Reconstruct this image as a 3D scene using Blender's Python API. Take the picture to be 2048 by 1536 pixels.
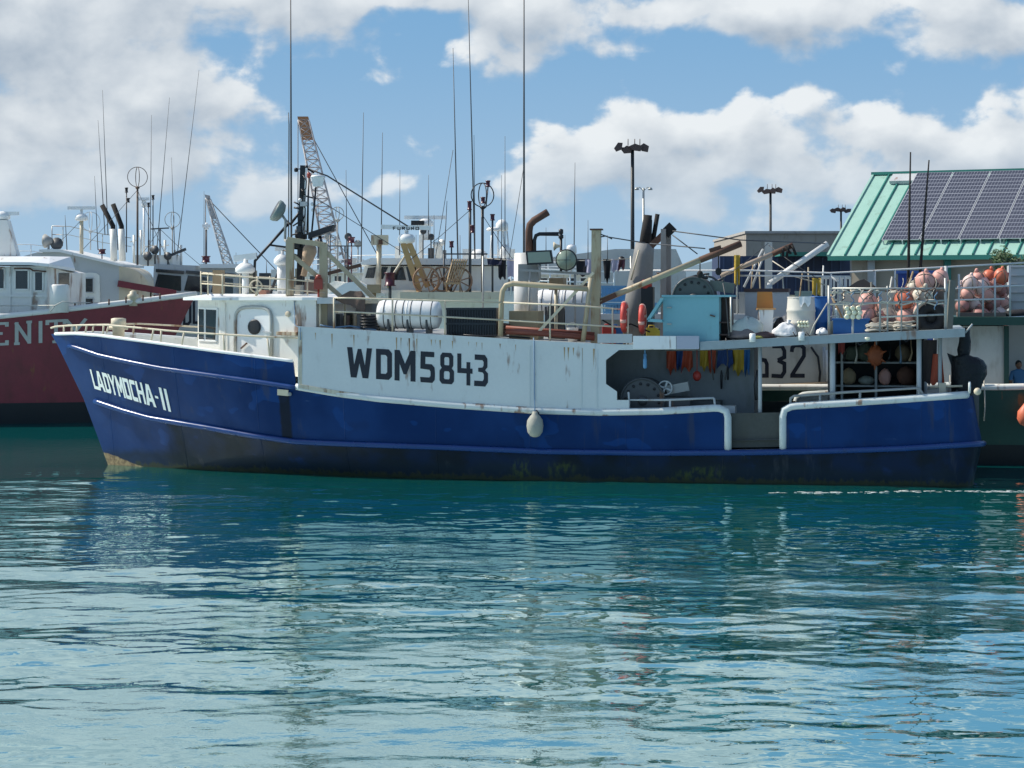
import bpy, bmesh, math, random
import numpy as np
from mathutils import Vector, Matrix
from mathutils.bvhtree import BVHTree

for o in list(bpy.data.objects):
    bpy.data.objects.remove(o, do_unlink=True)
SC = bpy.context.scene
C = SC.collection
RNG = random.Random(7)
R = math.radians

# ------------------------------------------------------------------ camera, sky, sun, exposure
FOC, HOR, HC = 4500.0, 590.0, 4.6          # focal length in photo pixels, horizon row, eye height above water
cam_d = bpy.data.cameras.new('camera'); cam = bpy.data.objects.new('camera', cam_d); C.objects.link(cam)
cam.location = (0, 0, HC); cam.rotation_euler = (R(90), 0, 0)
cam_d.sensor_width = 36.0; cam_d.lens = 36.0 * FOC / 2048
cam_d.shift_y = -(768 - HOR) / 2048
cam_d.clip_start = 0.5; cam_d.clip_end = 20000
SC.camera = cam
SC.render.resolution_x = 1024; SC.render.resolution_y = 768
SC.view_settings.view_transform = 'Standard'; SC.view_settings.look = 'None'
SC.view_settings.exposure = 0.12; SC.view_settings.gamma = 1.0; SC.view_settings.use_curve_mapping = False

SUN_AZ = 79.0      # degrees to the left of straight ahead
SUN_EL = 45.0
sd = Vector((-math.sin(R(SUN_AZ)) * math.cos(R(SUN_EL)), math.cos(R(SUN_AZ)) * math.cos(R(SUN_EL)), math.sin(R(SUN_EL))))
sun_d = bpy.data.lights.new('sun', 'SUN'); sun = bpy.data.objects.new('sun', sun_d); C.objects.link(sun)
sun_d.energy = 4.9; sun_d.angle = R(0.53); sun_d.color = (1.0, 0.93, 0.82)
sun.rotation_euler = (-sd).to_track_quat('-Z', 'Y').to_euler(); sun.location = (-60, 20, 80)

W = bpy.data.worlds.new('World'); SC.world = W; W.use_nodes = True
nt = W.node_tree; nt.nodes.clear()
class NT:
    """tiny node helper"""
    def __init__(s, tree): s.t = tree
    def n(s, typ, ins=None, **kw):
        nd = s.t.nodes.new(typ)
        for k, v in kw.items(): setattr(nd, k, v)
        if ins:
            for k, v in ins.items():
                sock = nd.inputs[k]
                if isinstance(v, bpy.types.NodeSocket): s.t.links.new(v, sock)
                else: sock.default_value = v
        return nd
    def m(s, op, a, b=None, c=None, clamp=False):
        nd = s.t.nodes.new('ShaderNodeMath'); nd.operation = op; nd.use_clamp = clamp
        for i, v in enumerate((a, b, c)):
            if v is None: continue
            if isinstance(v, bpy.types.NodeSocket): s.t.links.new(v, nd.inputs[i])
            else: nd.inputs[i].default_value = v
        return nd.outputs[0]
    def v(s, op, a, b=None, c=None, out=0):
        nd = s.t.nodes.new('ShaderNodeVectorMath'); nd.operation = op
        for i, x in enumerate((a, b, c)):
            if x is None: continue
            if isinstance(x, bpy.types.NodeSocket): s.t.links.new(x, nd.inputs[i])
            else: nd.inputs[i].default_value = x
        return nd.outputs[out]
    def ss(s, x, lo, hi):
        nd = s.t.nodes.new('ShaderNodeMapRange'); nd.interpolation_type = 'SMOOTHSTEP'
        s.t.links.new(x, nd.inputs[0])
        for i, q in ((1, lo), (2, hi), (3, 0.0), (4, 1.0)):
            if isinstance(q, bpy.types.NodeSocket): s.t.links.new(q, nd.inputs[i])
            else: nd.inputs[i].default_value = q
        return nd.outputs[0]
    def mix(s, f, a, b, blend='MIX'):
        nd = s.t.nodes.new('ShaderNodeMix'); nd.data_type = 'RGBA'; nd.blend_type = blend
        for sock, v in ((nd.inputs[0], f), (nd.inputs[6], a), (nd.inputs[7], b)):
            if isinstance(v, bpy.types.NodeSocket): s.t.links.new(v, sock)
            else: sock.default_value = v if not isinstance(v, tuple) or len(v) == 4 else (*v, 1)
        return nd.outputs[2]

g = NT(nt)
tc = g.n('ShaderNodeTexCoord').outputs['Generated']
sx = g.n('ShaderNodeSeparateXYZ', {0: g.v('NORMALIZE', tc)})
X_, Y_, Z_ = sx.outputs
az = g.m('ARCTAN2', X_, Y_)
hz = g.m('SQRT', g.m('ADD', g.m('MULTIPLY', X_, X_), g.m('MULTIPLY', Y_, Y_)))
el = g.m('ARCTAN2', Z_, hz)
# sky position in hundredths of a radian-ish units: u to the right, w up
u = g.m('MULTIPLY', az, 45.0); w = g.m('MULTIPLY', el, 45.0)
P = g.n('ShaderNodeCombineXYZ', {0: u, 1: w, 2: 0.0}).outputs[0]
def noise(vec, scale, detail, rough, dist=0.0):
    return g.n('ShaderNodeTexNoise', {'Vector': vec, 'Scale': scale, 'Detail': detail, 'Roughness': rough, 'Distortion': dist}).outputs[0]
# cloud banks: (azimuth, elevation, half width, half height, weight), in the same units
BANKS = []
def bank(px, py, rx, ry, a): BANKS.append(((px - 1024) / 100.0, (HOR - py) / 100.0, rx / 100.0, ry / 100.0, a))
for b_ in [(80,130,330,180,.55),(330,300,190,100,.46),(480,205,60,34,.36),(612,48,95,40,.50),(60,340,330,70,.36),(250,230,160,60,.25),
           (1045,65,98,76,.74),(1270,26,110,32,.46),(1600,40,160,52,.56),(1500,30,60,40,.3),(1970,85,100,62,.62),(1900,30,60,40,.3),
           (1488,238,66,58,.62),(1240,292,130,58,.56),(1385,285,110,62,.50),(1110,345,85,60,.50),(1700,268,120,58,.55),(1620,360,480,80,.36),(1965,300,150,76,.55),
           (785,372,62,26,.42),(520,392,70,40,.34),(760,2,240,26,.34),(1450,440,660,120,.38),(1800,20,130,40,.40),(1870,110,60,40,.30),(150,410,260,60,.3),(1230,105,45,18,.36),(1610,195,35,18,.3),
           (520,-260,1100,290,.98),(1250,-290,330,120,.50),(2500,150,500,200,.5),(-700,150,600,260,.55),(1750,-480,500,90,.36),(200,-640,900,200,.6)]:
    bank(*b_)
def banks(Pv):
    acc = None
    for (cx, cy, rx, ry, a) in BANKS:
        q = g.v('MULTIPLY_ADD', Pv, (1 / rx, 1 / ry, 0), (-cx / rx, -cy / ry, 0))
        d = g.v('DOT_PRODUCT', q, q, out=1)
        e = g.m('POWER', 0.45, d)
        acc = g.m('MULTIPLY', e, a) if acc is None else g.m('MULTIPLY_ADD', e, a, acc)
    return g.m('MINIMUM', acc, 0.95)
acc = banks(P); acc_up = banks(g.v('ADD', P, (-0.20, 0.42, 0.0))); acc_in = acc
# broken cloud everywhere else, from large noise
wide = noise(g.v('MULTIPLY', P, (1, 1.7, 1)), 0.09, 3, .5)
off = g.ss(el, R(13), R(22))
acc = g.m('ADD', acc, g.m('MULTIPLY', off, g.m('MULTIPLY', g.ss(wide, .45, .62), .5)))
def billow(vec):
    a1 = noise(g.v('MULTIPLY', vec, (1, 1.35, 1)), 0.62, 9, .53, .12)
    return a1
n0 = billow(P)
def soft(vec): return noise(g.v('MULTIPLY', vec, (1, 1.35, 1)), 0.62, 5, .50, .12)
m0 = soft(P); m1 = soft(g.v('ADD', P, (-0.34, 0.46, 0.0)))
n2 = noise(P, 0.35, 4, .5)
dens = g.m('ADD', g.m('ADD', g.m('MULTIPLY', acc, .90), g.m('MULTIPLY', g.m('SUBTRACT', n0, .5), 1.75)), g.m('MULTIPLY', g.m('SUBTRACT', n2, .5), .35))
lit = g.m('MULTIPLY_ADD', g.m('SUBTRACT', m0, m1), 1.9, g.m('MULTIPLY_ADD', g.m('SUBTRACT', acc_in, acc_up), 1.0, .66))
thick = g.ss(dens, .42, 1.15)
lit = g.m('SUBTRACT', lit, g.m('MULTIPLY', thick, .32), clamp=True)
cover = g.ss(dens, .31, g.m('MULTIPLY_ADD', lit, -.34, .86))
ccol = g.mix(lit, (0.33, 0.40, 0.485), (0.80, 0.83, 0.845))
# near the horizon clouds take on the colour of the air
ccol = g.mix(g.ss(el, R(4.2), R(0.2)), ccol, (0.46, 0.575, 0.69))
sky = g.n('ShaderNodeTexSky', sky_type='NISHITA')
sky.sun_disc = False; sky.sun_elevation = R(SUN_EL); sky.sun_rotation = R(-SUN_AZ)
sky.altitude = 0; sky.air_density = 1.0; sky.dust_density = 0.4; sky.ozone_density = 2.2
SKY_STR = 0.14
# clear sea air: the Nishita sky low down is blended to the pale blue of a humid trade-wind day
air = g.mix(g.ss(el, R(-1), R(8.5)), (0.375 / SKY_STR, 0.535 / SKY_STR, 0.69 / SKY_STR), (0.185 / SKY_STR, 0.378 / SKY_STR, 0.615 / SKY_STR))
skyc = g.mix(g.ss(el, R(6), R(40)), air, sky.outputs[0])
bg1 = g.n('ShaderNodeBackground', {'Color': skyc, 'Strength': SKY_STR})
bg2 = g.n('ShaderNodeBackground', {'Color': ccol, 'Strength': 1.0})
up = g.ss(el, R(-1.0), R(0.6))
mx = g.n('ShaderNodeMixShader', {0: g.m('MULTIPLY', g.m('MULTIPLY', cover, .93), up), 1: bg1.outputs[0], 2: bg2.outputs[0]})
g.n('ShaderNodeOutputWorld', {0: mx.outputs[0]})

# ------------------------------------------------------------------ geometry helpers
class MB:
    def __init__(s): s.V = []; s.F = []; s.M = []; s.S = []
    def add(s, verts, faces, m=0, smooth=False):
        o = len(s.V); s.V += [Vector(v) for v in verts]
        for f in faces:
            s.F.append([i + o for i in f]); s.M.append(m); s.S.append(smooth)
        return s
    def box8(s, c, m=0):
        return s.add(c, [(0,3,2,1),(4,5,6,7),(0,1,5,4),(1,2,6,5),(2,3,7,6),(3,0,4,7)], m)
    def box(s, lo, hi, m=0):
        (a,b,c),(d,e,f) = lo, hi
        return s.box8([(a,b,c),(d,b,c),(d,e,c),(a,e,c),(a,b,f),(d,b,f),(d,e,f),(a,e,f)], m)
    def beam(s, p0, p1, w, h=None, up=(0,0,1), m=0):
        p0 = Vector(p0); p1 = Vector(p1); h = h or w; d = (p1 - p0).normalized(); up = Vector(up)
        if abs(d.dot(up)) > .95: up = Vector((1, 0, 0))
        x = d.cross(up).normalized() * (w / 2); y = x.cross(d).normalized() * (h / 2)
        return s.box8([p0-x-y, p0+x-y, p0+x+y, p0-x+y, p1-x-y, p1+x-y, p1+x+y, p1-x+y], m)
    def tube(s, pts, r, n=7, m=0, closed=False, cap=True, smooth=True):
        pts = [Vector(p) for p in pts]; k = len(pts)
        rr = [r] * k if not isinstance(r, (list, tuple)) else list(r)
        d0 = (pts[1] - pts[0]).normalized()
        a = Vector((0,0,1)) if abs(d0.z) < .9 else Vector((1,0,0))
        x = d0.cross(a).normalized(); V = []
        for i in range(k):
            if closed: t = pts[(i+1) % k] - pts[i-1]
            elif i == 0: t = pts[1] - pts[0]
            elif i == k-1: t = pts[-1] - pts[-2]
            else: t = (pts[i+1]-pts[i]).normalized() + (pts[i]-pts[i-1]).normalized()
            t = t.normalized() if t.length > 1e-9 else d0
            x = (x - t * x.dot(t)); x = x.normalized() if x.length > 1e-6 else t.orthogonal().normalized()
            y = t.cross(x)
            for j in range(n):
                an = 2*math.pi*j/n
                V.append(pts[i] + (x*math.cos(an) + y*math.sin(an)) * rr[i])
        F = []
        for i in range(k if closed else k-1):
            i2 = (i+1) % k
            for j in range(n):
                j2 = (j+1) % n; F.append((i*n+j, i*n+j2, i2*n+j2, i2*n+j))
        s.add(V, F, m, smooth)
        if cap and not closed:
            o = len(s.V) - len(V)
            s.F.append([o+j for j in range(n)][::-1]); s.M.append(m); s.S.append(False)
            s.F.append([o+(k-1)*n+j for j in range(n)]); s.M.append(m); s.S.append(False)
        return s
    def lathe(s, o, axis, prof, n=16, m=0, smooth=True):
        """prof: list of (distance along axis, radius)"""
        o = Vector(o); ax = Vector(axis).normalized()
        x = ax.orthogonal().normalized(); y = ax.cross(x); V = []
        for (t, r) in prof:
            for j in range(n):
                an = 2*math.pi*j/n
                V.append(o + ax*t + (x*math.cos(an)+y*math.sin(an))*max(r, 1e-4))
        F = []; k = len(prof)
        for i in range(k-1):
            for j in range(n):
                j2 = (j+1) % n; F.append((i*n+j, i*n+j2, (i+1)*n+j2, (i+1)*n+j))
        F.append(tuple(range(n))[::-1]); F.append(tuple((k-1)*n+j for j in range(n)))
        return s.add(V, F, m, smooth)
    def ball(s, c, r, n=12, m=0, jit=0.0, rng=RNG):
        c = Vector(c); r = r if isinstance(r, (tuple, list)) else (r, r, r); V = []; F = []; k = max(5, n//2+1)
        for i in range(k+1):
            th = math.pi*i/k
            for j in range(n):
                ph = 2*math.pi*j/n; q = 1 + jit*(rng.random()-.5)
                V.append(c + Vector((r[0]*math.sin(th)*math.cos(ph), r[1]*math.sin(th)*math.sin(ph), r[2]*math.cos(th)))*q)
        for i in range(k):
            for j in range(n):
                j2 = (j+1) % n; F.append((i*n+j, (i+1)*n+j, (i+1)*n+j2, i*n+j2))
        return s.add(V, F, m, True)
    def torus(s, c, axis, Rr, r, N=20, n=8, m=0):
        c = Vector(c); ax = Vector(axis).normalized(); x = ax.orthogonal().normalized(); y = ax.cross(x)
        return s.tube([c + (x*math.cos(2*math.pi*i/N)+y*math.sin(2*math.pi*i/N))*Rr for i in range(N)], r, n, m, closed=True)
    def prism(s, pts, vec, m=0):
        pts = [Vector(p) for p in pts]; vec = Vector(vec); n = len(pts)
        F = [tuple(range(n))[::-1], tuple(range(n, 2*n))] + [(i, (i+1) % n, n+(i+1) % n, n+i) for i in range(n)]
        return s.add(pts + [p + vec for p in pts], F, m)
    def grid(s, rows, m=0, smooth=True, close=False):
        k = len(rows); n = len(rows[0]); F = []
        for i in range(k-1):
            for j in range(n if close else n-1):
                j2 = (j+1) % n; F.append((i*n+j, i*n+j2, (i+1)*n+j2, (i+1)*n+j))
        return s.add([p for r_ in rows for p in r_], F, m, smooth)
    def build(s, name, mats, parent=None, label=None, cat=None, group=None, kind=None, base=None, recalc=True):
        if not isinstance(mats, (list, tuple)): mats = [mats]
        V = s.V
        me = bpy.data.meshes.new(name); ob = bpy.data.objects.new(name, me); C.objects.link(ob)
        if parent is not None:
            inv = MW[parent.name].inverted(); V = [inv @ v for v in V]; ob.parent = parent; MW[ob.name] = MW[parent.name].copy()
        else:
            if base is None:
                xs = [v.x for v in V]; ys = [v.y for v in V]; zs = [v.z for v in V]
                base = Vector(((min(xs)+max(xs))/2, (min(ys)+max(ys))/2, min(zs)))
            base = Vector(base); V = [v - base for v in V]; ob.location = base; MW[ob.name] = Matrix.Translation(base)
        me.from_pydata(V, [], s.F)
        for mt in mats: me.materials.append(mt)
        me.polygons.foreach_set('material_index', s.M)
        me.polygons.foreach_set('use_smooth', s.S)
        if recalc:
            bm = bmesh.new(); bm.from_mesh(me); bmesh.ops.recalc_face_normals(bm, faces=bm.faces); bm.to_mesh(me); bm.free()
        me.update()
        tag(ob, label, cat, group, kind)
        return ob
MW = {}
def tag(o, label=None, cat=None, group=None, kind=None):
    if label: o['label'] = label
    if cat: o['category'] = cat
    if group: o['group'] = group
    if kind: o['kind'] = kind
    return o
def thing(name, label, cat, loc, rotz=0.0, group=None):
    o = bpy.data.objects.new(name, None); C.objects.link(o); o.empty_display_size = .3
    o.location = loc; o.rotation_euler = (0, 0, rotz)
    MW[o.name] = Matrix.Translation(Vector(loc)) @ Matrix.Rotation(rotz, 4, 'Z')
    return tag(o, label, cat, group)
def copy_tree(o, delta, parent=None, label=None):
    c = o.copy(); C.objects.link(c); c.parent = parent
    if parent is None:
        c.location = Vector(o.location) + Vector(delta); MW[c.name] = Matrix.Translation(c.location)
        if label: c['label'] = label
    for ch in [x for x in bpy.data.objects if x.parent == o]: copy_tree(ch, delta, c)
    return c

def proj(p): return (1024 + FOC*p[0]/p[1], HOR - FOC*(p[2]-HC)/p[1])
def q(px, py, Y): return Vector(((px-1024)/FOC*Y, Y, HC-(py-HOR)/FOC*Y))
class Frame:
    """a boat's own axes: s along the boat (0 at stern), v across from its near side, z up from the water"""
    def __init__(f, org, u): f.o = Vector((org[0], org[1])); f.u = Vector(u).normalized(); f.w = Vector((f.u.y, -f.u.x)); f.w = f.w if f.w.y > 0 else -f.w
    def __call__(f, s, v, z): p = f.o + f.u*s + f.w*v; return Vector((p.x, p.y, z))
    def at(f, px, py, v):
        k = (px-1024)/FOC; o = f.o + f.w*v
        s = (k*o.y - o.x)/(f.u.x - k*f.u.y); Y = o.y + f.u.y*s
        return s, v, HC-(py-HOR)/FOC*Y
    def p(f, px, py, v): return f(*f.at(px, py, v))
    def s_of(f, px, v): return f.at(px, HOR, v)[0]
    def box(f, mb, s0, s1, v0, v1, z0, z1, m=0):
        return mb.box8([f(s0,v0,z0), f(s1,v0,z0), f(s1,v1,z0), f(s0,v1,z0), f(s0,v0,z1), f(s1,v0,z1), f(s1,v1,z1), f(s0,v1,z1)], m)
    def pbox(f, mb, px0, px1, py0, py1, v, dv, m=0, z0=None):
        s0, _, _ = f.at(px0, py0, v); s1, _, _ = f.at(px1, py1, v)
        pm = (px0+px1)/2; zt = f.at(pm, py0, v)[2]; zb = f.at(pm, py1, v)[2] if z0 is None else z0
        return f.box(mb, s0, s1, v, v+dv, zb, zt, m)
def qbox(mb, px0, px1, py0, py1, Y, dY, m=0, z0=None):
    a = q(px0, py0, Y); b = q(px1, py1, Y)
    return mb.box((a.x, Y, b.z if z0 is None else z0), (b.x, Y+dY, a.z), m)

# ------------------------------------------------------------------ materials
MATS = {}
def paint(name, col, rough=.5, var=.12, rust=0.0, grime=0.0, metal=0.0, bump=0.0, rscale=1.0, spec=.5, coat=0.0):
    if name in MATS: return MATS[name]
    m = bpy.data.materials.new(name); m.use_nodes = True; t = NT(m.node_tree); nd = m.node_tree.nodes
    bs = nd['Principled BSDF']; pos = t.n('ShaderNodeNewGeometry').outputs['Position']
    def nz(scale, det=4, rgh=.55, sc=(1, 1, 1)):
        return t.n('ShaderNodeTexNoise', {'Vector': t.v('MULTIPLY', pos, sc), 'Scale': scale, 'Detail': det, 'Roughness': rgh}).outputs[0]
    a = nz(1.1*rscale); b = nz(14*rscale, 3)
    f = t.m('ADD', t.m('MULTIPLY', t.m('SUBTRACT', a, .5), 2*var), t.m('MULTIPLY', t.m('SUBTRACT', b, .5), var))
    k = t.m('ADD', f, 1.0)
    c = t.n('ShaderNodeMix', {0: 1.0, 6: (*col, 1), 7: t.n('ShaderNodeCombineColor', {0: k, 1: k, 2: k}).outputs[0]}, data_type='RGBA', blend_type='MULTIPLY').outputs[2]
    if grime:
        gm = t.ss(nz(2.2*rscale, 5, .6, (1, 1, .35)), .62-.25*grime, .80)
        c = t.mix(t.m('MULTIPLY', gm, min(.85, .55+grime*.3)), c, (col[0]*.42+.02, col[1]*.38+.015, col[2]*.30+.01))
    if rust:
        st = nz(3.2*rscale, 6, .62, (1, 1, .16)); sp = nz(.9*rscale, 3, .5)
        rm = t.ss(t.m('ADD', st, t.m('MULTIPLY', t.m('SUBTRACT', sp, .5), .8)), .69-.2*rust, .80-.16*rust)
        c = t.mix(t.m('MULTIPLY', rm, .8), c, t.mix(b, (.30, .13, .04), (.10, .035, .012)))
    m.node_tree.links.new(c, bs.inputs['Base Color'])
    rr = t.m('ADD', t.m('MULTIPLY', t.m('SUBTRACT', a, .5), .25), rough, clamp=True)
    m.node_tree.links.new(rr, bs.inputs['Roughness'])
    bs.inputs['Metallic'].default_value = metal; bs.inputs['Specular IOR Level'].default_value = spec
    if coat: bs.inputs['Coat Weight'].default_value = coat; bs.inputs['Coat Roughness'].default_value = .15
    if bump:
        bp = t.n('ShaderNodeBump', {'Strength': 1.0, 'Distance': bump, 'Height': nz(6*rscale, 4)})
        m.node_tree.links.new(bp.outputs[0], bs.inputs['Normal'])
    MATS[name] = m
    return m
WHITE   = paint('weathered_white_paint', (.78, .78, .72), .45, .09, rust=.30, grime=.30)
WHITE_C = paint('clean_white_paint', (.80, .81, .79), .4, .04, rust=.05, grime=.05)
WHITE_R = paint('rust_streaked_white_paint', (.74, .74, .70), .5, .08, rust=.55, grime=.25)
CREAM   = paint('cream_paint', (.60, .53, .39), .5, .10, rust=.35, grime=.25)
BEIGE   = paint('beige_steel_paint', (.43, .36, .235), .5, .12, rust=.42, grime=.25)
RUST    = paint('rusted_steel', (.105, .052, .034), .8, .35, grime=.3)
RUSTRED = paint('red_lead_pipe', (.22, .06, .035), .6, .25, grime=.2)
BLACK   = paint('black_paint', (.012, .013, .016), .45, .3)
SOOT    = paint('sooty_black', (.018, .016, .015), .9, .4, rust=.1)
DKGREY  = paint('dark_grey_metal', (.06, .065, .07), .5, .25, rust=.15)
GREY    = paint('grey_paint', (.30, .31, .30), .55, .15, grime=.3, rust=.15)
LTGREY  = paint('light_grey_paint', (.48, .50, .50), .5, .12, grime=.25, rust=.1)
GALV    = paint('galvanised_pipe', (.42, .43, .40), .45, .15, metal=.35, rust=.25, grime=.2)
TEAL    = paint('turquoise_paint', (.20, .44, .49), .5, .08, grime=.15)
BROWN   = paint('brown_canvas', (.15, .105, .085), .9, .25, grime=.3, bump=.02)
WOOD    = paint('grey_plywood', (.15, .155, .135), .8, .3, grime=.6, rust=.3)
TANWOOD = paint('tan_wood', (.33, .24, .14), .75, .2, grime=.3)
MAROON  = paint('maroon_hull_paint', (.185, .030, .040), .6, .30, grime=.55, rust=.18)
DKGREEN = paint('dark_green_hull_paint', (.014, .062, .046), .5, .25, grime=.2, rust=.08)
ANTIF   = paint('dark_antifouling', (.012, .016, .018), .7, .4, grime=.2)
GLASS   = paint('dark_window_glass', (.015, .02, .025), .08, .1, spec=.8)
GLASSG  = paint('lamp_glass', (.22, .28, .22), .12, .1, spec=.8)
ORANGE  = paint('orange_plastic', (.60, .17, .03), .45, .08)
REDP    = paint('red_plastic', (.50, .05, .035), .5, .15, grime=.15)
PINK    = paint('sun_bleached_pink_float', (.66, .34, .28), .55, .18, grime=.25)
ORFLOAT = paint('orange_float', (.66, .17, .09), .5, .15, grime=.15)
CRFLOAT = paint('cream_float', (.60, .55, .44), .55, .15, grime=.3)
BLUEP   = paint('blue_plastic', (.02, .13, .38), .45, .12)
LBLUE   = paint('light_blue_plastic', (.12, .30, .50), .5, .12)
NAVY    = paint('navy_cloth', (.015, .02, .05), .85, .3)
BLUECL  = paint('blue_cloth', (.02, .06, .20), .85, .25, bump=.02)
ORCL    = paint('orange_oilskin', (.42, .07, .03), .6, .2, bump=.02)
YELCL   = paint('yellow_oilskin', (.45, .30, .03), .6, .2, bump=.02)
LAVCL   = paint('lavender_cloth', (.45, .44, .55), .85, .15, bump=.02)
BLACKCL = paint('black_cloth', (.012, .013, .017), .8, .3, bump=.02)
WHITECL = paint('white_cloth', (.72, .73, .74), .85, .08, bump=.02)
BAGB    = paint('black_plastic_sheet', (.006, .008, .011), .42, .3, bump=.05, spec=.3)
BAGW    = paint('white_sack_cloth', (.74, .75, .75), .7, .06, bump=.03)
ROPE    = paint('pale_rope', (.50, .47, .40), .85, .2)
ROPEB   = paint('blue_rope', (.16, .26, .38), .85, .2)
TYRE    = paint('black_rubber', (.018, .018, .02), .75, .3)
FENDER  = paint('old_white_fender', (.34, .34, .29), .7, .25, grime=.6, bump=.01)
CONC    = paint('concrete', (.40, .39, .36), .85, .15, grime=.4, rust=.08)
ASPH    = paint('asphalt', (.06, .06, .058), .9, .3)
MINT    = paint('mint_green_roof_metal', (.30, .50, .42), .55, .10, grime=.25)
MINTD   = paint('dark_green_roof_trim', (.03, .20, .16), .45, .08)
TANWALL = paint('tan_stucco', (.42, .37, .29), .85, .1, grime=.2)
NAVYW   = paint('navy_sheet_wall', (.03, .05, .11), .6, .15)
POLE    = paint('dark_bronze_pole', (.018, .024, .026), .5, .2)
LAMPH   = paint('brown_lamp_housing', (.10, .065, .055), .55, .25)
CRANE   = paint('haze_paled_crane_paint', (.66, .58, .52), .6, .2, rust=.2)  # distance haze put into the crane colour as a paler tone
CRANEO  = paint('orange_crane_tip', (.55, .25, .11), .6, .2, rust=.4)
ALU     = paint('aluminium_frame', (.62, .63, .64), .4, .05, metal=.4)
BULB    = paint('pale_bulb_glass', (.85, .82, .60), .15, .05, spec=.8)
PURPLE  = paint('deep_red_lamp', (.07, .012, .025), .35, .2)
REDL    = paint('red_lantern', (.30, .05, .03), .3, .2)
STAR    = paint('orange_plastic_mesh', (.42, .11, .04), .6, .2)
MAUVE   = paint('mauve_board', (.40, .42, .50), .55, .06)
BLUEHUL = None
# ------------------------------------------------------------------ water, land, hills
def water_material():
    m = bpy.data.materials.new('harbour_water'); m.use_nodes = True; t = NT(m.node_tree)
    bs = m.node_tree.nodes['Principled BSDF']
    pos = t.n('ShaderNodeNewGeometry').outputs['Position']
    big = t.n('ShaderNodeTexNoise', {'Vector': pos, 'Scale': .06, 'Detail': 3}).outputs[0]
    c = t.mix(t.ss(big, .35, .7), (.000, .098, .100), (.003, .122, .116))
    n1 = t.n('ShaderNodeTexNoise', {'Vector': t.v('MULTIPLY', pos, (1.0, 1.5, 1)), 'Scale': 2.1, 'Detail': 2.5, 'Roughness': .45, 'Distortion': .3}).outputs[0]
    patch = t.ss(t.n('ShaderNodeTexNoise', {'Vector': pos, 'Scale': .16, 'Detail': 2}).outputs[0], .42, .66)
    n2 = t.n('ShaderNodeTexNoise', {'Vector': t.v('MULTIPLY', pos, (1.0, 1.4, 1)), 'Scale': 9.0, 'Detail': 2, 'Roughness': .5}).outputs[0]
    h = t.m('ADD', t.m('MULTIPLY', n1, .006), t.m('MULTIPLY', t.m('MULTIPLY', n2, patch), .004))
    bp = t.n('ShaderNodeBump', {'Strength': 1.0, 'Distance': 1.0, 'Height': h})
    m.node_tree.nodes.remove(bs)
    df = t.n('ShaderNodeBsdfDiffuse', {'Color': c, 'Normal': bp.outputs[0]})
    gl = t.n('ShaderNodeBsdfGlossy', {'Color': (.83, 1.0, .985, 1), 'Roughness': .018, 'Normal': bp.outputs[0]})
    fr = t.n('ShaderNodeFresnel', {'IOR': 1.333, 'Normal': bp.outputs[0]}).outputs[0]
    mx = t.n('ShaderNodeMixShader', {0: t.m('MINIMUM', t.m('MULTIPLY_ADD', fr, .58, .50), .74), 1: df.outputs[0], 2: gl.outputs[0]})
    m.node_tree.links.new(mx.outputs[0], m.node_tree.nodes['Material Output'].inputs[0])
    return m
WATER = water_material()
def axis_pts(lo, hi, step, far):
    a = list(np.arange(lo, hi + 1e-6, step)); d = step; x = hi
    while x < far: d *= 1.35; x += d; a.append(x)
    d = step; x = lo; pre = []
    while x > -far: d *= 1.35; x -= d; pre.append(x)
    return np.array(pre[::-1] + a)
xs = axis_pts(-17, 17, .10, 9000); ys = axis_pts(18, 56, .055, 9000)
GX, GY = np.meshgrid(xs, ys)
rs = np.random.RandomState(4)
H = np.zeros_like(GX)
for i in range(60):
    lam = .30 * (5.0/.30) ** rs.rand()
    th = rs.normal(math.radians(84), .62)
    k = 2*math.pi/lam; amp = .00135 * lam ** .72 * (.5 + rs.rand())
    ph = rs.rand()*6.283
    wob = .8*np.sin(GX*.31 + i) + .8*np.sin(GY*.23 + 2*i)
    H += amp*np.sin(k*(GX*math.cos(th) + GY*math.sin(th)) + ph + wob)
fade = np.clip(1.0 - np.maximum(np.maximum(np.abs(GX)-17, 0), np.maximum(GY-56, 18-GY))/5.0, 0, 1)
calm = .55 + .45*np.sin(GX*.21+1.0+.7*np.sin(GY*.13))*np.sin(GY*.17+.4)
H *= fade*(.55+.6*calm)
ny, nx = GX.shape
verts = np.stack([GX, GY, H], -1).reshape(-1, 3)
ii = np.arange((ny-1)*(nx-1)); r_ = ii//(nx-1); c_ = ii % (nx-1); a_ = r_*nx+c_
quads = np.stack([a_, a_+1, a_+nx+1, a_+nx], -1)
me = bpy.data.meshes.new('water')
me.vertices.add(len(verts)); me.vertices.foreach_set('co', verts.ravel().astype(np.float32))
me.loops.add(len(quads)*4); me.loops.foreach_set('vertex_index', quads.ravel().astype(np.int32))
me.polygons.add(len(quads)); me.polygons.foreach_set('loop_start', (np.arange(len(quads))*4).astype(np.int32))
me.polygons.foreach_set('loop_total', np.full(len(quads), 4, np.int32))
me.polygons.foreach_set('use_smooth', np.ones(len(quads), bool)); me.update(); me.validate()
me.materials.append(WATER)
ob = bpy.data.objects.new('water', me); C.objects.link(ob); tag(ob, kind='structure'); MW['water'] = Matrix()

QUAY_Y, QUAY_Z = 104.0, 1.5
mb = MB(); mb.box((-6000, QUAY_Y, -3), (6000, 9000, QUAY_Z)); mb.build('ground', ASPH, kind='structure')
mb = MB(); mb.box((-300, QUAY_Y-.5, -2), (300, QUAY_Y+.4, QUAY_Z+.14)); mb.build('quay_edge', CONC, kind='structure')
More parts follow.
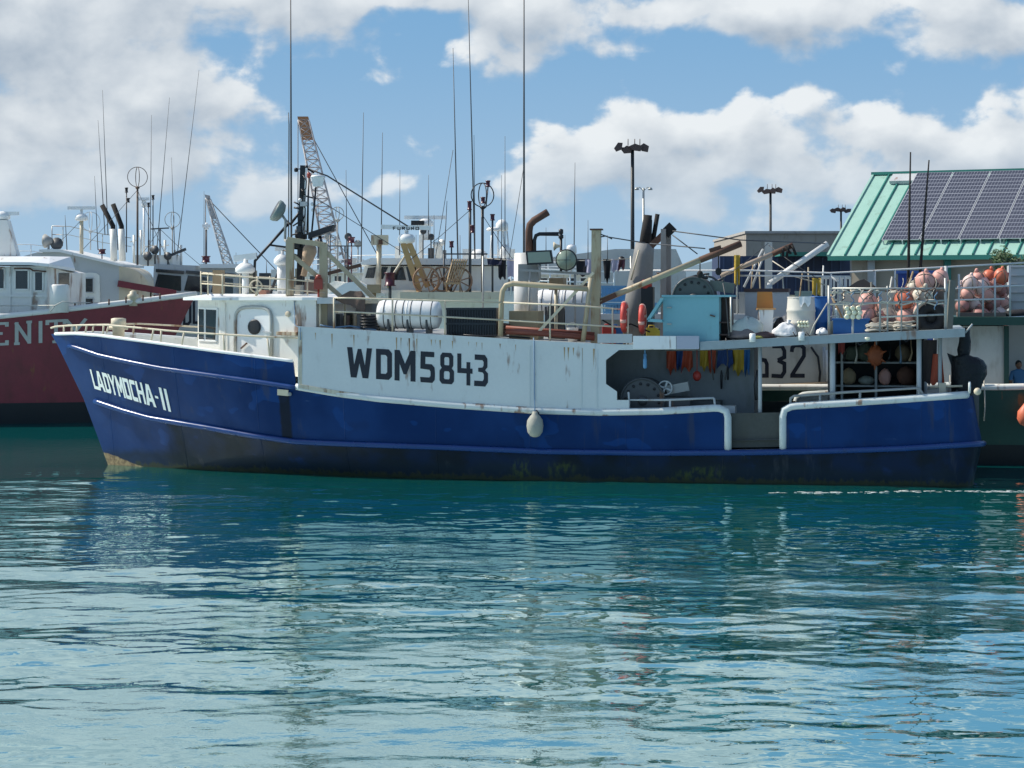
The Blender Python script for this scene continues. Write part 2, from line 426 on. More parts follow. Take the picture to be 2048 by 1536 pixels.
# low far hills
HILL = paint('haze_blue_hill_scrub', (.10, .16, .20), .95, .2)  # blue of distance haze mixed into the scrub colour
mb = MB(); rows = []
for (Y, sc) in ((2600, 0), (3000, .7), (3500, 1.0), (4300, .6), (5200, 0)):
    row = []
    for i in range(90):
        px = -900 + i*44
        hgt = 16 + 34*max(0, math.sin((px-1000)/330.0)) * (1 if px > 1000 else .25) + 6*math.sin(px/71.0) + 4*math.sin(px/29.0+2)
        row.append(((px-1024)/FOC*Y, Y, QUAY_Z - 1 + hgt*sc))
    rows.append(row)
mb.grid(rows); mb.build('hills', HILL, kind='structure')
# ------------------------------------------------------------------ the blue fishing boat: hull
ALPHA = R(10.0)
F = Frame((11.0, 53.8), (-math.cos(ALPHA), math.sin(ALPHA)))
VC = 3.2
boat = thing('fishing_boat', 'blue and white steel longline fishing boat lettered LADYMOCHA-II on its bow', 'boat', (11.0, 53.8, 0), math.atan2(math.sin(ALPHA), -math.cos(ALPHA)))

def lin(pts): 
    X = [p[0] for p in pts]; Yv = [p[1] for p in pts]
    return lambda x: float(np.interp(x, X, Yv))
SHEER = dict(
    cap=lin([(100,668),(150,667),(200,671),(300,684),(430,702),(600,724)]),
    mid=lin([(115,690),(150,694),(200,711),(260,724),(320,736),(420,750),(520,764),(590,775),(680,790),(760,800),(900,812),(1060,823),(1200,827),(1320,825),(1440,818),(1580,815),(1700,808),(1820,800),(1960,790)]),
    low=lin([(165,797),(190,802),(250,822),(300,836),(420,856),(500,870),(590,883),(700,888),(900,895),(1090,903),(1300,906),(1500,905),(1650,902),(1800,897),(1980,886)]),
    wl=None, keel=None)
STEM = dict(cap=(102, 6.0), mid=(115, 6.0), low=(167, 6.0), wl=(216, 6.0), keel=(235, 6.0))
STERN = dict(cap=-.1, mid=-.06, low=-.26, wl=-.05, keel=.2)
FORM = dict(cap=(.58, 2.3, 0.0), mid=(.57, 2.2, 0.0), low=(.50, 2.05, .02), wl=(.40, 1.8, .16), keel=(.34, 1.5, 1.1))
S1 = {k: F.s_of(STEM[k][0], VC) for k in STEM}
def hull_pt(c, t, inset=0.0, side=1):
    tm, p, tk = FORM[c]
    if t < .5: s = t*25.0; s += STERN[c]*max(0, 1-s/1.6)
    else: s = 12.5 + (t-.5)*2*(S1[c]-12.5)
    b = VC - tk
    if t > tm: b *= 1 - ((t-tm)/(1-tm))**p
    d = s - STERN[c]
    if d < .7: b -= .7 - math.sqrt(max(0, .49-(.7-d)**2))
    b = max(0.0, b - inset)
    v = VC - b
    if c == 'wl': z = 0.0
    elif c == 'keel': z = -1.3
    else:
        P_ = F(s, v, 0); px = 1024 + FOC*P_.x/P_.y; z = HC - (SHEER[c](px)-HOR)/FOC*P_.y
    if side < 0: v = 2*VC - v
    return F(s, v, z)
NT_ = 150
TT = [(i/NT_) for i in range(NT_+1)]
TT = sorted(set(TT + [.002, .005, .01, .015, .02, .026, .033]))
def t_of_px(c, px):
    return min(TT, key=lambda t: abs(proj(hull_pt(c, t))[0]-px))
T_HOUSE = t_of_px('mid', 592); T_G0 = t_of_px('mid', 1452); T_G1 = t_of_px('mid', 1564)

def hull_material(below):
    m = bpy.data.materials.new('blue_hull_paint' if not below else 'worn_lower_hull_paint'); m.use_nodes = True; t = NT(m.node_tree); bs = m.node_tree.nodes['Principled BSDF']
    oc = t.n('ShaderNodeTexCoord').outputs['Object']; sx = t.n('ShaderNodeSeparateXYZ', {0: oc}); s_, v_, z_ = sx.outputs
    def nz(scale, det=4, rgh=.55, sc=(1,1,1)):
        return t.n('ShaderNodeTexNoise', {'Vector': t.v('MULTIPLY', oc, sc), 'Scale': scale, 'Detail': det, 'Roughness': rgh}).outputs[0]
    big = nz(.55, 4); fine = nz(9, 4)
    c = t.mix(t.ss(big, .35, .65), (.004, .026, .105), (.006, .038, .145))
    patch = t.ss(nz(.8, 2, .5, (1, 1, 1.6)), .60, .62); c = t.mix(t.m('MULTIPLY', patch, .5), c, (.006, .055, .22)); pd = t.ss(nz(.6, 3, .5, (1.3, 1, 1.1)), .58, .64); c = t.mix(t.m('MULTIPLY', pd, .35), c, (.006, .022, .075))
    hs_ = t.ss(nz(1.6, 7, .72, (.5, .5, 7)), .66, .71); c = t.mix(t.m('MULTIPLY', hs_, .40), c, (.10, .17, .30))
    # scuffs and pale scratches
    sc = t.ss(nz(2.4, 7, .7, (1.6, 1.6, .5)), .70, .76); c = t.mix(t.m('MULTIPLY', sc, .30), c, (.16, .24, .36))
    sc2 = t.ss(nz(1.0, 8, .75, (9, 9, .7)), .70, .74); c = t.mix(t.m('MULTIPLY', sc2, .6), c, (.30, .38, .46))
    rs_ = t.ss(nz(2.0, 6, .65, (2, 2, .25)), .70, .80); c = t.mix(t.m('MULTIPLY', rs_, .35), c, (.05, .035, .03))
    # discharge stain below the overboard pipe
    wob = t.m('MULTIPLY', t.m('SUBTRACT', nz(5, 3), .5), .10)
    sst = F.s_of(568, .25)
    ds = t.m('ABSOLUTE', t.m('ADD', t.m('SUBTRACT', s_, sst), wob))
    st = t.m('MULTIPLY', t.m('SUBTRACT', 1.0, t.ss(ds, .11, .19)), t.m('SUBTRACT', 1.0, t.ss(z_, 2.05, 2.12)))
    c = t.mix(t.m('MULTIPLY', st, .85), c, (.012, .014, .016))
    # worn, weedy band along the waterline, fading out towards the bow
    zw = t.m('ADD', z_, t.m('MULTIPLY', t.m('SUBTRACT', nz(1.2, 5, .6), .5), .5))
    sw = t.m('ADD', s_, t.m('MULTIPLY', t.m('SUBTRACT', nz(.7, 4), .5), 3.0))
    af = t.m('MULTIPLY', 1.0 if below else 0.0, t.m('SUBTRACT', 1.0, t.ss(sw, 20.2, 21.0)))
    afc = t.mix(t.ss(nz(1.1, 4), .4, .6), (.010, .014, .017), (.008, .018, .045))
    afc = t.mix(t.m('MULTIPLY', t.ss(nz(1.6, 5), .62, .72), .7), afc, (.010, .035, .13))
    c = t.mix(t.m('MULTIPLY', af, .93), c, afc)
    dk = t.m('MULTIPLY', t.m('SUBTRACT', 1.0, t.ss(zw, .25, .55)), .75); c = t.mix(dk, c, (.012, .022, .032))
    gw = t.m('MULTIPLY', t.m('SUBTRACT', 1.0, t.ss(t.m('ADD', z_, t.m('MULTIPLY', t.m('SUBTRACT', nz(6, 6, .7, (1.4, 1.4, .5)), .5), .55)), .05, .16)), .8); c = t.mix(gw, c, t.mix(fine, (.03, .04, .015), (.06, .06, .03)))
    wp_ = t.ss(t.m('ADD', nz(1.3, 6, .62, (2.6, 2.6, .22)), t.m('MULTIPLY', t.m('SUBTRACT', nz(.35, 2), .5), .5)), .60, .72); c = t.mix(t.m('MULTIPLY', wp_, .38), c, (.055, .06, .07))
    # tufts of green weed
    for px, w_, top in ((1042, .32, .66), (1122, .5, .55), (1400, .9, .42)):
        d_ = t.m('ABSOLUTE', t.m('SUBTRACT', s_, F.s_of(px, .1)))
        gm = t.m('MULTIPLY', t.m('SUBTRACT', 1.0, t.ss(d_, w_*.3, w_)), t.m('MULTIPLY', t.ss(zw, .0, .2), t.m('SUBTRACT', 1.0, t.ss(zw, top*.7, top))))
        gm = t.m('MULTIPLY', gm, t.ss(nz(7, 5, .7, (1.5, 1.5, .6)), .42, .62)); c = t.mix(t.m('MULTIPLY', gm, .55), c, (.07, .095, .02))
    # bare brown forefoot
    fs = t.m('SUBTRACT', t.m('ADD', t.m('SUBTRACT', s_, 21.6), t.m('MULTIPLY', z_, -3.6)), t.m('MULTIPLY', t.m('SUBTRACT', nz(1.5, 4), .5), .8))
    ff = t.m('MULTIPLY', t.ss(fs, .0, .12), t.m('SUBTRACT', 1.0, t.ss(z_, .62, .70)))
    c = t.mix(ff, c, t.mix(t.ss(fine, .35, .7), (.33, .24, .13), (.15, .10, .06)))
    fs2 = t.m('SUBTRACT', t.m('SUBTRACT', s_, 23.1), t.m('MULTIPLY', z_, .62))
    f2 = t.m('MULTIPLY', t.ss(t.m('ADD', fs2, t.m('MULTIPLY', t.m('SUBTRACT', nz(1.3, 5, .6), .5), .9)), .1, .6), t.m('SUBTRACT', 1.0, t.ss(z_, 1.4, 1.9)))
    c = t.mix(t.m('MULTIPLY', f2, .75), c, (.085, .075, .055))
    m.node_tree.links.new(c, bs.inputs['Base Color'])
    bs.inputs['Specular IOR Level'].default_value = .12
    rr = t.m('MULTIPLY_ADD', big, .25, .22); m.node_tree.links.new(rr, bs.inputs['Roughness'])
    sf = t.m('ABSOLUTE', t.m('SUBTRACT', t.m('FRACT', t.m('MULTIPLY', s_, .42)), .5))
    weld = t.m('SUBTRACT', 1.0, t.ss(sf, .0, .006))
    bp = t.n('ShaderNodeBump', {'Strength': 1.0, 'Distance': .03, 'Height': t.m('ADD', nz(.9, 3), t.m('MULTIPLY', weld, .25))})
    m.node_tree.links.new(bp.outputs[0], bs.inputs['Normal'])
    return m
HULLM = hull_material(False); HULLW = hull_material(True)

mb = MB()
def strip(c0, c1, ts, m=0, thick=0.0, sub=3):
    for side in (1, -1):
        def surf(inset):
            rows = []
            for k in range(sub+1):
                f = k/sub; rows.append([hull_pt(c0, t, inset, side).lerp(hull_pt(c1, t, inset, side), f) for t in ts])
            return rows
        o = surf(0.0); mb.grid(o, m)
        if thick:
            i_ = surf(thick); mb.grid(i_, 1)
            mb.grid([o[-1], i_[-1]], 1, False)
            for e in (0, -1): mb.grid([[r[e] for r in o], [r[e] for r in i_]], m, False)
strip('keel', 'wl', TT, 3)
strip('wl', 'low', TT, 3, sub=4)
ts_a = [t for t in TT if t <= T_G1]; ts_b = [t for t in TT if t >= T_G0]
strip('low', 'mid', ts_a, 0, .07, sub=4); strip('low', 'mid', ts_b, 0, .07, sub=4)
strip('mid', 'cap', [t for t in TT if t >= T_HOUSE], 0, .07)
# flat transom
tr = [[hull_pt(c, 0, 0, 1).lerp(hull_pt(c, 0, 0, -1), k/6) for k in range(7)] for c in ('keel', 'wl', 'low', 'mid')]
mb.grid(tr, 0, False)
# decks: working deck aft, raised foredeck
def deck(ts, c, dz, m):
    mb.grid([[hull_pt(c, t, .05, 1) + Vector((0, 0, dz)) for t in ts], [hull_pt(c, t, .05, -1) + Vector((0, 0, dz)) for t in ts]], m, False)
deck([t for t in TT if .004 < t < T_HOUSE], 'low', .30, 2)
deck([t for t in TT if t >= T_HOUSE-.02], 'mid', .28, 1)
hull = mb.build('hull', [HULLM, WHITE, GREY, HULLW], boat, label='blue steel hull with dark weedy waterline and bare brown forefoot', recalc=False)
hull_bvh = BVHTree.FromPolygons([list(v) for v in mb.V], mb.F)

BLUETRIM = paint('blue_guard_paint', (.006, .040, .17), .28, .12, grime=.1, spec=.6)
WHTRIM = paint('chipped_white_pipe', (.60, .65, .64), .5, .10, rust=.40, grime=.40, rscale=1.5)
def off_out(c, t, d, side=1):
    p = hull_pt(c, t, 0, side); a = hull_pt(c, max(0, t-.003), 0, side); b = hull_pt(c, min(1, t+.003), 0, side)
    tg = (b-a); nrm = Vector((tg.y, -tg.x, 0))
    if nrm.length < 1e-6: return p
    nrm.normalize(); w3 = Vector((F.w.x, F.w.y, 0))*(-side)
    if nrm.dot(w3) < 0 and abs(nrm.dot(w3)) > .02: nrm = -nrm
    return p + nrm*d
for side, nm in ((1, 'port'), (-1, 'far')):
    m_ = MB(); m_.tube([off_out('low', t, .03, side) for t in TT if t < .985], .075, 8); m_.build('rub_rail', BLUETRIM, hull)
    m_ = MB(); m_.tube([off_out('mid', t, .02, side) for t in TT if T_HOUSE-.004 <= t < .985], .062, 8); m_.build('rub_rail', BLUETRIM, hull)
    def capline(ts): return [hull_pt('mid', t, .03, side) + Vector((0, 0, .03)) for t in ts]
    # white pipe cap of the after bulwark, turned down on both sides of the gate
    m_ = MB()
    fa = capline([t for t in TT if T_G0+.008 <= t <= T_HOUSE])
    g0 = hull_pt('mid', T_G0, .03, side); l0 = hull_pt('low', T_G0, .03, side)
    dn = [l0 + Vector((0, 0, .05)), l0.lerp(g0, .5), l0.lerp(g0, .80), l0.lerp(g0, .94) + (fa[0]-g0)*.12, (fa[0]*.6 + g0*.4)]
    m_.tube(dn + fa, .092, 10); m_.build('cap_rail', WHTRIM, hull)
    m_ = MB()
    ab = capline([t for t in TT if .006 <= t <= T_G1-.008]); g1 = hull_pt('mid', T_G1, .03, side); l1 = hull_pt('low', T_G1, .03, side)
    dn = [(ab[-1]*.6 + g1*.4), l1.lerp(g1, .94) + (ab[-1]-g1)*.12, l1.lerp(g1, .80), l1.lerp(g1, .5), l1 + Vector((0, 0, .05))]
    m_.tube(ab + dn, .092, 10); m_.build('cap_rail', WHTRIM, hull)
    m_ = MB(); m_.tube([hull_pt('cap', t, .03, side) for t in TT if T_HOUSE <= t <= .998], .045, 8); m_.build('cap_rail', WHITE_C, hull)
    # gate board and sill
    a = hull_pt('low', T_G1, .16, side); b = hull_pt('low', T_G0, .16, side); up_ = Vector((0, 0, .96))
    w3 = Vector((F.w.x, F.w.y, 0))*side
    m_ = MB(); m_.box8([a+Vector((0,0,.12)), b+Vector((0,0,.12)), b+w3*.05+Vector((0,0,.12)), a+w3*.05+Vector((0,0,.12)), a+up_, b+up_, b+w3*.05+up_, a+w3*.05+up_]); m_.build('gate_board', paint('dirty_gate_ply',(.075,.08,.072),.8,.35,grime=.6,rust=.45), hull)
    m_ = MB(); a2 = hull_pt('low', T_G1, -.05, side); b2 = hull_pt('low', T_G0, -.05, side)
    m_.box8([a2+Vector((0,0,-.05)), b2+Vector((0,0,-.05)), b2+w3*.3+Vector((0,0,-.05)), a2+w3*.3+Vector((0,0,-.05)), a2+Vector((0,0,.06)), b2+Vector((0,0,.06)), b2+w3*.3+Vector((0,0,.06)), a2+w3*.3+Vector((0,0,.06))]); m_.build('gate_sill', LTGREY, hull)
# overboard pipe plate
def hull_ray(px, py, off=.012):
    d = q(px, py, 50.0) - Vector((0, 0, HC)); h = hull_bvh.ray_cast(Vector((0, 0, HC)), d.normalized())
    n = h[1]; n = n if n.dot(d) < 0 else -n
    return h[0] + n*off
mb = MB(); cs = [hull_ray(*p, .0) for p in ((555,790),(577,792),(577,780),(555,778))]
nn = Vector((0, -1, 0)); mb.prism(cs, nn*.06); mb.build('overboard_plate', CREAM, hull)
mb = MB(); mb.lathe(hull_ray(580, 788, 0), nn, [(0,.05),(.07,.05),(.075,.03)], 10); mb.build('overboard_pipe', GREY, hull)

# lettering as raised painted strips
GLY = {  # strokes on a unit box
 'W': [[(0,1),(.18,0),(.5,.72),(.82,0),(1,1)]], 'D': [[(.1,0),(.1,1),(.62,1),(.9,.9),(.9,.1),(.62,0),(.1,0)]], 'M': [[(.05,0),(.05,1),(.5,.35),(.95,1),(.95,0)]],
 '5': [[(.92,1),(.1,1),(.1,.58),(.8,.52),(.92,.40),(.92,.04),(.05,.04)]], '8': [[(.5,.98),(.85,.9),(.85,.58),(.5,.52),(.15,.58),(.15,.9),(.5,.98)],[(.5,.50),(.9,.42),(.9,.12),(.5,.02),(.1,.12),(.1,.42),(.5,.50)]],
 '4': [[(.12,1),(.12,.42),(1,.40)],[(.75,.72),(.75,0)]], '3': [[(.05,.96),(.75,.96),(.92,.82),(.92,.62),(.45,.52)],[(.45,.52),(.92,.42),(.92,.16),(.72,.02),(.0,.04)]],
 'L': [[(.15,1),(.15,.06),(.95,.06)]], 'A': [[(.02,0),(.35,1),(.65,1),(.98,0)],[(.2,.32),(.8,.32)]], 'Y': [[(0,1),(.5,.48),(.5,0)],[(1,1),(.5,.48)]],
 'O': [[(.12,.05),(.12,.95),(.88,.95),(.88,.05),(.12,.05)]], 'C': [[(.95,.95),(.12,.95),(.12,.05),(.95,.05)]], 'H': [[(.12,0),(.12,1)],[(.88,0),(.88,1)],[(.12,.5),(.88,.5)]],
 '-': [[(.1,.5),(.9,.5)]], 'I': [[(.5,0),(.5,1)]], 'E': [[(.12,0),(.12,1)],[(0,.97),(.9,.97),(.9,.82)],[(.12,.52),(.7,.52)],[(0,.03),(.9,.03),(.9,.2)]],
 'N': [[(.15,0),(.15,1)],[(.1,.97),(.85,.05)],[(.85,0),(.85,1)],[(0,.02),(.32,.02)],[(.68,.98),(1,.98)]], 'J': [[(.25,0),(.75,0)]], 'T': [[(.02,.8),(.02,.97),(.98,.97),(.98,.8)],[(.5,0),(.5,1)],[(.3,.02),(.7,.02)]],
 '2': [[(.08,.78),(.12,.92),(.3,.99),(.7,.99),(.9,.9),(.9,.66),(.1,.06),(.1,.04),(.95,.04)]], 'F': [[(.12,0),(.12,1),(.9,1)],[(.12,.5),(.7,.5)]], 'U': [[(.12,1),(.12,.04),(.88,.04),(.88,1)]], 'R': [[(.12,0),(.12,1),(.85,.95),(.85,.55),(.12,.5)],[(.4,.5),(.9,0)]],
 'S': [[(.9,.95),(.1,.95),(.1,.52),(.9,.48),(.9,.05),(.1,.05)]],
}
def ribbon(mb, pts2, wx, wy, fn, m=0, lift=0.0, sub=2):
    """flat strip along a 2D polyline with mitred corners, placed on a surface by fn(x, y, lift)"""
    P_ = []
    for a, b in zip(pts2[:-1], pts2[1:]):
        for k in range(sub): P_.append((a[0]+(b[0]-a[0])*k/sub, a[1]+(b[1]-a[1])*k/sub))
    P_.append(pts2[-1]); n = len(P_); closed = (abs(pts2[0][0]-pts2[-1][0]) + abs(pts2[0][1]-pts2[-1][1])) < 1e-6
    A = wx/wy; L_, R_ = [], []
    Q = [(x/wx, y/wy) for x, y in P_]
    for i in range(n):
        def dr(a, b):
            dx, dy = Q[b][0]-Q[a][0], Q[b][1]-Q[a][1]; l = math.hypot(dx, dy) or 1; return dx/l, dy/l
        if closed and i in (0, n-1): d0, d1 = dr(n-2, n-1), dr(0, 1)
        elif i == 0: d0 = d1 = dr(0, 1)
        elif i == n-1: d0 = d1 = dr(n-2, n-1)
        else: d0, d1 = dr(i-1, i), dr(i, i+1)
        nx, ny = -(d0[1]+d1[1]), d0[0]+d1[0]; l = math.hypot(nx, ny) or 1; nx, ny = nx/l, ny/l
        c = max(.72, abs(nx*-d0[1] + ny*d0[0])); k = .5/c
        L_.append(fn((Q[i][0]+nx*k)*wx, (Q[i][1]+ny*k)*wy, lift)); R_.append(fn((Q[i][0]-nx*k)*wx, (Q[i][1]-ny*k)*wy, lift))
    mb.grid([L_, R_], m, False)
POLY = {
 'W': [(0,1),(.21,1),(.285,.42),(.43,.96),(.57,.96),(.715,.42),(.79,1),(1,1),(.85,0),(.62,0),(.5,.48),(.38,0),(.15,0)],
 'M': [(0,0),(0,1),(.24,1),(.5,.56),(.76,1),(1,1),(1,0),(.76,0),(.76,.56),(.57,.22),(.43,.22),(.24,.56),(.24,0)],
 'Y': [(0,1),(.26,1),(.5,.66),(.74,1),(1,1),(.62,.44),(.62,0),(.38,0),(.38,.44)],
 'L': [(0,0),(0,1),(.32,1),(.32,.17),(1,.17),(1,0)], 'I': [(.2,0),(.2,1),(.8,1),(.8,0)],
 'C': [(1,0),(.15,0),(0,.08),(0,.92),(.15,1),(1,1),(1,.80),(.34,.80),(.30,.76),(.30,.24),(.34,.20),(1,.20)],
 'H': [(0,0),(0,1),(.28,1),(.28,.60),(.72,.60),(.72,1),(1,1),(1,0),(.72,0),(.72,.42),(.28,.42),(.28,0)],
 '5': [(.04,0),(0,.17),(.62,.17),(.70,.22),(.70,.36),(.62,.42),(.02,.44),(.04,1),(.95,1),(.95,.83),(.36,.83),(.35,.60),(.78,.60),(.97,.50),(1,.30),(.98,.10),(.82,0)],
 '4': [(.05,1),(.30,1),(.30,.54),(.62,.54),(.62,.74),(.86,.74),(.86,.54),(1,.54),(1,.38),(.86,.38),(.86,0),(.62,0),(.62,.38),(.05,.38)],
 '3': [(.05,1),(.78,1),(.96,.88),(.96,.62),(.80,.52),(1,.42),(1,.14),(.80,0),(.0,0),(.02,.17),(.62,.17),(.70,.24),(.70,.38),(.62,.44),(.30,.46),(.30,.58),(.60,.60),(.68,.66),(.68,.78),(.60,.83),(.05,.83)],
}
LOOP = {
 'D': [([(0,0),(0,1),(.80,1),(1,.88),(1,.12),(.80,0)], [(.30,.19),(.30,.81),(.60,.81),(.70,.75),(.70,.25),(.60,.19)])],
 'O': [([(.06,0),(0,.06),(0,.94),(.06,1),(.94,1),(1,.94),(1,.06),(.94,0)], [(.32,.18),(.30,.20),(.30,.80),(.32,.82),(.68,.82),(.70,.80),(.70,.20),(.68,.18)])],
 '8': [([(.16,.50),(.05,.60),(.05,.90),(.20,1),(.80,1),(.95,.90),(.95,.60),(.84,.50)], [(.36,.60),(.33,.63),(.33,.82),(.39,.86),(.61,.86),(.67,.82),(.67,.63),(.64,.60)]),
       ([(.16,0),(0,.10),(0,.42),(.16,.515),(.84,.515),(1,.42),(1,.10),(.84,0)], [(.36,.15),(.30,.19),(.30,.36),(.36,.41),(.64,.41),(.70,.36),(.70,.19),(.64,.15)])],
 'A': [([(0,0),(.33,1),(.67,1),(1,0),(.72,0),(.66,.20),(.34,.20),(.28,0)], [(.40,.36),(.47,.74),(.53,.74),(.60,.36),(.59,.36),(.57,.36),(.43,.36),(.41,.36)])],
}
def lettering(name, parent, mat, items, fn, thick, block=False):
    """items: (glyph, x0, x1); fn(xpx, f, lift): f 0 bottom .. 1 top"""
    for gch, x0, x1 in items:
        mb = MB(); wd = x1-x0
        if block and gch in POLY:
            mb.add([fn(x0+x*wd, y, 0) for x, y in POLY[gch]], [tuple(range(len(POLY[gch])))])
        elif block and gch in LOOP:
            for k, (o_, i_) in enumerate(LOOP[gch]):
                mb.grid([[fn(x0+x*wd, y, .001*k) for x, y in o_], [fn(x0+x*wd, y, .001*k) for x, y in i_]], 0, False, close=True)
        else:
            for k, st in enumerate(GLY[gch]):
                ribbon(mb, st, thick[0]/wd, thick[1], lambda x, y, l: fn(x0+x*wd, y, l), 0, .0008*k)
        mb.build(name, mat, parent, recalc=False)
BLACKL = paint('black_lettering', (.010, .012, .022), .5, .2)
WHITEL = paint('white_lettering', (.80, .84, .80), .5, .08, grime=.1)
def fn_name(x, f, l):
    top = 738 + (x-181)*.262; bot = 780 + (x-190)*.305
    # letters lean backwards
    return hull_ray(x + (1-f)*10, top + (bot-top)*(1-f), .016 + l)
lettering('name_letter', hull, WHITEL, [('L',180,190),('A',189,203),('D',204,215),('Y',215,228),('M',229,243),('O',244,256),('C',257.5,268.5),('H',270,284),('A',285,304),('-',305,313),('I',316,325),('I',326,335)], fn_name, (3.5, .11), True)
# ------------------------------------------------------------------ the blue fishing boat: upper works
def z_side(px): return F.at(px, lin([(590,652),(760,662),(1060,680),(1180,690),(1420,697)])(px), 0)[2]
TOPY = lin([(590,652),(760,662),(1060,680),(1180,686),(1265,690),(1420,690)])
def udeck(s): 
    px = proj(F(s, 0, 3.5))[0]; return HC-(TOPY(px)-HOR)/FOC*F(s,0,0).y - .02
CANY = lin([(1390,684),(1460,681),(1700,668),(1930,657)])
def cdeck(s):
    px = proj(F(s, 0, 3.6))[0]; return HC-(CANY(px)-HOR)/FOC*F(s,0,0).y
# --- white side wall with the eight-sided opening at its after end
def wp(px, py, v=0.0): return F.p(px, py, v)
low_e = lin([(588,770),(680,786),(760,796),(900,809),(1060,819),(1200,823),(1270,822)])
mb = MB()
cols = list(range(596, 1213, 28)) + [1212]
top = [wp(x, TOPY(x)) for x in cols]; bot = [wp(x, low_e(x)+6) for x in cols]
outer = [top[0]] + []
mb.grid([bot, [b.lerp(t_, .5) for b, t_ in zip(bot, top)], top], 0, False)
# around the opening
op = [(1238,700),(1212,720),(1212,768),(1234,783)]
mb.add([wp(1212,TOPY(1212)), wp(1238,700), wp(1212,720), wp(1238,TOPY(1238))], [(0,2,1,3)])
mb.add([wp(1212,720), wp(1212,TOPY(1212)), wp(1212,768)], [(0,1,2)]) if False else None
mb.add([wp(1212,768), wp(1234,783), wp(1234,800), wp(1212,low_e(1212)+6)], [(0,1,2,3)])
mb.add([wp(1212,low_e(1212)+6), wp(1234,800), wp(1258,800), wp(1258,low_e(1258)+6)], [(0,1,2,3)])
cols2 = [1238, 1300, 1350, 1396]
mb.grid([[wp(x, 700 - (x-1238)*.01) for x in cols2], [wp(x, TOPY(x)-0 if x < 1350 else 676) for x in cols2]], 0, False)
# thickness: inner skin
inn = MB(); inn.grid([[wp(x, TOPY(x), .06) for x in cols], [wp(x, low_e(x)+6, .06) for x in cols]], 0, False)
mb.V += []; o = len(mb.V); mb.V += inn.V; mb.F += [[i+o for i in f] for f in inn.F]; mb.M += inn.M; mb.S += inn.S
mb.grid([[wp(x, TOPY(x), .06) for x in cols], top], 0, False)
mb.grid([[wp(x, y, 0) for x, y in op], [wp(x, y, .30) for x, y in op]], 0, False)
mb.grid([[wp(1234,783), wp(1234,800), wp(1258,800)], [wp(1234,783,.3), wp(1234,800,.3), wp(1258,800,.3)]], 0, False)
mb.grid([[wp(596,TOPY(596)), wp(596,low_e(596))], [wp(596,TOPY(596),1.3), wp(596,low_e(596),1.3)]], 0, False)
WALLP = paint('shaded_white_wall_paint', (.62, .655, .64), .5, .08, rust=.26, grime=.26)  # white darkened to carry the wall's shade; rust and grime are its own
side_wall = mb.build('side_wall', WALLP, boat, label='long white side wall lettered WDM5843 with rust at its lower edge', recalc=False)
# far side wall
mb = MB(); s0_, s1_ = F.s_of(1396, 0), F.s_of(596, 0)
F.box(mb, s0_, s1_, 2*VC-.06, 2*VC, 1.9, 3.30); mb.build('side_wall', WHITE, boat)
# raised band along the top, seam battens
mb = MB(); cb = [597] + list(range(625, 1190, 30)) + [1190]
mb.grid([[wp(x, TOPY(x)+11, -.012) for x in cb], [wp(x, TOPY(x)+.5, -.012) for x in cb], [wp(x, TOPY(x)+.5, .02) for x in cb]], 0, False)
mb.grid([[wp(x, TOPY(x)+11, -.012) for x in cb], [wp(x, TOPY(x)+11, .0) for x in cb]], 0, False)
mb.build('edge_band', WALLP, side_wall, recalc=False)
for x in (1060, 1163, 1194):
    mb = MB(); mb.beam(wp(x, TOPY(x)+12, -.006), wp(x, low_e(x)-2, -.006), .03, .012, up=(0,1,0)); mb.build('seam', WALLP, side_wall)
for (x0, x1, y0, y1, mt) in ((1195,1264,668,686,LTGREY),(1266,1352,672,698,WHITE_C),(1353,1398,672,698,MAUVE)):
    mb = MB(); F.pbox(mb, x0, x1, y0, y1, -.04, .08); mb.build('edge_plate', mt, side_wall)
EDGE = paint('rust_bled_edge', (.60, .56, .44), .6, .18, rust=.75, grime=.55, rscale=1.6)
mb = MB(); ce = list(range(598, 1056, 20)); mb.grid([[wp(x, low_e(x)+4, -.010) for x in ce], [wp(x, low_e(x)-3.5, -.014) for x in ce], [wp(x, low_e(x)-4, .0) for x in ce]], 0, False); mb.build('lower_edge', EDGE, side_wall, recalc=False)
mb = MB(); mb.grid([[wp(597, y, -.008) for y in (656, 690, 730, 768)], [wp(604, y, -.008) for y in (656, 690, 730, 768)]], 0, False); mb.build('forward_edge', EDGE, side_wall, recalc=False)
WEEP = paint('rust_weep', (.42, .27, .12), .7, .25, rust=.6, grime=.3, rscale=3)
rgw = random.Random(2)
for k in range(26):
    x = 615 + 575*rgw.random(); y = TOPY(x)+11; ln = 8 + 34*rgw.random()**2; w_ = .5 + 1.1*rgw.random()
    mb = MB(); mb.add([wp(x-w_,y,-.004), wp(x+w_,y,-.004), wp(x+w_*.5,y+ln*.6,-.004), wp(x+.15,y+ln,-.004), wp(x-w_*.4,y+ln*.5,-.004)], [(0,1,2,3,4)]); mb.build('rust_run', WEEP, side_wall, recalc=False)
def fn_call(x, f, l):
    tp = 694 + (x-694)*.058; bt = 754 + (x-694)*.070
    return F.p(x, tp + (bt-tp)*(1-f), -.006 - l)
lettering('call_sign_letter', side_wall, BLACKL, [('W',694,744),('D',752,784),('M',789,831),('5',840,870),('8',879,908),('4',913,945),('3',948,976)], fn_call, (12.4, .20), True)

